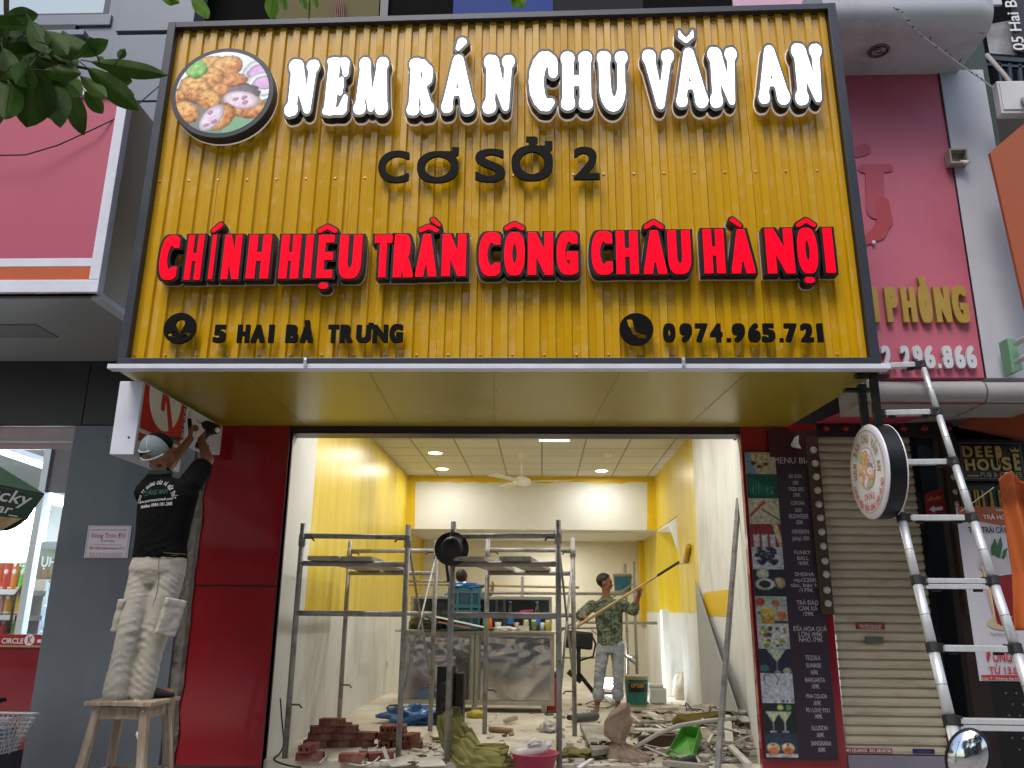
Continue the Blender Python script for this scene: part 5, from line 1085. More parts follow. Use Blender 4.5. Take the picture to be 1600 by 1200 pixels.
# orange fascia sheets and awning further right
OF = thing('orange_fascia', 'plain orange sign box at the far right edge', 'sign', P(1590, 480, 5.9))
pl_ = [P(1547, 238, 5.9), P(1625, 172, 5.9), P(1660, 530, 5.9), P(1604, 488, 5.9)]; MB().slab(pl_, (0, .03, 0)).build('box', mat('orange_board', '#a0502c', .45, 0, .06, 1.5), OF)
OA = thing('orange_awning', 'dark orange awning edge under the right canopy', 'awning', P(1560, 690, 6.4))
MB().slab([P(1497, 668, 6.9), P(1600, 618, 6.0), P(1640, 680, 6.0), P(1600, 690, 6.9)], (0, .02, .03)).build('sheet', mat('awning_orange', '#8a3a1c', .6, 0, .1, 2), OA)
DR = thing('orange_tarpaulin', 'orange tarpaulin hanging in folds in front of the tea poster', 'tarpaulin', P(1590, 985, 5.7))
def drape(u, v):
    # v 0 bottom .. 1 top ; gathered at the top left
    yy = 985+(752-985)*v; xl = 1562+(1588-1562)*min(1, (1-v)*1.6)-12*max(0, (v-.86)/.14)
    p = P(xl, yy, 5.7); x = p.x+.42*u; d = .05*math.sin(u*19+v*2)+.02*math.sin(u*41+v*5)
    return Vector((x, 5.7+d*(1.1-.5*v)+.12*max(0, v-.86)*-6, p.z+(.05*math.sin(u*9) if v > .97 else 0)))
MB().grid(drape, 50, 40).build('sheet', mat('tarp_orange', '#c9682e', .6, 0, .1, 3, .06, 30, trans=.25), DR, smooth=True, solid=.002)
MB().tube([P(1500, 800, 6.3), P(1552, 762, 5.7)], .004, 5).build('cord', M_txtw, DR)
MB().tube([P(1574, 742, 5.9), P(1576, 758, 5.75)], .022, 8).build('pole_end', M_alu, DR)
# electrical odds and ends
JB = thing('junction_box', 'small open grey junction box screwed to the white pier', 'box', P(1495, 248, YP-.1)); p = P(1495, 247, YP-.06)
m = MB(); W2 = .075
m.bx(p.x-W2, p.x+W2, YP-.03, YP-.018, p.z-W2*.9, p.z+W2*.9)
for q in ((-W2, -W2+.012, -W2*.9, W2*.9), (W2-.012, W2, -W2*.9, W2*.9), (-W2+.012, W2-.012, W2*.9-.012, W2*.9), (-W2+.012, W2-.012, -W2*.9, -W2*.9+.012)): m.bx(p.x+q[0], p.x+q[1], YP-.10, YP-.03, p.z+q[2], p.z+q[3])
m.build('case', mat('box_grey', '#9a948a', .6, 0, .25, 10), JB); m = MB(); m.tube([p+Vector((.03, .0, -.04)), p+Vector((.06, -.06, -.08))], .018, 8); m.build('gland', M_txtw, JB)
EB = thing('meter_box', 'white steel electrical box hanging at the upper right', 'box', P(1572, 190, 6.0)); xa, xb, za, zb_ = rect_px(1551, 1596, 138, 188, 6.0)
MB().bx(xa, xb, 5.9, 5.98, za, zb_).build('case', mat('meter_white', '#c9c9cc', .5, 0, .06, 4, dirt='#8a8884', damt=.4), EB, bevel=.006); MB().bx(xa+.015, xb-.015, 5.89, 5.9, za+.03, zb_-.015).build('door', MATS['meter_white'], EB, bevel=.003)
GB = thing('green_bracket', 'pale green wall bracket holding two pipe ends', 'bracket', P(1590, 560, 6.0)); m = MB(); m.slab([P(1573, 528, 6.05), P(1587, 530, 6.05), P(1599, 577, 6.05), P(1583, 583, 6.05)], (0, .12, 0)); m.build('plate', mat('pale_green', '#6f9c7c', .6, 0, .1), GB, bevel=.004)
for y_ in (537, 566): MB().tube([P(1588, y_, 6.0), P(1625, y_-22, 5.6)], .022, 10).build('pipe', M_alu, GB, smooth=True)
TB = thing('speckled_pillar', 'narrow green speckled stone pillar behind the white pier', 'pillar', P(1540, 200, YP+.5))
tm = mat('green_terrazzo', '#2e4038', .6, 0, .9, 60); m = MB(); xa, xb, _, _ = rect_px(1527, 1556, 100, 260, YP+.5); m.bx(xa-.1, xb, YP+.5, YP+.8, P(1540, 260, YP+.5).z, P(1540, 60, YP+.5).z); m.build('shaft', tm, TB)
BN = thing('street_banner', 'black vertical banner with white address lettering at the top right corner', 'banner', P(1590, 100, 7.6))
q = [P(1578, -40, 7.6), P(1640, -40, 7.6), P(1640, 86, 7.6), P(1586, 80, 7.6)]; MB().slab(q, (0, .02, 0)).build('sheet', mat('banner_black', '#1f2023', .5, 0, .05), BN)
m = MB(); c_ = P(1602, 78, 7.58); text_on(m, '05 Hai Bà Trưng', lambda x, y: Vector((c_.x-y-.0*x, 7.58, c_.z+x)), 1.25, .13, .01, align='L'); m.build('lettering', M_txtw, BN)
q2 = thing('picture_banner', 'grey and white picture banner behind the rounded canopy', 'banner', P(1560, 60, 7.7)); MB().slab([P(1535, 40, 7.7), P(1588, 30, 7.7), P(1588, 86, 7.7), P(1530, 82, 7.7)], (0, .02, 0)).build('sheet', mat('banner_grey', '#8f9095', .5, 0, .6, 4), q2)
GR = thing('balcony_grille', 'dark balcony frame of thin bars behind the electrical box', 'railing', P(1580, 230, 7.4)); m = MB()
for px in (1560, 1576, 1592, 1608): m.bar(P(px, 96, 7.4), P(px+14, 250, 7.4), .03, .03)
m.bar(P(1535, 92, 7.4), P(1640, 100, 7.4), .06, .05); m.bar(P(1535, 101, 7.4), P(1640, 108, 7.4), .03, .03); m.build('bars', M_frm, GR)
PP = thing('conduit_pipe', 'thin grey conduit pipe slanting past the electrical box', 'pipe', P(1542, 86, 6.6)); PP.location = (0, 0, 0); MB().tube([P(1542, 86, 6.6), P(1570, 118, 6.3), P(1605, 166, 5.8)], .02, 10).build('tube', mat('conduit', '#8d8580', .6, .1, .15), PP, smooth=True)
LS = thing('string_lights', 'string of tiny lights sagging from the canopy down to the electrical box', 'string lights', (0, 0, 0)); pts = [P(1395, 10, 5.5), P(1440, 55, 5.7), P(1500, 100, 5.85), P(1552, 137, 5.9)]
m = MB(); m.tube(pts, .006, 5); m.build('cable', M_txtw, LS); m = MB()
for t_ in np.linspace(.03, .97, 16): 
    i = min(2, int(t_*3)); q = pts[i].lerp(pts[i+1], t_*3-i); m.tube([q, q+Vector((random.uniform(-.03, .03), -.01, random.uniform(-.03, .04)))], .005, 5)
m.build('tiny_bulb', M_frm, LS)
# upper storey behind the sign
UB = thing('upper_storey', 'dark upper storey of the shop seen just over the sign, with coloured banners', 'building', (0, 7.35, 6)); Yu = 7.4
MB().bx(P(262, 20, Yu).x, P(1535, 20, Yu).x, Yu, Yu+.3, 4.5, 9.6).bx(P(1535, 20, Yu).x, P(1535, 20, Yu).x+4, Yu+1.2, Yu+1.4, 0, 10).build('wall', mat('dark_upper', '#0b0b0d', .9, 0, .3, 3, spec=.1), UB)
def up(x0, x1, nm, mt_, d=.03): a, b = P(x0, 15, Yu-d).x, P(x1, 15, Yu-d).x; MB().bx(a, b, Yu-d, Yu+.0, 6.0, 9.4).build(nm, mt_, UB)
up(265, 297, 'timber_post', mat('weathered_post', '#5a544e', .85, 0, .4, 4, .4, 12, stretch=(6, 6, .4)), .2); up(432, 592, 'tan_banner', mat('banner_tan', '#5f5630', .8, 0, .15, 2)); up(594, 606, 'grey_frame', M_frm, .05); up(708, 864, 'blue_banner', mat('banner_blue', '#173a86', .8, 0, .25, 1.5)); up(864, 1005, 'dark_blind', mat('dark_blind', '#101216', .9, 0, .4, 9, stretch=(20, 1, 1)), .02); up(1146, 1290, 'pink_banner', mat('banner_pink', '#c39aae', .5, 0, .1))
m = MB()
for k in range(5): m.tube([P(523+k*3, -5, Yu-.08), P(526+k*3, 30, Yu-.08)], .008, 5)
m.build('cable_bundle', mat('red_cable', '#6d2a2c', .5, 0, .1), UB)
WB = thing('white_banner', 'white banner with yellow and black lettering above the right canopy', 'banner', P(1440, 8, 6.6)); xa, xb, za, zb_ = rect_px(1302, 1560, -60, 9, 6.9)
MB().bx(xa, xb, 6.9, 6.93, za, zb_).build('sheet', mat('banner_white', '#b9bcc4', .5, 0, .15, 3), WB)
m = MB(); 
for x0, x1 in ((1303, 1331), (1352, 1384)): a, b = P(x0, 4, 6.89), P(x1, 4, 6.89); m.bx(a.x, b.x, 6.885, 6.89, a.z-.03, a.z+.2)
m.build('yellow_lettering', mat('lemon_print', '#c9c23a', .5, 0, 0), WB); m = MB(); a, b = P(1512, 4, 6.89), P(1536, 4, 6.89); m.bx(a.x, b.x, 6.885, 6.89, a.z-.05, a.z+.2); m.build('black_panel', M_txtk, WB)
# ============================================================ scaffold towers
M_clamp = mat('rusty_clamp', '#5a4a42', .7, .4, .3, 15)
def scaffold(label, fl_, fr_, rl_, rr_, ht, bars, wide=True):
    t = thing('scaffold_tower', label, 'scaffold', (fl_+fr_)/2, 'scaffold towers in the shop'); up = Vector((0, 0, 1)); r = .0245
    for side, (a, b) in enumerate(((fl_, fr_), (rl_, rr_))):
        m = MB()
        for p in (a, b): m.tube([p, p+up*ht], r, 12); m.tube([p+up*(ht-.2), p+up*(ht-.1)], r*1.25, 12)
        for h in bars: m.tube([a+up*h, b+up*h], r*.95, 10)
        m.build('frame', M_steel, t, smooth=True)
        for p, s_ in ((a, 1), (b, -1)):
            for h in (.42, bars[0]-.02): m = MB(); m.tube([p+up*h+Vector((.02*s_, 0, 0)), p+up*h+Vector((.09*s_, -.01, .0)), p+up*h+Vector((.115*s_, -.015, -.025))], .008, 6); m.build('brace_pin', M_clamp, t)
    m = MB()
    for a, b in ((fr_, rr_),):
        m.tube([a+up*.45, b+up*(bars[0]-.05)], .011, 8); m.tube([a+up*(bars[0]-.02), b+up*.45], .011, 8)
    m.build('cross_brace', M_steel, t, smooth=True); return t
bars_ = (1.83, 1.59, 1.165)
f1 = [PZ(445, 1185, ZF), PZ(622, 1186, ZF), PZ(529, 1136, ZF), PZ(672, 1142, ZF)]
f2 = [PZ(698, 1191, ZF), PZ(874, 1200, ZF), PZ(757, 1147, ZF), PZ(898, 1150, ZF)]
scaffold('left steel scaffold tower over the bricks', *f1, 1.94, bars_); scaffold('right steel scaffold tower with a black hat hung on its post', *f2, 1.96, bars_)
f3 = [PZ(830, 1092, ZF), PZ(905, 1094, ZF), PZ(972, 1092, ZF), PZ(996, 1094, ZF)]
t = thing('scaffold_tower', 'far scaffold frame carrying a paint pail beside the painter', 'scaffold', PZ(985, 1092, ZF), 'scaffold towers in the shop')
m = MB(); a, b = P(996, 1075, 11.9), P(982, 1075, 12.4); a.z = b.z = ZF
for p in (a, b): m.tube([p, p+Vector((0, 0, 1.9))], .022, 10)
for h in (1.7, 1.2, .6): m.tube([a+Vector((0, 0, h)), b+Vector((0, 0, h))], .02, 8)
c = P(700, 1075, 12.4); c.z = ZF
m.tube([b+Vector((0, 0, 1.46)), c+Vector((0, 0, 1.46))], .022, 8); m.tube([a+Vector((.3, 0, 1.06)), a+Vector((-.8, 0, 1.06))], .02, 8)
m.tube([a+Vector((0, 0, 1.6)), a+Vector((-1.1, .2, .9))], .014, 8); m.tube([a+Vector((0, 0, .5)), a+Vector((-.6, .3, .95))], .014, 8)
for p in (c, P(815, 1075, 12.4)*1.0): p.z = ZF; m.tube([p, p+Vector((0, 0, 1.7))], .022, 8); 
m.tube([c+Vector((0, 0, 1.3)), c+Vector((-.6, 0, 1.3))], .02, 8); m.tube([c+Vector((0, 0, 1.62)), c+Vector((-.7, 0, 1.62))], .02, 8)
m.build('frame', M_steel, t, smooth=True)
def plank(label, a, b, wd, th=.035, mt_=None, name='plank', cat='plank', group=None, up=(0, 0, 1)):
    m = MB(); m.bar(a, b, wd, th, 0, up); o = m.build(name, mt_ or M_plank, None, bevel=.003); return tag(o, label, cat, group)
zp = ZF+1.59+.042
def deck(tag_, fl_, fr_, rl_, rr_, us_):
    for k, u in enumerate(us_):
        a = fl_.lerp(fr_, u); b = rl_.lerp(rr_, u); a = Vector((a.x, a.y-.12, zp)); b = Vector((b.x, b.y+.15, zp+.0))
        plank(f'{("left", "middle", "right")[k]} deck plank lying on the {tag_} scaffold tower', a, b, .27, .035, group='scaffold deck planks')
deck('left', *f1, (.24, .55, .80)[:2]); deck('right', *f2, (.17, .60))
# hat hung on the post of the right tower
hp = f2[0]+Vector((0, -.05, 1.74)); HT = thing('hanging_hat', 'round black hat hung by its strap from the scaffold post', 'hat', hp)
Mh = Matrix.Rotation(R(82), 3, 'X') @ Matrix.Rotation(R(8), 3, 'Y')
m = MB(); m.lathe([(.0001, .10), (.06, .095), (.09, .06), (.10, .0), (.14, -.01), (.150, -.015), (.148, -.022), (.10, -.012), (.0001, -.01)], hp+Vector((.0, -.05, -.02)), 28, Mh); m.build('crown', M_rub, HT, smooth=True)
m = MB(); m.tube([hp+Vector((0, -.02, .14)), hp+Vector((-.02, -.06, .08))], .012, 6); m.tube([hp+Vector((-.05, -.06, -.1)), hp+Vector((-.03, -.06, -.22)), hp+Vector((-.02, -.05, -.30))], .014, 6); m.build('strap', M_rub, HT)
# ============================================================ steel counter
cy = 10.6; cl, cr = P(630, 1000, cy).x, P(866, 1000, cy).x; zt_ = P(750, 985, cy).z; zg1 = P(750, 931, cy+.1).z
M_st = mat('stainless', '#d0cecb', .13, .95, .06, 2, .1, 2.2); M_stf = mat('steel_frame', '#b5b1a4', .35, .8, .15, 6)
CT = thing('steel_counter', 'stainless steel bar counter wrapped in shiny film, with a glass case on top', 'counter', ((cl+cr)/2, cy, ZF))
cb = ZF+.09; cdp = .6
m = MB()
for x0, x1 in ((cl, cl+(cr-cl)*.465), (cl+(cr-cl)*.49, cr)):
    def sheet(u, v, x0=x0, x1=x1):
        d = noise.noise(Vector((x0+u*1.6, v*1.2, 4)))*.014+max(0, v-.35)*noise.noise(Vector((x0+u*6, v*7, 9)))*.022; return Vector((x0+.05+(x1-x0-.1)*u, cy+.012-abs(d)*1.0, cb+.06+(zt_-.1-cb)*v))
    m.grid(sheet, 34, 34)
m.build('film_door', M_st, CT, smooth=True)
m = MB(); xm_ = cl+(cr-cl)*.478
for x0, x1 in ((cl, cl+.05), (xm_-.05, xm_-.01), (xm_+.01, xm_+.05), (cr-.05, cr)): m.bx(x0, x1, cy-.012, cy+.03, cb, zt_-.03)
for x0, x1 in ((cl+.05, xm_-.05), (xm_+.05, cr-.05)): m.bx(x0, x1, cy-.012, cy+.03, cb, cb+.05); m.bx(x0, x1, cy-.012, cy+.03, zt_-.07, zt_-.03)
m.bx(cl, cr, cy+.031, cy+cdp, cb, zt_-.03); m.build('cabinet', M_stf, CT, bevel=.002)
MB().bx(cl-.10, cr+.03, cy-.05, cy+cdp+.05, zt_-.028, zt_).build('worktop', M_stf, CT, bevel=.004)
m = MB(); m.bx(cl+.1, cl+.16, cy+.05, cy+.11, ZF, cb); m.bx(cr-.16, cr-.1, cy+.05, cy+.11, ZF, cb); m.bx(xm_-.03, xm_+.03, cy+.05, cy+.11, ZF, cb); m.build('foot', M_stf, CT)
ya = cy+.28; m = MB()
for x in (cl+.03, cr-.06): m.bx(x, x+.035, ya, ya+.035, zt_, zg1); m.bx(x, x+.035, ya+.28, ya+.315, zt_, zg1)
m.bx(cl+.03, cr-.025, ya-.01, ya+.32, zg1-.04, zg1); m.build('case_frame', M_stf, CT, bevel=.003)
m = MB(); m.bx(cl+.065, cr-.06, ya+.30, ya+.31, zt_, zg1-.04); m.build('case_back', mat('case_back', '#a39e9c', .22, .7, .25, 2, .3, 3), CT)
MB().bx(cl+.065, cr-.06, ya+.01, ya+.015, zt_, zg1-.04).build('case_glass', glass('case_glass', (.82, .86, .86), .10), CT)
# things on the counter
def bottle(px, py_base, hgt, r, colr, caplr, label, Y=cy+.16):
    p = P(px, py_base, Y); p.z = zt_+.001; t = thing('water_bottle', label, 'bottle', p, 'bottles on the counter')
    MB().lathe([(.0001, 0), (r, .004), (r, hgt*.62), (r*.9, hgt*.72), (r*.42, hgt*.9), (r*.42, hgt*.95)], p, 16).build('body', glass('bottle_'+colr, tuple(lin(colr)[:3]), .1), t, smooth=True)
    MB().lathe([(r*1.02, hgt*.22), (r*1.02, hgt*.5)], p, 16).build('label', mat('label_'+caplr, caplr, .5, 0, .05), t, smooth=True)
    MB().lathe([(r*.46, hgt*.94), (r*.46, hgt), (.0001, hgt)], p, 14).build('cap', MATS['label_'+caplr], t)
bottle(797, 985, .36, .045, '#c9dcea', '#2a62a8', 'clear water bottle with a blue label near the middle of the counter'); bottle(839, 985, .36, .048, '#d4e2ea', '#2f70b4', 'clear water bottle with a blue label at the right end of the counter', cy+.2)
p = P(724, 984, cy+.1); p.z = zt_; t = thing('plastic_crate', 'stacked teal plastic crate on the counter', 'crate', p); M_cr = mat('teal_crate', '#2c5a66', .45, 0, .1)
W3, D3, H3 = .42, .28, .52; m = MB()
for z0, z1 in ((0, .05), (.20, .24), (.27, .31), (.47, .52)): m.bx(p.x-W3/2, p.x+W3/2, p.y, p.y+.012, zt_+z0, zt_+z1); m.bx(p.x-W3/2, p.x-W3/2+.012, p.y+.013, p.y+D3, zt_+z0, zt_+z1); m.bx(p.x+W3/2-.012, p.x+W3/2, p.y+.013, p.y+D3, zt_+z0, zt_+z1)
for x in (-W3/2-.001, -.1, .08, W3/2-.03): m.bx(p.x+x, p.x+x+.03, p.y-.002, p.y+.014, zt_, zt_+H3-.002)
m.build('frame', M_cr, t, bevel=.002); MB().bx(p.x-W3/2+.015, p.x+W3/2-.015, p.y+.015, p.y+D3, zt_+.005, zt_+H3-.06).build('inner', mat('crate_inner', '#1d3a44', .6, 0, .3, 9), t)
def lump(name, label, cat, c_, rx, ry, rz, mt_, amp=.25, fr_=3., seed=0, flat=True, n=26, group=None):
    m = MB(); c_ = Vector(c_)
    m.ell((0, 0, 0), 1, None, n)
    vs = []
    for v in m.v:
        q = v*fr_*.5+Vector((seed*3.1, seed*1.3, seed*.7)); k = 1+amp*noise.noise(q)*1.3+amp*.8*abs(noise.noise(q*2.3))-amp*.3+amp*.3*noise.noise(q*5)
        x = Vector((v.x*rx*k, v.y*ry*k, v.z*rz*k))
        if flat: x.z = max(x.z, -rz*.55)
        vs.append(c_+x+Vector((0, 0, rz*.55 if flat else 0)))
    m.v = vs; o = m.build(name, mt_, None, smooth=True); return tag(o, label, cat, group)
M_bbag = mat('blue_film', '#1f5a96', .25, 0, .2, 5, .2, 12, coat=.4); M_wbag = mat('white_film', '#c9c6bd', .35, 0, .12, 6, .25, 14, coat=.2); M_kbag = mat('black_film', '#1d1f1c', .3, 0, .3, 6, .3, 12)
lump('plastic_bag', 'crumpled blue plastic bag inside the glass case', 'bag', Vector((P(680, 950, cy+.4).x, cy+.45, zt_)), .16, .08, .11, M_bbag, .35, 4, 3)
lump('blue_wrap', 'blue plastic sheet draped over the teal crate', 'sheet', Vector((p.x, p.y+.14, zt_+H3-.005)), .23, .15, .05, M_bbag, .35, 5, 6)
lump('tool_bag', 'dark bundled tool bag on the left of the counter', 'bag', Vector((P(664, 980, cy+.1).x, cy+.12, zt_)), .21, .13, .12, M_kbag, .3, 4, 2)
lump('plastic_bag', 'crumpled white plastic bag on the counter below the bottles', 'bag', Vector((P(790, 983, cy+.08).x, cy+.06, zt_)), .16, .07, .035, M_wbag, .4, 5, 9)
p = P(766, 983, cy+.03); p.z = zt_; tag(MB().lathe([(.0001, 0), (.022, 0), (.024, .12), (.012, .15), (.012, .18), (.0001, .18)], p, 12).build('spray_can', mat('can_orange', '#c8501e', .4, 0, .05), None, smooth=True), 'small orange can standing on the counter edge', 'can')
for k, (px, colr, nm) in enumerate(((822, '#b5b58a', 'cloudy cream'), (834, '#5d7a36', 'green topped'), (856, '#b8a93a', 'yellow'))):
    p = P(px, 984, cy+.10); p.z = zt_; t = thing('small_jar', f'{nm} jar among the bottles on the counter', 'jar', p, 'jars on the counter'); MB().lathe([(.0001, 0), (.034, 0), (.036, .10), (.028, .115)], p, 14).build('body', mat('jar_%d' % k, colr, .25, 0, .2, 12, coat=.4), t, smooth=True); MB().lathe([(.03, .115), (.03, .135), (.0001, .135)], p, 14).build('lid', M_txtw, t)
tag(MB().slab([P(812, 957, ya-.01), P(834, 955, ya-.01), P(834, 952, ya-.01), P(812, 954, ya-.01)], (0, .05, 0)).build('pink_tray', mat('hot_pink', '#c03a6c', .4, 0, .05), None), 'bright pink plastic tray edge against the glass case', 'tray')
for k, (a, b, wd, mt_, lab) in enumerate(((P(655, 958, cy-.05), P(756, 980, cy-.02), .06, M_txtw, 'white painted board lying across the clutter on the counter'), (P(686, 972, cy-.03), P(735, 982, cy-.05), .12, mat('cardboard', '#8d5c3c', .8, 0, .15, 5), 'brown cardboard strip lying on the counter'), (P(660, 986, cy-.06), P(772, 984, cy-.06), .02, M_rub, 'thin black rod lying along the counter edge'))):
    plank(lab, a+Vector((0, 0, .0)), b, wd, .02, mt_, ('white_board', 'cardboard_strip', 'black_rod')[k], ('board', 'cardboard', 'rod')[k])
for k, (px, colr, nm) in enumerate(((778, '#d4d0c6', 'white'), (806, '#c9a58a', 'pale brown'), (846, '#cfd4d6', 'grey white'))):
    q_ = P(px, 984, cy+.22); q_.z = zt_; tag(MB().lathe([(.0001, 0), (.03, 0), (.042, .10), (.039, .10), (.028, .006), (.0001, .006)], q_, 16).build('paper_cup', mat('cup_%d' % k, colr, .6, 0, .05), None, smooth=True), f'{nm} paper cup among the bottles on the counter', 'cup', 'paper cups on the counter')
for k, (px, wd, hg, colr, lab) in enumerate(((648, .16, .10, '#6d5a44', 'low brown carton at the left end of the counter'), (760, .10, .16, '#3d6a4a', 'green carton standing beside the teal crate'), (818, .14, .06, '#b5b0a6', 'flat white carton at the foot of the bottles'))):
    q_ = P(px, 984, cy+.06); tag(MB().bx(q_.x-wd/2, q_.x+wd/2, cy+.05, cy+.05+.1, zt_, zt_+hg).build('carton', mat('carton_%d' % k, colr, .7, 0, .2, 8), None, bevel=.003), lab, 'carton', 'cartons on the counter')
# items on the floor near the counter
SP = thing('loudspeaker', 'tall black speaker box standing before the steel counter', 'speaker', PZ(700, 1134, ZF)); b0 = PZ(680, 1134, ZF); b1 = PZ(706, 1134, ZF); hh = P(690, 1041, b0.y).z-ZF
MB().bx(b0.x, b1.x, b0.y, b0.y+.3, ZF, ZF+hh).build('cabinet', M_rub, SP, bevel=.008); m = MB()
for z in (.25, .6): m.lathe([(.085, -.004), (.08, .0), (.03, .02), (.0001, .01)], ((b0.x+b1.x)/2, b0.y-.002, ZF+hh*z), 18, Matrix.Rotation(R(90), 3, 'X'))
m.build('driver', mat('cone_black', '#1c1c1e', .5, 0, .1), SP, smooth=True)
tag(MB().bx(b1.x+.01, b1.x+.11, b0.y+.12, b0.y+.35, ZF, ZF+hh*.88).build('black_case', mat('case_black', '#1a1416', .4, 0, .2), None, bevel=.01), 'narrow black case beside the tall speaker box', 'case')
q = PZ(645, 1132, ZF); lump('plastic_bag', 'crumpled bright blue plastic sheet on the floor under the counter', 'bag', q+Vector((0, .1, 0)), .36, .22, .12, M_bbag, .45, 4.5, 12, n=34)
CB = thing('cool_box', 'red cool box with a dark lid beside the counter', 'cool box', PZ(862, 1112, ZF)); q = PZ(862, 1114, ZF); MB().bx(q.x-.06, q.x+.07, q.y, q.y+.3, ZF, ZF+.40).build('body', mat('cooler_red', '#a8141c', .35, 0, .06), CB, bevel=.01); MB().bx(q.x-.065, q.x+.075, q.y-.005, q.y+.305, ZF+.41, ZF+.47).build('lid', M_rub, CB, bevel=.01); MB().bx(q.x-.062, q.x+.072, q.y-.003, q.y+.303, ZF+.475, ZF+.50).build('lid_rim', M_txtw, CB, bevel=.006)
# chair upside down behind the right tower
CH = thing('office_chair', 'black chair tipped on its back behind the scaffold', 'chair', P(905, 1080, 12.0)); c_ = P(904, 1000, 12.0)
MB().box(c_, (.40, .10, .24), Matrix.Rotation(R(4), 3, 'Y')).build('seat', M_rub, CH, bevel=.03); m = MB(); m.tube([c_+Vector((0, .02, -.1)), c_+Vector((0, .03, -.45)), c_+Vector((.25, .0, -.75))], .03, 8); m.tube([c_+Vector((.17, 0, .1)), c_+Vector((.24, 0, -.05)), c_+Vector((.2, 0, -.22)), c_+Vector((0, 0, -.28))], .014, 8); m.tube([c_+Vector((.03, 0, -.55)), c_+Vector((-.15, 0, -.42))], .04, 8); m.build('stand', M_rub, CH, smooth=True)
m = MB(); zq = c_.z
for a, b in (((-.28, 0, .16), (-.28, 0, ZF-zq+.02)), ((.28, 0, .30), (.28, 0, ZF-zq+.02)), ((-.28, 0, .16), (.28, 0, .16)), ((-.28, 0, -.24), (.28, 0, -.24)), ((-.28, 0, -.9), (.28, 0, -.9))): m.tube([c_+Vector(a)+Vector((0, .06, 0)), c_+Vector(b)+Vector((0, .06, 0))], .014, 8)
m.build('frame', M_steel, CH, smooth=True)
# work light on the floor behind the painter
wl = P(947, 1073, 13.2); WL = thing('work_light', 'glaring white work light on the floor behind the painter', 'lamp', wl); wl = Vector((wl.x, wl.y, ZF+.16)); MB().box(wl, (.22, .08, .18)).build('housing', M_rub, WL, bevel=.01); MB().bx(wl.x-.10, wl.x+.10, wl.y-.052, wl.y-.042, wl.z-.08, wl.z+.08).build('lens', emat('work_lens', '#eef6ff', 14.), WL); m = MB(); m.bx(wl.x-.12, wl.x+.12, wl.y-.08, wl.y+.08, ZF, ZF+.02); m.build('foot', M_rub, WL)
ld = bpy.data.lights.new('work_spot', 'SPOT'); ld.energy = 60; ld.spot_size = R(130); ld.color = (.84, .92, 1); ld.shadow_soft_size = .25; lo = bpy.data.objects.new('work_spot', ld); COL.objects.link(lo); lo.location = wl+Vector((.1, -.5, .25)); lo.rotation_euler = (Vector((.95, -.05, .25))*-1).to_track_quat('Z', 'Y').to_euler()
# paint pails
def pail(p, h, r0, r1, nm, label, wrap, cat='bucket', Y=0):
    t = thing('paint_pail', label, cat, p); MB().lathe([(.0001, 0), (r0, 0), (r1, h), (r1*1.05, h), (r1*1.05, h+.012), (r1*.94, h+.012), (r0*.93, .012), (.0001, .012)], p, 28).build('pail', mat('pail_white', '#bdb9a6', .4, 0, .06, 6, dirt='#b59a2a', dscale=6, damt=.5), t, smooth=True)
    m = MB(); m.lathe([(r0+(r1-r0)*z+.002, h*z) for z in (.08, .5, .86)], p, 28, Matrix.Rotation(R(200), 3, 'Z'), 0, PI*1.1); lb = m.build('wrap', wrap, t, smooth=True); return t
q = PZ(995, 1104, ZF); T_ = pail(q, .38, .135, .16, 'a', 'white paint pail with a dark label standing by the painter', mat('pail_teal', '#1f6a60', .4, 0, .2, 5))
rr_ = .152; m = MB(); m.lathe([(rr_, .19), (rr_+.006, .34)], q, 24, Matrix.Rotation(R(222), 3, 'Z'), 0, PI*.62); m.build('dark_band', mat('pail_navy', '#14161f', .4, 0, .1), T_, smooth=True); m = MB(); text_on(m, 'OPTIUM', lambda x, y: q+Vector((math.sin(x/.158)*.160-.03*0, -math.cos(x/.158)*.160, .25+y)), .17, .045, .03); m.build('lettering', mat('pail_gold', '#c8861e', .5, 0, 0), T_)
q = P(973, 918, 12.1); bz = ZF+1.46+.03; q.z = bz; pail(q, .24, .12, .135, 'b', 'small paint pail with a teal label up on the scaffold tube', mat('pail_blue', '#2a6478', .4, 0, .35, 6)); plank('short board carrying the small paint pail', q+Vector((-.3, 0, -.012)), q+Vector((.3, 0, -.012)), .25, .02)
m = MB(); m.tube([q+Vector((.02, 0, .2)), q+Vector((.03, 0, .38))], .01, 6); tag(m.build('brush_handle', M_wood, None), 'wooden brush handle sticking out of the small paint pail', 'brush')
# ============================================================ bricks
M_br = mat('clay_brick', '#7c4236', .85, 0, .25, 6, .35, 30, dirt='#b5a79a', dscale=5, damt=.5); M_hole = mat('brick_hole', '#140c0a', .9, 0, 0)
def brick_proto():
    t = thing('clay_brick', 'x', 'brick', (0, 0, 0), 'clay bricks piled under the scaffold')
    L2, W2, H2 = .22, .105, .06; MB().bx(-L2/2, L2/2, -W2/2, W2/2, 0, H2).build('body', M_br, t, bevel=.003)
    m = MB()
    for s_ in (-1, 1):
        for y in (-.024, .024): m.lathe([(.0001, -.0015), (.0135, -.0015), (.0135, .0)], (s_*(L2/2+.0002), y, H2/2), 14, Matrix.Rotation(R(-90*s_), 3, 'Y'))
    m.build('core_hole', M_hole, t); return t
bp = brick_proto(); used = []
def brick(x, y, z, rz, label, tilt=0):
    r = bp if not used else dup(bp, (0, 0, 0)); used.append(r); r['label'] = label; r.location = (x, y, z); r.rotation_euler = (tilt, 0, R(rz+random.uniform(-7, 7))); return r
o1 = PZ(527, 1168, ZF); o2 = PZ(612, 1168, ZF); o3 = PZ(520, 1190, ZF)
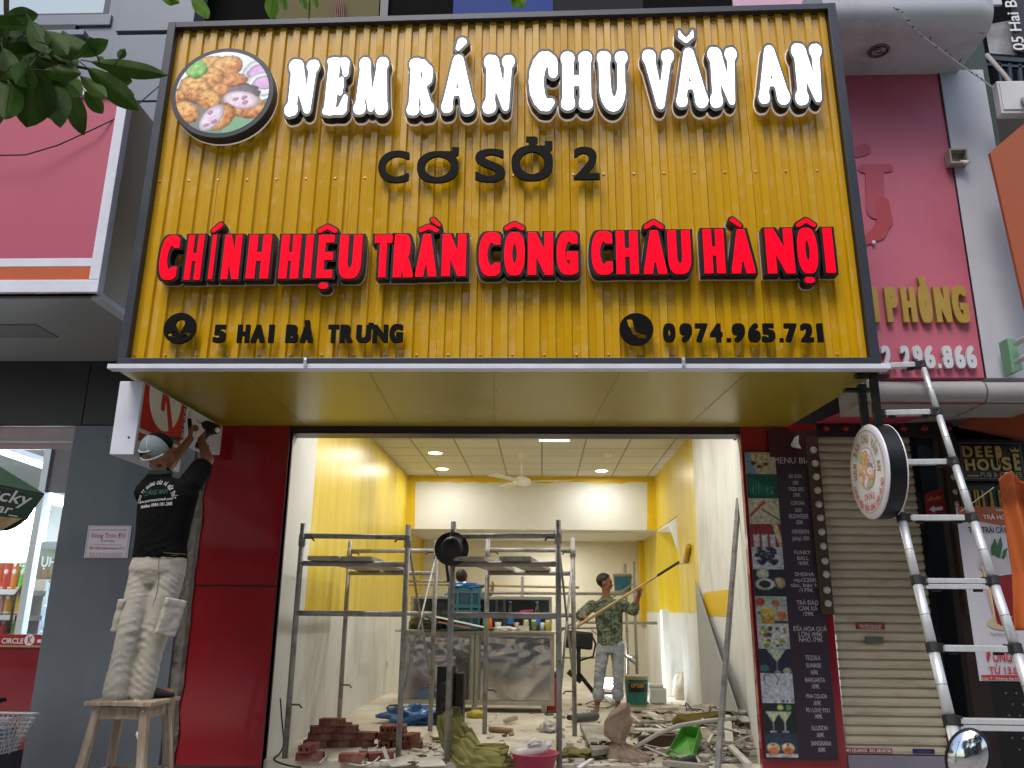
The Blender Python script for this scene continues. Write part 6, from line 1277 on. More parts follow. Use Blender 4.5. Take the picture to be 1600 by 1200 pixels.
LB = 'red clay brick in the tall left stack under the left scaffold'
for c, (n_, off) in enumerate(((3, 0), (3, .03), (2, .05), (1, .13))):
    for k in range(n_): brick(o1.x-.19+off+.235*k*(.82), o1.y+.05*k, ZF+.061*c+.002, (-12, 8, 24, -4)[(c+k) % 4], LB)
for c in range(2): brick(o1.x-.02+.06*c, o1.y+.20, ZF+.061*c+.002, 15, 'red clay brick at the back of the left stack')
brick(o1.x-.02, o1.y+.16, ZF+.124, 70, 'red clay brick end on near the top of the left stack')
for c in range(2):
    for k in range(2): brick(o2.x-.05+.115*k, o2.y+.02, ZF+.112*c+.055-.055, 88+k*4, 'red clay brick standing end on in the right stack behind the scaffold post') if c == 0 else brick(o2.x-.02+.02*k, o2.y+.02+.11*k, ZF+.062*c+.002, -3+4*k, 'red clay brick laid flat in the middle of the right stack')
for k in range(2): brick(o2.x-.055+.115*k, o2.y+.03, ZF+.126, 92-k*5, 'dusty brick with its two holes facing out on top of the right stack')
for k in range(2): brick(o2.x+.17, o2.y-.02, ZF+.061*k+.002, 80 if k else 12, 'red clay brick beside the right stack against the scaffold post')
brick(o3.x-.20, o3.y+.04, ZF+.002, 5, 'dusty brick on the floor at the front left of the pile'); brick(o3.x-.22, o3.y+.06, ZF+.064, 78, 'brick with two holes showing on top of the front left brick')
brick(o3.x+.16, o3.y+.02, ZF+.002, -4, 'single red brick lying on the floor in front of the pile'); brick(o3.x+.36, o3.y+.12, ZF+.002, 30, 'pale dusty brick on the floor to the right of the pile')
# ============================================================ floor clutter
M_tarp = mat('olive_cloth', '#7d783f', .8, 0, .15, 4, .25, 25)
def cloth(name, label, cat, pathpts, widths, mt_, seed=0, amp=.035, nu=100, nv=50):
    """cloth strip along a path, crumpled"""
    pathpts = [Vector(p_) for p_ in pathpts]; n = len(pathpts)-1
    def fn(u, v):
        i = min(n-1, int(u*n)); t_ = u*n-i; t_ = t_*t_*(3-2*t_)*.5+t_*.5; c_ = pathpts[i].lerp(pathpts[i+1], t_); wd = widths[i]*(1-t_)+widths[i+1]*t_
        d = (pathpts[i+1]-pathpts[i]).normalized(); s_ = d.cross(Vector((0, -1, .3))).normalized(); a = (v-.5)*2
        q = c_+s_*wd*a+Vector((0, -1, 0))*(.5*wd*math.cos(a*PI/2))
        nn = Vector((noise.noise(Vector((u*5, v*4, seed))), noise.noise(Vector((u*5, v*4, seed+7))), noise.noise(Vector((u*6, v*7, seed+3)))))*amp
        fold = Vector((0, -1, .2))*(abs(math.sin(v*11+u*7+seed+7*noise.noise(Vector((u*3, v*2.5, seed)))))*amp*.8+.3*amp*noise.noise(Vector((u*22, v*16, seed)))); q = q+nn+fold; q.z = max(q.z, ZF+.004+abs(nn.x)*.3); return q
    o = MB().grid(fn, nu, nv).build(name, mt_, None, smooth=True, solid=.004); return tag(o, label, cat)
q0 = PZ(725, 1180, ZF); cloth('dust_sheet', 'olive dust sheet hanging from the scaffold and trailing over the floor', 'cloth', [P(711, 1106, q0.y-.05), P(703, 1128, q0.y-.1), P(716, 1158, q0.y-.15), PZ(738, 1185, ZF+.05), PZ(790, 1196, ZF+.03), PZ(815, 1190, ZF+.02)], [.04, .12, .14, .13, .13, .08], M_tarp, 3)
q0 = PZ(893, 1186, ZF); lump('dust_sheet', 'small crumpled olive cloth on the floor beside the right scaffold post', 'cloth', q0+Vector((.05, .05, 0)), .17, .14, .05, M_tarp, .5, 5, 21, n=34)
BKT = thing('washing_bowl', 'pink plastic bowl with white jugs in it at the front edge', 'bowl', PZ(834, 1200, ZF)); q = PZ(835, 1205, ZF); MB().lathe([(.0001, 0), (.14, 0), (.185, .13), (.195, .132), (.195, .14), (.178, .138), (.135, .012), (.0001, .012)], q, 36).build('bowl', mat('bowl_pink', '#b03a5c', .35, 0, .06), BKT, smooth=True)
JG = thing('plastic_jug', 'crushed white plastic jug lying in the pink bowl', 'jug', q+Vector((-.03, 0, .08))); m = MB(); m.cap(q+Vector((-.13, -.02, .13)), .06, q+Vector((.06, 0, .17)), .055, 14); m.build('body', M_wbag, JG, smooth=True); m = MB(); m.tube([q+Vector((-.05, -.07, .2)), q+Vector((0, -.09, .24)), q+Vector((.05, -.07, .22))], .012, 8); m.cap(q+Vector((.07, 0, .18)), .03, q+Vector((.12, 0, .2)), .024, 10); m.build('handle', M_txtw, JG, smooth=True)
# plaster sack with gathered neck
q = PZ(972, 1186, ZF); M_sack = mat('sack_weave', '#a58d7c', .6, 0, .2, 4, .3, 45, dirt='#9c5a56', dscale=2.6, damt=.5)
rows = [(1099, 977, 984, .02), (1104, 969, 986, .035), (1110, 961, 986, .04), (1118, 953, 987, .045), (1126, 948, 988, .05), (1134, 945, 988, .055), (1142, 944, 986, .055), (1150, 946, 983, .05), (1157, 953, 979, .045), (1162, 958, 979, .05), (1167, 954, 990, .09), (1173, 950, 1004, .14), (1180, 948, 1013, .17), (1187, 947, 1019, .18), (1194, 949, 1021, .17), (1199, 958, 1016, .12)]
m = MB()
def sk_(u, v):
    n = len(rows)-1; i = min(n-1, int(v*n)); t_ = v*n-i; y_, xa_, xb_, dp_ = [rows[i][k]*(1-t_)+rows[i+1][k]*t_ for k in range(4)]
    a_, b_ = P(xa_, y_, q.y), P(xb_, y_, q.y); c_ = (a_+b_)/2; rx_ = (b_-a_).length/2; a = u*2*PI; c1, s1 = math.cos(a), math.sin(a); up_ = v < .58
    k_ = 1+.13*noise.noise(Vector((c1*2.2, s1*2.2, v*9)))+.12*abs(noise.noise(Vector((c1*5, s1*5, v*16+4))))
    fold = (.018*math.sin(c1*5+v*9+3*noise.noise(Vector((c1, v*5, 2)))) if up_ else .02*abs(math.sin(a*9+v*6)))*min(1, v*5)
    z = max(c_.z+.012*noise.noise(Vector((c1*3, v*12, 1))), ZF+.004)
    return Vector((c_.x+rx_*c1*k_, q.y+dp_*s1*k_+fold+(.07*c1*c1 if up_ else 0), z))
m.grid(sk_, 80, 80); tag(m.build('plaster_sack', M_sack, None, smooth=True), 'dirty pinkish sack tied at the neck, its flap standing up', 'sack')
# dustpan
q = PZ(1068, 1186, ZF); DP = thing('dustpan', 'bright green plastic dustpan standing in the rubble', 'dustpan', q); M_gr = mat('dustpan_green', '#4f9c2c', .35, 0, .06, 5)
A1, B1, C1, D1 = PZ(1042, 1180, ZF+.03), PZ(1082, 1188, ZF+.03), P(1098, 1152, q.y+.22), P(1072, 1147, q.y+.25)
m = MB(); nrm = (B1-A1).cross(D1-A1).normalized(); nrm = -nrm if nrm.y > 0 else nrm
m.slab([A1, B1, C1, D1], nrm*-.006); m.slab([A1, D1, D1+nrm*.09, A1+nrm*.02], (C1-D1).normalized()*.006); m.slab([B1, C1, C1+nrm*.09, B1+nrm*.02], (D1-C1).normalized()*.006); m.slab([D1, C1, C1+nrm*.09, D1+nrm*.09], (A1-D1).normalized()*.006); m.build('pan', M_gr, DP, bevel=.002)
m = MB(); hd = (C1+D1)/2+nrm*.05; m.tube([hd, hd+(D1-A1).normalized()*.08, hd+(D1-A1).normalized()*.12], [.024, .02, .026], 10); m.build('handle', M_gr, DP, smooth=True)
# slabs, boards and strips
def gz(x, y):
    a = max(0, min(1, (x-.95)/(XR-.95))); b = max(0, 1-abs(y-9.1)/1.7); return ZF+.36*(a**1.3)*(b**.6)
def PG(px, py, dz=0.):
    d = ray(px, py); t_ = 6/d.y
    for i in range(900):
        q = O+d*t_
        if q.z <= gz(q.x, q.y)+dz or q.x > XR-.02: return q
        t_ += .006
    return q
m = MB(); m.grid(lambda u, v: Vector((.95+(XR-.95)*u, 7.4+3.4*v, gz(.95+(XR-.95)*u, 7.4+3.4*v)-.012+.05*abs(noise.noise(Vector((u*9, v*24, 3))))*(1 if u > .05 else 0))), 40, 80); tag(m.build('rubble_heap', mat('heap_plaster', '#a39a8a', .9, 0, .3, 7, .5, 30, dirt='#5b5145', dscale=6, damt=.7), None), 'low heap of plaster rubble against the right wall', 'rubble', None, 'stuff')
M_slab = mat('cement_board', '#8d877c', .85, 0, .25, 4, .4, 18, dirt='#d0cbc0', dscale=3, damt=.7); M_gyp = mat('gypsum', '#c4c0b6', .8, 0, .12, 4, .15, 18, dirt='#7d766a', dscale=3, damt=.5)
m = MB(); m.slab([PG(906, 1130, .05), PG(948, 1134, .05), PG(952, 1168, .09), PG(925, 1172, .09)], (0, 0, -.05)); tag(m.build('cement_block', M_slab, None, bevel=.006), 'grey cement slab with a broken end left of the sack', 'slab')
m = MB(); q = PZ(938, 1180, ZF); 
for i in range(26): m.box(q+Vector((random.uniform(-.09, .09), random.uniform(-.05, .05), random.uniform(.0, .11))), (.03+.03*random.random(), .02, .02), Matrix.Rotation(random.random()*3, 3, 'Z') @ Matrix.Rotation(random.random(), 3, 'X'))
tag(m.build('broken_rubble', mat('dark_rubble', '#4a443e', .9, 0, .4, 9), None), 'dark crumbling rubble lump at the broken slab end', 'rubble')
bd = [((985, 1108), (1052, 1108), .14, .03, M_plank, 'long flat board behind the sack'), ((1000, 1117), (1035, 1122), .08, .02, M_plank, 'short grey offcut below the long flat board'), ((1014, 1112), (1032, 1126), .10, .02, M_gyp, 'slanted white offcut between the boards'),
      ((985, 1128), (1036, 1130), .05, .03, M_slab, 'grey strip lying behind the sack'), ((985, 1140), (1070, 1142), .30, .02, M_gyp, 'wide white gypsum board behind the green dustpan'), ((1000, 1158), (1062, 1156), .08, .09, mat('brown_timber', '#5c4636', .8, 0, .3, 4, .3, 14, stretch=(.6, 4, 4)), 'brown timber block under the white board'),
      ((1025, 1172), (1055, 1168), .05, .02, M_gyp, 'narrow white strip left of the dustpan'), ((1038, 1192), (1105, 1199), .07, .04, M_slab, 'grey rail at the front edge below the dustpan'), ((1128, 1106), (1165, 1114), .12, .02, M_gyp, 'white offcut behind the leaning pipe'), ((1136, 1118), (1140, 1160), .07, .02, M_gyp, 'upright white strip right of the leaning pipe'),
      ((1150, 1112), (1168, 1128), .10, .012, M_gyp, 'white sheet corner by the right wall'), ((1140, 1165), (1170, 1195), .05, .03, M_gyp, 'pale strip slanting towards the street at the right'), ((925, 1187), (905, 1200), .035, .02, M_alu, 'short aluminium profile at the front left of the sack')]
for i, (a, b, wd, th, mt_, lab) in enumerate(bd): plank(lab, PG(*a, th/2+.012+.004*i), PG(*b, th/2+.02+.004*i), wd, th, mt_, 'offcut_board', 'board', 'boards and offcuts on the floor')
m = MB(); m.slab([PG(1050, 1128, .06), PG(1058, 1120, .12), PG(1128, 1114, .12), PG(1134, 1122, .06), PG(1080, 1130, .05)], (0, 0, .02)); m.slab([PG(1050, 1128, .06), PG(1080, 1130, .05), PG(1134, 1122, .06), PG(1134, 1124, .01), PG(1052, 1134, .01)], (0, .02, 0)); tag(m.build('yellow_profile', mat('ochre_board', '#7d6c2c', .7, 0, .2, 5), None), 'ochre yellow trough profile lying across the rubble', 'profile')
m = MB(); pts = [PG(992, 1168, .10), PG(1025, 1148, .2), PG(1060, 1134, .25), PG(1100, 1127, .26), PG(1150, 1122, .25)]; m.tube(pts, .018, 8); tag(m.build('white_conduit', M_gyp, None, smooth=True), 'long bent white conduit arching over the rubble', 'pipe')
m = MB(); a, b = PG(992, 1090, .05), PG(956, 1100, .05); m.tube([PG(940, 1087, .05), PG(957, 1098, .05)], .035, 12); tag(m.build('steel_pipe_end', M_alu, None, smooth=True), 'short grey pipe lying between the painter\'s feet', 'pipe')
GD = thing('angle_grinder', 'flat grey power tool lying on the floor left of the painter', 'power tool', PZ(915, 1124, ZF)); m = MB(); a, b = PG(898, 1122, .05), PG(930, 1119, .06); m.cap(a, .045, b, .05, 12); m.build('body', mat('tool_grey', '#4f5054', .5, 0, .2), GD, smooth=True); m = MB(); m.cap(PG(889, 1121, .05), .03, a, .03, 10); m.build('handle', M_rub, GD, smooth=True)
q = PZ(1028, 1100, ZF); m = MB(); m.box(q+Vector((.0, 0, .11)), (.22, .18, .2)); m.box(q+Vector((-.02, 0, .235)), (.2, .16, .05)); tag(m.build('white_box', mat('styrofoam', '#c2c2bc', .7, 0, .06), None, bevel=.02), 'white block shaped box behind the boards', 'box')
q = PZ(1074, 1094, ZF); lump('filled_bag', 'bulging off-white bag against the rear of the leaning board', 'bag', q+Vector((0, .1, 0)), .21, .18, .24, mat('cream_bag', '#b5ab98', .5, 0, .15, 4, .2, 14), .18, 3, 31, n=34)
lump('plastic_bag', 'small white plastic bag on the floor at the foot of the counter', 'bag', PZ(858, 1144, ZF), .11, .09, .07, M_wbag, .45, 5, 41); lump('plastic_bag', 'white plastic bag slumped against the sack', 'bag', PZ(1010, 1172, ZF)+Vector((0, .03, .0)), .08, .07, .09, M_wbag, .35, 4, 43)
tag(MB().cap(PZ(1000+50, 1195, ZF+.03), .03, PG(1080, 1190, .05), .05, 10).build('black_pouch', M_rub, None, smooth=True), 'small black pouch below the green dustpan', 'pouch')
tag(MB().tube([PG(765, 1139, .03), PG(800, 1142, .03)], .028, 10).build('rolled_tube', mat('paper_roll', '#9c7c5c', .8, 0, .15), None, smooth=True), 'brown cardboard tube lying on the floor before the counter', 'tube')
lump('yellow_packet', 'yellow and black packet on the floor under the counter', 'packet', PZ(745, 1122, ZF), .12, .06, .06, mat('packet_yellow', '#a89a1c', .4, 0, .5, 9), .15, 5, 51)
tag(MB().cap(PG(790, 1126, .04), .03, PG(806, 1122, .05), .025, 10).build('grey_fitting', M_stf, None, smooth=True), 'small grey pipe fitting under the counter', 'fitting')
# gypsum shards in front of the bricks
for k, (pts, lab) in enumerate((([(620, 1182), (650, 1186), (690, 1182), (698, 1186), (660, 1192), (625, 1190)], 'large white shard of board right of the bricks'), ([(600, 1190), (625, 1186), (640, 1196), (612, 1199)], 'white shard at the front edge below the bricks'), ([(655, 1190), (690, 1188), (697, 1197), (655, 1199)], 'square white tile offcut by the middle scaffold post'), ([(662, 1166), (678, 1166), (692, 1160), (676, 1168)], 'thin dark edged shard further back on the floor'), ([(680, 1174), (695, 1172), (693, 1177)], 'small triangular shard beside the middle post'))):
    m = MB(); m.slab([PZ(x, y, ZF+.012+.004*k) for x, y in pts], (0, 0, .009)); tag(m.build('board_shard', M_gyp, None), lab, 'shard', 'board shards by the bricks')
m = MB(); m.slab([PZ(596, 1170, ZF+.10), PZ(602, 1168, ZF+.10), PZ(610, 1190, ZF+.0), PZ(604, 1191, ZF+.0)], (.0, -.014, .01)); tag(m.build('board_shard', M_gyp, None), 'narrow white shard leaning against the right brick stack', 'shard', 'board shards by the bricks')
# loose rubble: countless chips
m = MB()
zones = [((985, 1170), (1098, 1198), 260), ((560, 700), (1150, 1198), 150), ((870, 1000), (1100, 1198), 150), ((700, 860), (1110, 1195), 70), ((1100, 1170), (1120, 1198), 160)]
for (x0, x1), (y0, y1), cnt in zones:
    for i in range(cnt):
        q = PG(random.uniform(x0, x1), random.uniform(y0, y1)); 
        if q.x < XL+.03 or q.x > XR-.03: continue
        s_ = random.choice((.012, .02, .03, .05))*random.uniform(.6, 1.3)
        m.box(q+Vector((0, 0, s_*.25)), (s_*random.uniform(.8, 2.2), s_*random.uniform(.5, 1), s_*random.uniform(.2, .6)), Matrix.Rotation(random.random()*6, 3, 'Z') @ Matrix.Rotation(random.uniform(-.3, .3), 3, 'X'), random.randrange(4))
for i in range(70):
    q = PG(random.uniform(1000, 1160), random.uniform(1112, 1197)); a = random.random()*PI; L2 = random.uniform(.1, .4); z = random.uniform(.02, .08)
    if q.x > XR-.12: continue
    m.bar(q+Vector((0, 0, z)), q+Vector((math.cos(a)*L2, math.sin(a)*L2, z+random.uniform(-.02, .05))), random.choice((.008, .02, .03)), .006, random.randrange(4))
o = m.build('rubble_chips', [M_gyp, M_slab, mat('chip_brown', '#6d5a48', .9, 0, .3), mat('chip_pale', '#d2cdc2', .8, 0, .1)], None); tag(o, 'plaster chips and scraps strewn over the shop floor', 'rubble', None, 'stuff')
def wire(label, pts, r=.006, mt_=M_rub, name='loose_wire', cat='wire'):
    m = MB(); 
    q = [Vector(p_) for p_ in pts]; s_ = []
    for i in range(len(q)-1):
        p0, p1, p2, p3 = q[max(i-1, 0)], q[i], q[i+1], q[min(i+2, len(q)-1)]
        for t_ in np.linspace(0, 1, 7)[:-1]: s_.append(.5*((2*p1)+(p2-p0)*t_+(2*p0-5*p1+4*p2-p3)*t_*t_+(3*p1-p0-3*p2+p3)*t_**3))
    s_.append(q[-1]); m.tube(s_, r, 6); return tag(m.build(name, mt_, None, smooth=True), label, cat, 'loose wires')
wire('black wire standing up from the floor at the left jamb', [P(438, 1091, 7.35), P(440, 1120, 7.35), P(443, 1160, 7.35), PZ(438, 1176, ZF+.02), PZ(428, 1187, ZF+.01), PZ(450, 1196, ZF+.01), PZ(470, 1199, ZF+.01)], .007)
wire('tangled black wire looping over the ochre profile', [PG(1073, 1110, .05), P(1072, 1098, 8.9), PG(1085, 1112, .1), P(1095, 1108, 8.8), PG(1105, 1116, .1), P(1112, 1106, 8.7), P(1125, 1106, 8.7), PG(1122, 1116, .1)], .006)
wire('dark wire coiled round the painter\'s foot', [PZ(915, 1100, ZF+.01), PZ(930, 1095, ZF+.01), PZ(960, 1100, ZF+.01), PZ(945, 1106, ZF+.01), PZ(918, 1104, ZF+.01)], .006)
wire('white cord looping over the front bricks', [PZ(500, 1192, ZF+.08), P(515, 1180, 7.55), P(535, 1190, 7.5), PZ(560, 1196, ZF+.05), PZ(580, 1193, ZF+.03), PZ(596, 1180, ZF+.03)], .007, M_gyp)
wire('grey wires scribbling over the rubble at the right', [PG(1110, 1170, .05), PG(1130, 1160, .12), PG(1150, 1168, .05), PG(1165, 1185, .03), PG(1140, 1190, .04), PG(1120, 1180, .08), PG(1160, 1172, .03)], .006, M_slab)
# leaning board and pipe on the right
m = MB(); a, b, c_ = PX(1097, 1108, XR-.16), PX(1152, 1112, XR-.16), PX(1086, 908, XR-.03); m.slab([a, b, c_], Vector((.014, .004, 0))); tag(m.build('leaning_board', mat('grey_board', '#9a9a98', .7, 0, .06, 2, dirt='#85847f', damt=.3), None), 'grey triangular board leaning on the right wall', 'board')
a, b = PZ(1121, 1203, ZF), P(1154, 779, 7.75); tag(MB().bar(a, b, .042, .042).build('leaning_pipe', M_steel, None, bevel=.006), 'square grey steel tube leaning at the right jamb', 'tube')

# ============================================================ ladder, round hanging sign, stool
LD = thing('telescopic_ladder', 'aluminium telescopic ladder leaning up beside the big sign', 'ladder', (P(1500, 1180, 4.95).x, 4.9, ZG))
ytop, ybot = 5.72, 4.95
def yl2(py): return ytop+(ybot-ytop)*(py-570)/(1165-570)
rr2 = [(1385, 1441, 570), (1369, 1463, 645), (1388, 1489, 723), (1407, 1515, 810), (1430, 1550, 908), (1455, 1583, 1013), (1485, 1624, 1127)]
rail = [[], []]
for xl_, xr_2, py in rr2: y = yl2(py); rail[0].append(P(xl_ if py > 600 else 1352, py, y)); rail[1].append(P(xr_2, py+ (0 if py > 600 else 0), y))
# straighten both rails: a ladder is planar with parallel rails
for k in (0, 1):
    a, b = rail[k][1 if k == 0 else 0], rail[k][-1]
zs_ = [((rail[0][i]+rail[1][i])/2).z for i in range(7)]
A0, A1 = rail[0][2], rail[0][-1]; B0, B1 = rail[1][0], rail[1][-1]
def onl(a, b, z): t_ = (z-a.z)/(b.z-a.z); return a+(b-a)*t_
rail[0] = [onl(A0, A1, z) for z in zs_]; rail[1] = [onl(B0, B1, z) for z in zs_]
foot = [onl(A0, A1, ZG+.02), onl(B0, B1, ZG+.02)]
for k in (0, 1):
    pts = rail[k]+[foot[k]]; m = MB()
    for i in range(7):
        r = .020+.0022*i; m.tube([pts[i], pts[i+1]], r, 14)
        mid = pts[i].lerp(pts[i+1], .52); m.tube([mid, mid.lerp(pts[i+1], .02)], r*1.02, 14, 1)
    m.build('rail', [M_alu, mat('seam_grey', '#6d6f72', .4, .6, 0)], LD, smooth=True)
for i in range(7):
    a, b = rail[0][i], rail[1][i]; d = (b-a).normalized(); r = .020+.0022*i; m = MB()
    for p, s_ in ((a, 1), (b, -1)):
        m = MB(); up_ = (rail[0][0]-foot[0]).normalized(); m.tube([p-up_*.028, p+up_*.028], r*1.22, 14); m.bar(p, p+d*s_*.06, .05, .052); m.build('collar', M_rub, LD, bevel=.002)
    m = MB(); double = i in (4, 6); m.bar(a+d*.045, b-d*.045, .05, .036 if not double else .03)
    if double: m.bar(a+d*.045+Vector((0, .004, -.034)), b-d*.045+Vector((0, .004, -.034)), .05, .03)
    m.build('rung', M_alu, LD, bevel=.003); m = MB(); q = (a+b)/2; m.bar(a.lerp(b, .2)+Vector((0, .005, -.026 if not double else -.055)), a.lerp(b, .3)+Vector((0, .005, -.026 if not double else -.055)), .03, .02); m.bar(a.lerp(b, .74)+Vector((0, .005, -.026 if not double else -.055)), a.lerp(b, .84)+Vector((0, .005, -.026 if not double else -.055)), .03, .02); m.build('latch', M_rub, LD)
m = MB(); [m.tube([foot[k], foot[k]+Vector((0, 0, .08))], .044, 12) for k in (0, 1)]; m.build('rubber_foot', M_rub, LD)
# round double-sided sign hanging from the canopy corner
Yr = 5.48; rc = P(1372, 737, Yr); rad = .315; thk = .135
RSN = thing('round_hanging_sign', 'round double sided white sign with a fried food picture hanging under the canopy corner', 'sign', rc)
tilt = Matrix.Rotation(R(.5), 3, 'Z'); Mx = tilt @ Matrix.Rotation(R(-90), 3, 'Y')     # local z -> -x (the face we see)
def rl(x, y, z): return rc+Mx @ Vector((x, y, z))
MB().lathe([(rad*.97, thk/2-.012), (rad, thk/2-.012), (rad, -thk/2+.012), (rad*.97, -thk/2+.012)], rc, 64, Mx).build('rim', M_blk, RSN, smooth=False)
M_dw = mat('sign_white', '#d9d8e2', .3, 0, .03, coat=.3)
for s_ in (1, -1): MB().lathe([(.0001, s_*(thk/2+.006)), (rad-.03, s_*(thk/2+.004)), (rad-.006, s_*(thk/2-.002)), (rad+.004, s_*(thk/2-.012)), (rad*.96, s_*(thk/2-.02))], rc, 64, Mx).build('face', M_dw, RSN, smooth=True)
def on_face(x, z, e=.0095): # x to the right as seen from -x side, z up
    return rc+tilt @ Vector((-(thk/2+e), -x, z))
def onf(x, z, e=.0095): return rc+tilt @ Vector((-(thk/2+e), -x, z))
print_mesh('food_picture', disc_fn(onf(0, .02), .135, (tilt @ Vector((0, -1, 0)), Vector((0, 0, 1)))), 70, 70, disc_col(food_cols), picmat('food_print', .3), RSN)
m = MB(); m.lathe([(rad-.036, thk/2+.0075), (rad-.042, thk/2+.0078)], rc, 64, Mx); m.lathe([(.137, thk/2+.0085), (.142, thk/2+.0085)], rl(.02, 0, 0) if False else onf(0, .02)-(tilt @ Vector((-(thk/2+.0095), 0, 0))), 64, Mx); m.build('gold_ring', M_gold, RSN)
def arc_text(mb, s_, r, h, a0, a1, fn, inward=False, cx=0, cz=0):
    n = len(s_)
    for i, ch in enumerate(s_):
        if ch == ' ': continue
        a = a0+(a1-a0)*(i+.5)/n; vs, fs = text2d(ch, .03)
        if not len(vs): continue
        k = h/.729; x0, x1 = vs[:, 0].min(), vs[:, 0].max(); mxw = abs(a1-a0)*r/n*.92; kx = min(k, mxw/max(x1-x0, .05))
        pts = []
        for x, y in vs:
            lx = (x-(x0+x1)/2)*kx; ly = y*k
            if not inward: pts.append(fn(cx+math.sin(a)*(r+ly)+math.cos(a)*lx, cz+math.cos(a)*(r+ly)-math.sin(a)*lx))
            else: pts.append(fn(cx+math.sin(a)*(r-ly)-math.cos(a)*lx, cz+math.cos(a)*(r-ly)+math.sin(a)*lx))
        mb.add(pts, fs)
m = MB(); arc_text(m, 'NEM RÁN CHU VĂN AN', .175, .058, R(-105), R(105), onf, False, 0, .02); m.build('lettering', mat('ochre_print', '#a07a1c', .5, 0, 0), RSN)
m = MB(); arc_text(m, 'CHÍNH HIỆU TRẦN CÔNG CHÂU HÀ NỘI', .262, .036, R(253), R(107), onf, True); m.build('lettering', M_txtr, RSN)
m = MB(); text_on(m, 'CƠ SỞ 2', lambda x, y: onf(x, -.19+y), .16, .045, .02); m.build('lettering', M_txtr, RSN)
m = MB()
for dy in (-.09, .12):
    b0_ = rc+tilt @ Vector((0, dy, rad*.95)); t0 = Vector((b0_.x, b0_.y, zs+.02 if dy < 0 else zs-.02)); m.bar(b0_, t0, .045, .045, 0, (0, 1, 0)); m.bx(t0.x-.12, t0.x+.10, t0.y-.03, t0.y+.03, t0.z-.05, t0.z-.03)
m.build('hanger_bar', M_blk, RSN)
# stool
SL = thing('wooden_stool', 'worn paint splashed wooden stool the man in black stands on', 'stool', (P(207, 1095, 5.6).x, 5.6, ZG)); st = P(207, 1094, 5.58); zst = P(207, 1094, 5.5).z; hs2 = .215
m = MB()
for i in range(3): m.box((st.x, 5.6+(i-1)*.142, zst-.014), (.44, .139, .026), Matrix.Rotation(R((-1, .5, 1)[i]), 3, 'Z'))
m.build('seat', M_wood, SL, bevel=.004)
legs_t, legs_b = [], []
for sx in (-1, 1):
    for sy in (-1, 1): a = Vector((st.x+sx*.15, 5.6+sy*.15, zst-.027)); b = Vector((st.x+sx*.235, 5.6+sy*.225, ZG)); legs_t.append(a); legs_b.append(b); MB().bar(a, b, .05, .05, 0, (0, 1, 0)).build('leg', M_wood, SL, bevel=.004)
def lg(i, t_): return legs_t[i].lerp(legs_b[i], t_)
for nm, t_, h_ in (('apron', .06, .075), ('stretcher', .58, .04)):
    for i, j in ((0, 2), (1, 3), (0, 1), (2, 3)): MB().bar(lg(i, t_), lg(j, t_), .022, h_).build(nm, M_wood, SL, bevel=.003)
m = MB(); q = lg(2, .0)+Vector((.0, -.027, -.01))
for i in range(14): m.ell(q+Vector((random.uniform(-.018, .018), -.0, -random.random()*.16-.01)), (.004+.006*random.random(), .0025, .006+.02*random.random()), None, 8)
for i in range(10): m.ell((st.x+random.uniform(-.2, .2), 5.6+random.uniform(-.2, .2), zst), (.012*random.random()+.004, .01, .002), None, 8)
m.build('paint_splash', M_txtw, SL, smooth=True)
# motorbike mirror at the very front
mc = P(1512, 1182, 3.1); MM = thing('parked_motorbike', 'round chromed mirror of a motorbike parked at the lower right edge', 'motorbike', (mc.x, 3.1, ZG))
Mm = Matrix.Rotation(R(-25), 3, 'Z') @ Matrix.Rotation(R(24), 3, 'Y') @ Matrix.Rotation(R(90), 3, 'X')
MB().lathe([(.062, -.004), (.068, .0), (.066, .012), (.05, .04), (.0001, .05)], mc, 32, Mm @ Matrix.Diagonal((1, 1.45, -1))).build('mirror_housing', M_rub, MM, smooth=True)
MB().lathe([(.0001, .030), (.03, .026), (.05, .014), (.063, .0)], mc, 40, Mm @ Matrix.Diagonal((1, 1.45, 1))).build('mirror', mat('chrome', '#d8dcde', .04, 1., .03, 4, .15, 9), MM, smooth=True)
m = MB(); m.tube([mc+Vector((.02, .03, -.06)), mc+Vector((.03, .02, -.22)), mc+Vector((.10, .0, -.30))], .009, 8); m.build('mirror_stem', M_rub, MM, smooth=True)
m = MB(); hb_ = mc+Vector((.10, 0, -.31)); m.tube([hb_+Vector((-.12, -.05, -.02)), hb_, hb_+Vector((.3, .05, .02)), hb_+Vector((.58, -.03, -.02))], .016, 10); m.build('handlebar', M_rub, MM, smooth=True)
m = MB(); m.tube([hb_+Vector((.27, .05, 0)), hb_+Vector((.30, .25, -.38))], .03, 10); m.lathe([(.27*1+.06*math.cos(a), .05*math.sin(a)) for a in np.linspace(0, 2*PI, 14)], (hb_.x+.30, hb_.y+.28, ZG+.33), 30, Matrix.Rotation(R(90), 3, 'Y')); m.build('front_wheel', M_rub, MM, smooth=True)
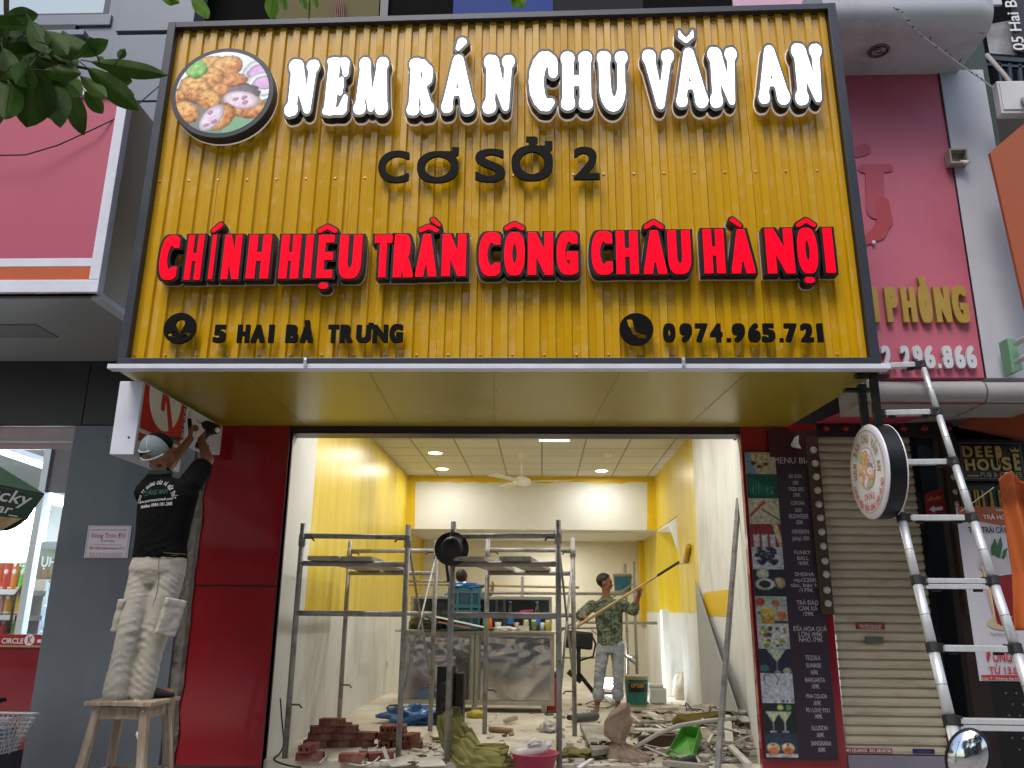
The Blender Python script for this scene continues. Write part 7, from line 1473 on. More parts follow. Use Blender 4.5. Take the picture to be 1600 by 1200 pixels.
# ============================================================ street tree, its leaves hang in at the top left
TR = thing('street_tree', 'street tree whose dark broad leaves hang into the upper left corner', 'tree', (-2.15, 2.0, ZG))
m = MB(); m.tube([(-2.15, 2.0, ZG), (-2.2, 2.05, 1.6), (-2.1, 2.0, 3.0), (-2.0, 2.0, 4.2)], [.14, .12, .10, .07], 14); m.build('trunk', M_bark, TR, smooth=True)
M_leaf = mat('leaf', '#3c5a1c', .55, 0, .45, 4, .05, 30, trans=.35, spec=.2); M_leaf2 = mat('leaf_backlit', '#5c8c1c', .5, 0, .2, 6, trans=.6, spec=.3)  # backlight on the top leaves is put into the brighter green
lm, l2, bm2 = MB(), MB(), MB()
def leaf(mb, base, tip, wd, roll=0, curl=.1):
    base, tip = Vector(base), Vector(tip); d = tip-base; L2 = d.length; d.normalize(); view = (base-O).normalized(); s_ = d.cross(view).normalized(); nrm = s_.cross(d).normalized()
    s2, n2 = s_*math.cos(roll)+nrm*math.sin(roll), nrm*math.cos(roll)-s_*math.sin(roll); nu, nv_ = 10, 6
    def fn(u, v):
        a = (v-.5)*2; w_ = wd*(math.sin(PI*min(1, u**.82))**.75)*(.55+.6*u if u < .75 else 1.0) if 0 < u < 1 else 0.
        return base+d*L2*u+s2*w_*a*.5+n2*(curl*L2*(u*u-.3*u)+abs(a)*w_*.16+.012*L2*math.sin(u*14)*abs(a))
    mb.grid(fn, nu, nv_); bm2.tube([base-d*.03, base, base+d*L2*.9+n2*curl*L2*.5], [.0022, .002, .0006], 5)
def lpx(b, t_, wpx, Y=2.3, dy=.0, mb=None, roll=0, curl=.1):
    B_, T_2 = P(*b, Y), P(*t_, Y+dy); leaf(mb or lm, B_, T_2, wpx*mpp(B_)*1.1, roll, curl)
for b, t_, w_ in (((6, 26), (58, 23), 26), ((20, 66), (72, 74), 26), ((118, 110), (94, 40), 30), ((122, 88), (170, 62), 26), ((140, 96), (262, 117), 30), ((135, 105), (212, 170), 40), ((102, 128), (125, 206), 34), ((85, 112), (92, 195), 40), ((132, 142), (161, 178), 26), ((60, 110), (42, 195), 60), ((20, 112), (8, 186), 46), ((-5, 100), (-10, 194), 40), ((40, 90), (-10, 60), 40), ((30, 60), (70, 62), 34), ((90, 84), (75, 76), 14), ((152, 88), (162, 98), 12), ((150, 84), (140, 58), 20), ((185, 92), (195, 76), 14), ((60, 105), (78, 186), 36), ((75, 130), (70, 160), 24), ((10, 62), (-20, 20), 40), ((105, 110), (60, 60), 44), ((95, 118), (130, 150), 30), ((125, 118), (165, 150), 26), ((160, 118), (205, 128), 28)):
    lpx(b, t_, w_, 2.3+random.uniform(-.12, .12), random.uniform(-.06, .06), None, random.uniform(-.35, .35), random.uniform(-.05, .18))
for i in range(52):
    a = random.uniform(-.6, 3.6); bx_, by_ = random.uniform(-30, 85), random.uniform(25, 140); L2 = random.uniform(45, 80)
    lpx((bx_, by_), (bx_+math.cos(a)*L2*.8, by_+abs(math.sin(a))*L2*.8 if by_ < 110 else by_+abs(math.sin(a))*L2*.5), random.uniform(24, 40), 2.35+random.uniform(-.25, .35), random.uniform(-.1, .1), None, random.uniform(-.6, .6), random.uniform(-.1, .2))
for b, t_, w_ in (((262, -20), (266, 8), 26), ((300, -12), (325, 28), 24), ((255, -8), (280, 4), 16), ((428, -14), (424, 29), 24), ((440, -12), (446, 16), 14), ((470, -10), (478, 14), 12), ((490, -10), (496, 12), 10), ((484, -6), (483, 32), 5), ((800, -14), (818, 11), 26), ((806, -10), (800, 4), 14)): lpx(b, t_, w_, 2.6, 0, l2, .3, .05)
for pts in ([(-60, -10), (15, 45), (60, 72), (95, 96), (120, 104), (160, 112)], [(-60, 90), (20, 108), (84, 121)], [(10, -40), (10, 20), (17, 80)], [(240, -60), (258, -22), (300, -14)], [(400, -50), (428, -16), (484, -12)], [(760, -50), (800, -16)]):
    bm2.tube([P(x, y, 2.35) for x, y in pts], [.010-.0012*i for i in range(len(pts))], 7)
bm2.tube([(-2.0, 2.0, 4.2), P(-60, -10, 2.35)], [.05, .011], 8); bm2.tube([(-2.1, 2.0, 3.0), P(-60, 90, 2.35)], [.04, .010], 8); bm2.tube([(-2.0, 2.0, 4.2), P(240, -60, 2.6), P(400, -50, 2.6), P(760, -50, 2.6)], [.05, .03, .02, .01], 8)
lm.build('foliage', M_leaf, TR, smooth=True); l2.build('backlit_foliage', M_leaf2, TR, smooth=True); bm2.build('branch', M_bark, TR, smooth=True)
CW = thing('thin_cable', 'thin dark cable sagging across the faded pink fascia', 'cable', (0, 0, 0)); m = MB(); m.tube([P(-20, 243, 5.35), P(40, 242, 5.35), P(90, 227, 5.38), P(150, 200, 5.4), P(203, 174, 5.5), P(250, 133, 6.6)], .006, 6); m.build('cable', M_rub, CW, smooth=True)
# ============================================================ people
M_skin = mat('skin_brown', '#8a5a40', .55, 0, .12, 9, .05, 60); M_hair = mat('black_hair', '#0e0c0c', .5, 0, .2, 30, .5, 90, stretch=(1, 1, .4))
def fingers(mb, wrist, d, n, side, curl, L=.18, thumb=1):
    """palm, four unequal bent fingers and a thumb; d = towards the knuckles, n = palm normal (fingers curl towards n), side = towards the thumb"""
    d = Vector(d).normalized(); n = Vector(n); n = (n-d*n.dot(d)).normalized(); s_ = d.cross(n).normalized()
    if s_.dot(Vector(side)) < 0: s_ = -s_
    k = L/.18; wrist = Vector(wrist); pc = wrist+d*.05*k
    mb.loft([(wrist, .026*k, .018*k, s_, n), (wrist+d*.03*k, .034*k, .016*k, s_, n), (wrist+d*.07*k, .041*k, .014*k, s_, n), (wrist+d*.092*k, .038*k, .012*k, s_, n)], 12)
    for i, (off, ln, r) in enumerate(((.030, .068, .0088), (.010, .078, .0092), (-.010, .072, .0088), (-.028, .056, .0078))):
        p = wrist+d*(.088-abs(off)*.2)*k+s_*off*k; a = curl*(.5+.08*i); q = d.copy()
        for seg, fr_ in enumerate((.45, .31, .24)):
            q = (d*math.cos(a)+n*math.sin(a)).normalized(); e = p+q*ln*fr_*k; mb.cap(p, r*k*(1-.08*seg), e, r*k*(.92-.08*seg), 8); p = e; a += curl*.75
    p = wrist+d*.025*k+s_*.028*k; q = (d*.6+s_*.8+n*.3).normalized(); e = p+q*.04*k; mb.cap(p, .012*k, e, .010*k, 8); q2 = (d*.7+s_*.2+n*.7*min(1, curl)).normalized(); mb.cap(e, .010*k, e+q2*.032*k, .0082*k, 8)
def limb(mb, pts, rs, n=14):
    for i in range(len(pts)-1): mb.cap(pts[i], rs[i], pts[i+1], rs[i+1], n)
def head(mb, c, fwd, up, s=1.):
    """skull, jaw, nose, brow, ears; fwd = where the face looks"""
    f = Vector(fwd).normalized(); u = Vector(up); u = (u-f*u.dot(f)).normalized(); r = f.cross(u); M = Matrix((r, f, u)).transposed(); c = Vector(c)
    mb.ell(c+(u*.018-f*.008)*s, (.073*s, .092*s, .098*s), M, 18); mb.ell(c+(f*.022-u*.052)*s, (.054*s, .062*s, .066*s), M, 16); mb.ell(c+(f*.052-u*.098)*s, (.026*s, .026*s, .02*s), M, 10)
    mb.cap(c+(f*.086+u*.012)*s, .008*s, c+(f*.100-u*.030)*s, .014*s, 8); mb.ell(c+(f*.090-u*.032)*s, (.017*s, .012*s, .010*s), M, 8)
    mb.ell(c+(f*.076+u*.028)*s, (.052*s, .018*s, .012*s), M, 10); mb.ell(c+(f*.080-u*.062)*s, (.024*s, .014*s, .012*s), M, 8)
    for k in (-1, 1): mb.ell(c+(r*k*.074-f*.006-u*.008)*s, (.010*s, .020*s, .032*s), M, 10); mb.ell(c+(r*k*.034+f*.064-u*.02)*s, (.022*s, .02*s, .02*s), M, 8)
    return M, r, f, u
def eyes(c, M_, parent, s=1.):
    M, r, f, u = M_; m = MB(); c = Vector(c)
    for k in (-1, 1): m.ell(c+(r*k*.031+f*.0865+u*.004)*s, (.012*s, .006*s, .005*s), M, 8)
    m.build('eye', M_hair, parent, smooth=True)
    m = MB()
    for k in (-1, 1): m.ell(c+(r*k*.032+f*.091+u*.030)*s, (.018*s, .005*s, .0045*s), M, 8)
    m.build('eyebrow', M_hair, parent, smooth=True)
    MB().ell(c+(f*.095-u*.062)*s, (.020*s, .004*s, .005*s), M, 8).build('lip', mat('lip', '#6b3a34', .5, 0, .05), parent, smooth=True)
def folds(o, off, centres):
    """creases that bunch round knees, hems and waist"""
    me = o.data; nr = [v.normal.copy() for v in me.vertices]
    for v, k in zip(me.vertices, nr):
        q = v.co+off; a = 0.
        for i, (c_, r_, amp) in enumerate(centres):
            d_ = q-c_; w_ = math.exp(-(d_.z/r_)**2-(d_.x/.16)**2)
            if w_ > .02: ph = (d_.z*(1+.15*i)+d_.x*(.7 if i % 2 else -.6)+.5*d_.y)*95+6*noise.noise(q*6+Vector((i, 0, 0))); s_ = math.sin(ph); a += w_*amp*.7*(s_ if s_ > 0 else s_*.35)*(.6+.7*noise.noise(q*9))
        v.co += k*a
    me.update()
# ---------------------------------------------------------------- man on the stool, seen from behind
def V(px, py, Y): return P(px, py, Y)
zt2_ = zst+.002
anL, anR = V(184, 1066, 5.54), V(224, 1066, 5.60); anL.z = anR.z = zt2_+.085
knL, knR = V(203, 985, 5.55), V(244, 988, 5.59); hiL, hiR = V(226, 890, 5.62), V(268, 890, 5.62)
pel, wai, che = V(247, 884, 5.62), V(252, 848, 5.61), V(262, 785, 5.60); neck = V(251, 738, 5.58); hc = V(249, 708, 5.55)
shL, shR = V(229, 770, 5.60), V(296, 756, 5.60); elL, wrL = V(268, 722, 5.86), V(297, 686, 5.92); elR, wrR = V(325, 719, 5.78), V(314, 687, 5.95)
X1, Y1_ = Vector((1, 0, 0)), Vector((0, 1, 0)); U1 = Vector((.12, -.05, 1)).normalized()
MAN = thing('person', 'man standing on the stool in black printed t-shirt, beige trousers and grey and black cap', 'person', (st.x, 5.6, zst))
b = MB()
limb(b, [hiL, knL, anL], [.085, .058, .04]); limb(b, [hiR, knR, anR], [.085, .058, .04])
toeL, toeR = anL+Vector((.03, .16, -.06)), anR+Vector((.14, .10, -.06)); limb(b, [anL-Vector((0, .03, .05)), toeL], [.035, .03]); limb(b, [anR-Vector((.03, .02, .05)), toeR], [.035, .03])
b.loft([(pel-U1*.1, .12, .09, X1, Y1_), (pel, .165, .115, X1, Y1_), (wai, .14, .10, X1, Y1_), (che, .175, .115, X1, Y1_), (che+U1*.12, .16, .09, X1, Y1_), (neck-U1*.03, .07, .06, X1, Y1_)], 20)
limb(b, [neck-U1*.06, hc-U1*.03], [.055, .05]); limb(b, [shL, elL, wrL], [.055, .042, .028]); limb(b, [shR, elR, wrR], [.055, .043, .029])
MH = head(b, hc, (.42, .58, .66), (-.2, -.6, .62), 1.0)
drill_c = V(331, 668, 5.98)
fingers(b, wrL, (V(298, 668, 5.96)-wrL), (.8, .3, .1), (.1, 0, 1), 1.25); fingers(b, wrR, Vector((.02, .05, .09)), (.7, .5, .0), (-.3, .3, .4), 1.3)
b.build('body', M_skin, MAN, remesh=.009, smooth_it=3)
# trousers: baggy cargo cut
M_trs = mat('beige_cotton', '#a39e94', .85, 0, .1, 5, .2, 70, stretch=(1, 1, 1))
b = MB(); midL, midR = knL.lerp(anL, .5), knR.lerp(anR, .5)
limb(b, [hiL+Vector((.01, 0, -.02)), knL, midL, anL+Vector((0, 0, -.055))], [.105, .082, .076, .086]); limb(b, [hiR-Vector((.01, 0, .02)), knR, midR, anR+Vector((0, 0, -.055))], [.105, .082, .074, .082])
b.loft([(pel-U1*.13, .15, .115, X1, Y1_), (pel-U1*.03, .195, .14, X1, Y1_), (pel+U1*.05, .182, .13, X1, Y1_), (wai-U1*.02, .165, .12, X1, Y1_)], 22)
o = b.build('trousers', M_trs, MAN, remesh=.010, smooth_it=4); wrinkle(o, .004, 6, (.7, .7, 1.6), 3); folds(o, worldloc(MAN), [(knL, .10, .010), (knR, .10, .010), (anL+Vector((0, 0, .07)), .13, .010), (anR+Vector((0, 0, .07)), .13, .010), (hiL-Vector((0, 0, .12)), .12, .007), (hiR-Vector((0, 0, .12)), .12, .007)])
for c_, s_ in ((V(190, 964, 5.56), -1), (V(266, 966, 5.50), 1)):
    m = MB(); W_ = (.05, .13, .20) if s_ < 0 else (.13, .06, .23); RM = Matrix.Rotation(R(8 if s_ < 0 else 12), 3, 'Y') @ Matrix.Rotation(R(0 if s_ < 0 else 38), 3, 'Z'); m.box(c_, W_, RM); m.box(c_+RM @ Vector((.0, -.002, W_[2]*.45)), (W_[0]*1.08, W_[1]*1.08, .05), RM); po_ = m.build('cargo_pocket', M_trs, MAN, remesh=.009, smooth_it=6); wrinkle(po_, .006, 11, (1, 1, 1.3), 2)
m = MB(); bv = BVHTree.FromPolygons([v.co+worldloc(MAN) for v in o.data.vertices], [tuple(p.vertices) for p in o.data.polygons])
def stick(px, py, Y0=5.0, e=.002):
    q = P(px, py, 5.5); h = bv.ray_cast(Vector((q.x, Y0, q.z)), Vector((0, 1, 0)))[0]; return (h if h else q)+Vector((0, -e, 0))
for s_ in ([(251, 869), (265, 868), (279, 867)], [(251, 873), (265, 872), (279, 871)], [(247, 905), (243, 930), (238, 945)], [(250, 862), (249, 885), (247, 905)], [(207, 866), (245, 863), (290, 866)]): m.tube([stick(*q) for q in s_], .0018, 5)
m.build('seam', mat('seam_beige', '#5f584c', .9, 0, .05), MAN)
# shirt
b = MB(); M_shirt = mat('black_cotton', '#08080a', .9, 0, .15, 5, .2, 40, spec=.15)
b.loft([(pel+U1*.05, .188, .138, X1, Y1_), (wai, .182, .13, X1, Y1_), (che-U1*.06, .196, .135, X1, Y1_), (che+U1*.05, .208, .135, X1, Y1_), (che+U1*.125, .178, .108, X1, Y1_), (neck-U1*.035, .088, .075, X1, Y1_), (neck-U1*.01, .068, .062, X1, Y1_)], 24)
limb(b, [shL, shL.lerp(elL, .55)], [.082, .078]); limb(b, [shR-Vector((.0, 0, .01)), shR.lerp(elR, .62)], [.085, .082])
sh = b.build('shirt', M_shirt, MAN, remesh=.010, smooth_it=4); wrinkle(sh, .005, 6, (1.4, 1, .8), 5); folds(sh, worldloc(MAN), [(wai, .16, .008), (shR, .14, .009), (shL, .12, .008), (pel+U1*.06, .12, .008)])
bv = BVHTree.FromPolygons([v.co+worldloc(MAN) for v in sh.data.vertices], [tuple(p.vertices) for p in sh.data.polygons])
def on_back(px0, py0):
    c_ = P(px0, py0, 5.46); k = mpp(c_)
    def fn(x, y):
        q = Vector((c_.x+x, 0, c_.z+y+x*.10)); h = bv.ray_cast(Vector((q.x, 5.0, q.z)), Vector((0, 1, 0)))[0]; return (h+Vector((0, -.004, 0))) if h else Vector((q.x, 5.47, q.z))
    return fn, k
fn, k = on_back(240, 783); m = MB(); arc_text(m, 'CÔNG TY QUẢNG CÁO VÀ NỘI THẤT', 27*k, 6.0*k, R(-88), R(88), fn); fn, k = on_back(240, 783); text_on(m, 'www.quangcaocuonganh.com', lambda x, y: fn(x, y-.0), 56*k, 4.6*k, .02); fn, k = on_back(241, 791); text_on(m, 'Hotline: 0984.181.288', lambda x, y: fn(x, y), 52*k, 5*k, .03); m.build('back_print', mat('shirt_print', '#b8b8b8', .7, 0, 0), MAN)
fn, k = on_back(241, 773); m = MB(); text_on(m, 'CƯỜNG ANH', lambda x, y: fn(x, y), 40*k, 8*k, .02); m.build('green_print', mat('shirt_green', '#1d4a35', .7, 0, 0), MAN)
b = MB(); nu_ = (hc-neck).normalized(); cs_ = [neck+nu_*.0+Vector((.066*math.cos(a), .06*math.sin(a), -.004+.012*math.sin(a))) for a in np.linspace(0, 2*PI, 25)]; b.tube(cs_, .017, 8); b.build('collar', mat('green_collar', '#174a3c', .8, 0, .1, 20), MAN, smooth=True)
# cap worn backwards: pale mesh half towards us, black front and brim
M, r, f, u = MH; cap_c = hc+u*.036-f*.006; m = MB(); m2 = MB()
tl_ = Matrix((r, f, u)).transposed()
n_ = 26; k_ = 11
def capv(i, j, rad=1.): th = (j/n_)*2*PI; ph = (i/k_)*R(96); return cap_c+tl_ @ Vector((.104*math.sin(ph)*math.cos(th)*rad, .118*math.sin(ph)*math.sin(th)*rad, .118*math.cos(ph)*rad))
for i in range(k_):
    for j in range(n_):
        th = (j+.5)/n_*2*PI; tgt = m2 if math.sin(th) > .28 else m
        if math.sin(th) < -.86 and i > 7: continue         # opening above the strap
        a, b_, c_, d_ = capv(i, j), capv(i, j+1), capv(i+1, j+1), capv(i+1, j); tgt.quad(a, b_, c_, d_)
cb_ = capv
hat = m.build('cap', mat('cap_grey', '#737d80', .8, 0, .08, 8, .2, 150), MAN, smooth=True, solid=.003, weld=True)
m2.build('cap_front', M_shirt, hat, smooth=True, solid=.004, weld=True)
m = MB(); m.tube([capv(11, j) for j in range(15, 26)], .007, 6); m.tube([capv(7.6, j) for j in np.linspace(16.6, 22.4, 9)], .005, 6); m.build('strap', mat('cap_strap', '#b9c0c2', .6, 0, .05), hat, smooth=True)
m = MB()
for j in (17.33, 21.66): m.tube([capv(i, j, 1.005) for i in range(0, 10)], .0022, 5)
m.build('cap_seam', mat('cap_seam', '#a2abad', .8, 0, 0), hat)
b = MB(); br0 = cap_c+f*.10+u*-.0; b.loft([(br0-f*.02, .092, .008, r, u), (br0+f*.03, .088, .007, r, u), (br0+f*.07-u*.008, .06, .006, r, u)], 16); b.build('brim', M_rub, hat, smooth=True)
MB().ell(hc-f*.06-u*.062, (.06, .04, .035), M, 12).build('hair', M_hair, MAN, smooth=True)
# shoes
for a, t_ in ((anL, toeL), (anR, toeR)):
    b = MB(); base = zt2_; d = (t_-a); d.z = 0; d.normalize(); s_ = Vector((d.y, -d.x, 0))
    def rg(k, wx, h0, h1): c_ = a+d*k; c_.z = base+(h0+h1)/2; return (c_, wx, (h1-h0)/2, s_, Vector((0, 0, 1)))
    b.loft([rg(-.07, .028, .0, .055), rg(-.03, .042, 0, .075), rg(.06, .046, 0, .07), rg(.14, .048, 0, .05), rg(.20, .036, 0, .035)], 16); b.build('shoe', M_rub, MAN, smooth=True, bevel=0)
# the drill he holds
DRL = thing('power_drill', 'dark cordless drill held up in the gloved right hand under the soffit', 'drill', drill_c); DRL['label'] = 'dark cordless drill held up under the yellow soffit'
ax = Vector((-.55, .35, .25)).normalized(); m = MB(); m.cap(drill_c-ax*.05, .042, drill_c+ax*.07, .038, 14); m.cap(drill_c+ax*.07, .028, drill_c+ax*.12, .018, 12); m.cap(drill_c-ax*.01, .028, wrR+Vector((.0, .03, .02)), .026, 12); m.build('body', M_rub, DRL, smooth=True)
MB().tube([drill_c+ax*.12, drill_c+ax*.22], .005, 8).build('bit', M_alu, DRL, smooth=True); MB().ell(drill_c-ax*.088+Vector((0, -.01, 0)), (.02, .02, .022), None, 10).build('motor_cap', M_txtw, DRL, smooth=True)
q = wrR+Vector((0, .035, -.045)); MB().box(q, (.07, .10, .05), Matrix.Rotation(R(12), 3, 'Y')).build('battery', mat('drill_dark', '#1f2426', .5, 0, .2), DRL, bevel=.008)
SD = thing('screwdriver', 'slim dark screwdriver held upright in the left hand against the sign wall', 'screwdriver', V(297, 660, 5.98)); MB().tube([V(298, 678, 5.97), V(296, 655, 5.99)], .016, 10).build('handle', M_rub, SD, smooth=True); MB().tube([V(296, 655, 5.99), V(297, 642, 6.0)], .005, 8).build('shaft', M_alu, SD, smooth=True)

# ---------------------------------------------------------------- painter
YQ = 10.95
def W(px, py, dy=0.): return P(px, py, YQ+dy)
anL, anR = W(965, 1096), W(933, 1096); anL.z = anR.z = ZF+.075
knL, knR = W(966, 1045, -.03), W(938, 1047, -.02); hiL, hiR = W(964, 1008), W(943, 1008)
pel, wai, che = W(953, 1005), W(953, 990), W(951, 957); neck = W(948, 933); hc = W(945.5, 911)
shR, shL = W(925, 946), W(972, 945); elR, wrR = W(906, 962, -.12), W(917, 966, -.30); elL, wrL = W(990, 955, -.10), W(1001, 921, -.22)
PT = thing('person', 'painter in a green camouflage shirt and pale rolled up trousers, reaching with a roller pole', 'person', (neck.x, YQ, ZF))
X2, Y2 = Vector((1, .1, 0)).normalized(), Vector((-.1, 1, 0)).normalized()
b = MB(); limb(b, [hiL, knL, anL], [.078, .052, .036]); limb(b, [hiR, knR, anR], [.078, .052, .036])
for a, dx in ((anL, .05), (anR, -.03)):
    t_ = a+Vector((dx, -.15, -.055)); limb(b, [a+Vector((0, .03, -.045)), a+Vector((dx*.5, -.07, -.045)), t_], [.032, .036, .026])
    for k in range(5): q = t_+Vector(((k-2)*.016, -.012+abs(k-2)*.008, -.004)); b.cap(q, .010, q+Vector((0, -.024, -.003)), .009, 6)
b.loft([(pel-Vector((0, 0, .1)), .11, .085, X2, Y2), (pel, .15, .10, X2, Y2), (wai+Vector((0, 0, .05)), .13, .09, X2, Y2), (che, .165, .105, X2, Y2), (che+Vector((0, 0, .13)), .15, .08, X2, Y2), (neck-Vector((0, 0, .02)), .06, .055, X2, Y2)], 18)
limb(b, [neck-Vector((0, 0, .06)), hc-Vector((0, 0, .05))], [.052, .048]); limb(b, [shR, elR, wrR], [.05, .04, .026]); limb(b, [shL, elL, wrL], [.05, .04, .026])
MH = head(b, hc, (.93, -.28, -.06), (0, 0, 1), .98)
pole_a, pole_b = W(903, 978, -.40), PX(1061, 878, XR-.42); pd = (pole_b-pole_a).normalized()
def onpole(p): return pole_a+pd*(p-pole_a).dot(pd)
fingers(b, wrR, (onpole(wrR)+pd*.05-wrR), Vector((.2, -.6, -.6)), (.5, -.2, .6), 1.9, .17); fingers(b, wrL, (onpole(wrL)+pd*.05-wrL+Vector((0, 0, .02))), Vector((.4, -.5, .2)), (-.3, -.2, .8), 1.9, .17)
b.build('body', mat('skin_tan', '#7d4f38', .55, 0, .12, 9), PT, remesh=.009, smooth_it=3); eyes(hc, MH, PT, .98)
M, r, f, u = MH; m = MB(); m.ell(hc+u*.036-f*.022, (.080, .094, .090), M, 20); 
hb2 = MB()
for v_, in [(None,)]:
    pass
keep = MB(); base_n = len(m.v)
ok_ = [((v-hc).dot(f) < .052+.30*max(0, (v-hc).dot(u)-.04) and (v-hc).dot(u) > -.045 and not ((v-hc).dot(u) < .03 and (v-hc).dot(f) > .005)) for v in m.v]
keep.v = m.v; keep.f = [q for q in m.f if all(ok_[i] for i in q)]; keep.m = [0]*len(keep.f); ho = keep.build('hair', M_hair, PT, smooth=True, solid=.012); 
M_camo = mat('camo_cloth', '#4a5340', .85, 0, .0); nt = M_camo.node_tree; n = nt.nodes; vz_ = n.new('ShaderNodeTexNoise'); vz_.inputs['Scale'].default_value = 11; vz_.inputs['Detail'].default_value = 3; tcn = n.new('ShaderNodeTexCoord'); nt.links.new(tcn.outputs['Object'], vz_.inputs[0]); rp_ = n.new('ShaderNodeValToRGB'); rp_.color_ramp.interpolation = 'CONSTANT'
rp_.color_ramp.elements[0].color = lin('#2f3a2e'); rp_.color_ramp.elements[1].position = .44; rp_.color_ramp.elements[1].color = lin('#55604a'); e_ = rp_.color_ramp.elements.new(.53); e_.color = lin('#6f7260'); e_ = rp_.color_ramp.elements.new(.60); e_.color = lin('#3f4a34'); e_ = rp_.color_ramp.elements.new(.70); e_.color = lin('#8a8c74'); nt.links.new(vz_.outputs[0], rp_.inputs[0]); nt.links.new(rp_.outputs[0], n['Principled BSDF'].inputs['Base Color'])
b = MB(); Z1 = Vector((0, 0, 1))
b.loft([(pel+Z1*-.03, .168, .118, X2, Y2), (wai, .166, .116, X2, Y2), (che, .186, .124, X2, Y2), (che+Z1*.09, .19, .112, X2, Y2), (che+Z1*.15, .155, .092, X2, Y2), (neck-Z1*.02, .075, .068, X2, Y2)], 22)
limb(b, [shR, elR, elR.lerp(wrR, .35)], [.074, .064, .060]); limb(b, [shL, elL, elL.lerp(wrL, .25)], [.074, .064, .060])
o = b.build('shirt', M_camo, PT, remesh=.010, smooth_it=3); wrinkle(o, .006, 7, (1, 1, 1.2), 11); folds(o, worldloc(PT), [(wai, .18, .010), (shR, .14, .010), (shL, .14, .010), (elR, .1, .008), (elL, .1, .008)])
m = MB(); cs_ = [neck+Vector((.066*math.cos(a), -.004+.06*math.sin(a), -.012+.02*math.sin(a))) for a in np.linspace(0, 2*PI, 21)]; m.tube(cs_, .016, 8); m.build('collar', M_camo, PT, smooth=True)
bv = BVHTree.FromPolygons([v.co+worldloc(PT) for v in o.data.vertices], [tuple(p.vertices) for p in o.data.polygons]); m = MB()
def onsh(px, py): q = W(px, py); h = bv.ray_cast(Vector((q.x, 9.5, q.z)), Vector((0, 1, 0)))[0]; return (h or q)+Vector((0, -.004, 0))
m.tube([onsh(954, y) for y in range(942, 1006, 6)], .004, 6); m.build('button_placket', mat('placket', '#2c3328', .9, 0, .1), PT)
b = MB(); M_jean = mat('pale_denim', '#8d949c', .85, 0, .2, 6, .2, 50, dirt='#c9c6bc', dscale=6, damt=.6)
clL, clR = knL.lerp(anL, .62), knR.lerp(anR, .62)
limb(b, [hiL, knL, clL], [.095, .074, .066]); limb(b, [hiR, knR, clR], [.095, .074, .066]); b.loft([(pel-Z1*.12, .13, .10, X2, Y2), (pel-Z1*.02, .165, .115, X2, Y2), (pel+Z1*.05, .152, .108, X2, Y2)], 20)
for c_ in (clL, clR): b.cap(c_+Z1*.01, .074, c_-Z1*.05, .076, 16)
o = b.build('trousers', M_jean, PT, remesh=.010, smooth_it=3); wrinkle(o, .005, 8, (.8, .8, 2), 17); folds(o, worldloc(PT), [(knL, .12, .011), (knR, .12, .011), (clL, .12, .010), (clR, .12, .010)])
# roller on its bamboo pole
RP = thing('paint_roller', 'yellow loaded paint roller on a long bamboo pole', 'paint roller', pole_a)
m = MB(); k_ = (pole_b-pole_a).length; nseg = 9
for i in range(nseg):
    a, b_ = pole_a.lerp(pole_b, i/nseg*.82), pole_a.lerp(pole_b, (i+1)/nseg*.82); r0 = .021-.0012*i; m.tube([a, a.lerp(b_, .06), a.lerp(b_, .94), b_], [r0*1.12, r0, r0*.97, r0*1.1], 10)
m.build('pole', mat('bamboo', '#b59c6c', .55, 0, .15, 6, .1, 30), RP, smooth=True)
MB().tube([pole_a.lerp(pole_b, .81), pole_b], .015, 10).build('grip', mat('dark_grip', '#3a3028', .7, 0, .2), RP, smooth=True)
ra, rb = PX(1076, 853, XR-.035), PX(1071, 878, XR-.035); MB().tube([ra, rb], .034, 16).build('roller_sleeve', mat('loaded_roller', '#b8920c', .55, 0, .2, 20, .4, 60), RP, smooth=True)
MB().tube([pole_b, pole_b.lerp(rb, .6)+Vector((-.05, 0, -.03)), rb+(rb-ra).normalized()*.02, rb], .006, 8).build('wire_frame', M_alu, RP, smooth=True)
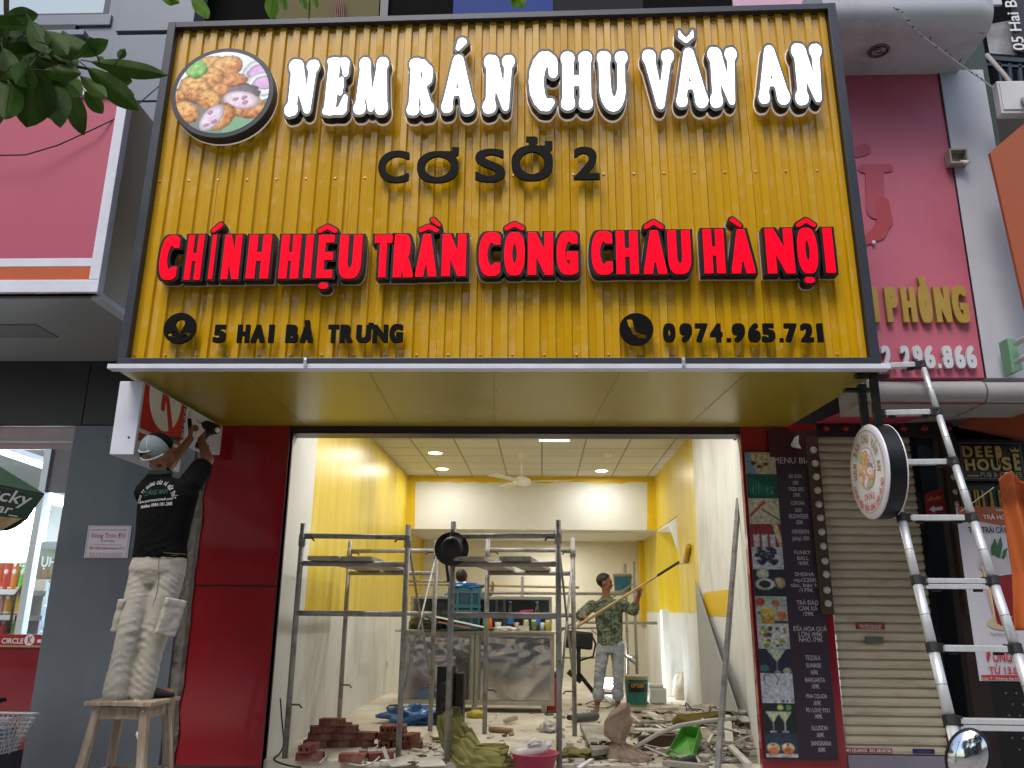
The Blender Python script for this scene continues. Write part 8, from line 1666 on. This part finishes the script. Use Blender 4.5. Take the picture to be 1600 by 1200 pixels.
# ---------------------------------------------------------------- second worker behind the counter, seen from behind
YR2 = 12.3
def W2(px, py, dy=0.): return P(px, py, YR2+dy)
hc = W2(722, 903); neck = W2(722, 920); che = W2(722, 945); pel = che-Z1*.42; HP = thing('person', 'dark haired worker in a blue shirt behind the steel counter, seen from behind', 'person', (hc.x, YR2, ZF))
b = MB(); b.loft([(pel, .15, .1, X1, Y1_), (che, .17, .11, X1, Y1_), (che+Z1*.13, .15, .085, X1, Y1_), (neck-Z1*.02, .06, .055, X1, Y1_)], 18); limb(b, [neck-Z1*.05, hc-Z1*.04], [.05, .047]); MH = head(b, hc, (.35, .93, 0), (0, 0, 1), .98)
shR = W2(745, 932); elR = W2(762, 938, .1); wrR = W2(769, 921, .16); limb(b, [shR, elR, wrR], [.05, .04, .027]); fingers(b, wrR, Vector((.2, .1, 1)), (-.5, .5, .2), (-.6, 0, .3), .9, .17)
shL2 = W2(699, 934); limb(b, [shL2, W2(690, 960, .05)], [.05, .042])
for s_ in (-.09, .09): limb(b, [pel+X1*s_, Vector((pel.x+s_, YR2, ZF+.5)), Vector((pel.x+s_, YR2, ZF+.06))], [.08, .055, .04])
b.build('body', M_skin, HP, remesh=.010, smooth_it=3); M, r, f, u = MH
m = MB(); m.ell(hc+u*.032-f*.022, (.080, .094, .092), M, 20); ok_ = [((v-hc).dot(f) < .05 and (v-hc).dot(u) > -.055) for v in m.v]; k2 = MB(); k2.v = m.v; k2.f = [q for q in m.f if all(ok_[i] for i in q)]; k2.m = [0]*len(k2.f); k2.build('hair', M_hair, HP, smooth=True, solid=.012)
b = MB(); b.loft([(pel, .165, .115, X1, Y1_), (che, .19, .13, X1, Y1_), (che+Z1*.1, .185, .11, X1, Y1_), (che+Z1*.15, .15, .09, X1, Y1_), (neck-Z1*.02, .075, .068, X1, Y1_)], 20); limb(b, [shR, shR.lerp(elR, .6)], [.075, .066]); limb(b, [shL2, shL2.lerp(W2(690, 960, .05), .7)], [.075, .066]); o = b.build('shirt', mat('blue_shirt', '#4a5f78', .85, 0, .15, 6), HP, remesh=.010, smooth_it=3); wrinkle(o, .01, 8, (1, 1, 1), 4)
PL = thing('work_pole', 'pale pole held level by the worker behind the counter', 'pole', W2(640, 915)); MB().tube([W2(632, 914, .15), W2(735, 913, .15), W2(800, 916, .2), W2(905, 918, .25)], .018, 8).build('shaft', MATS['bamboo'], PL, smooth=True)
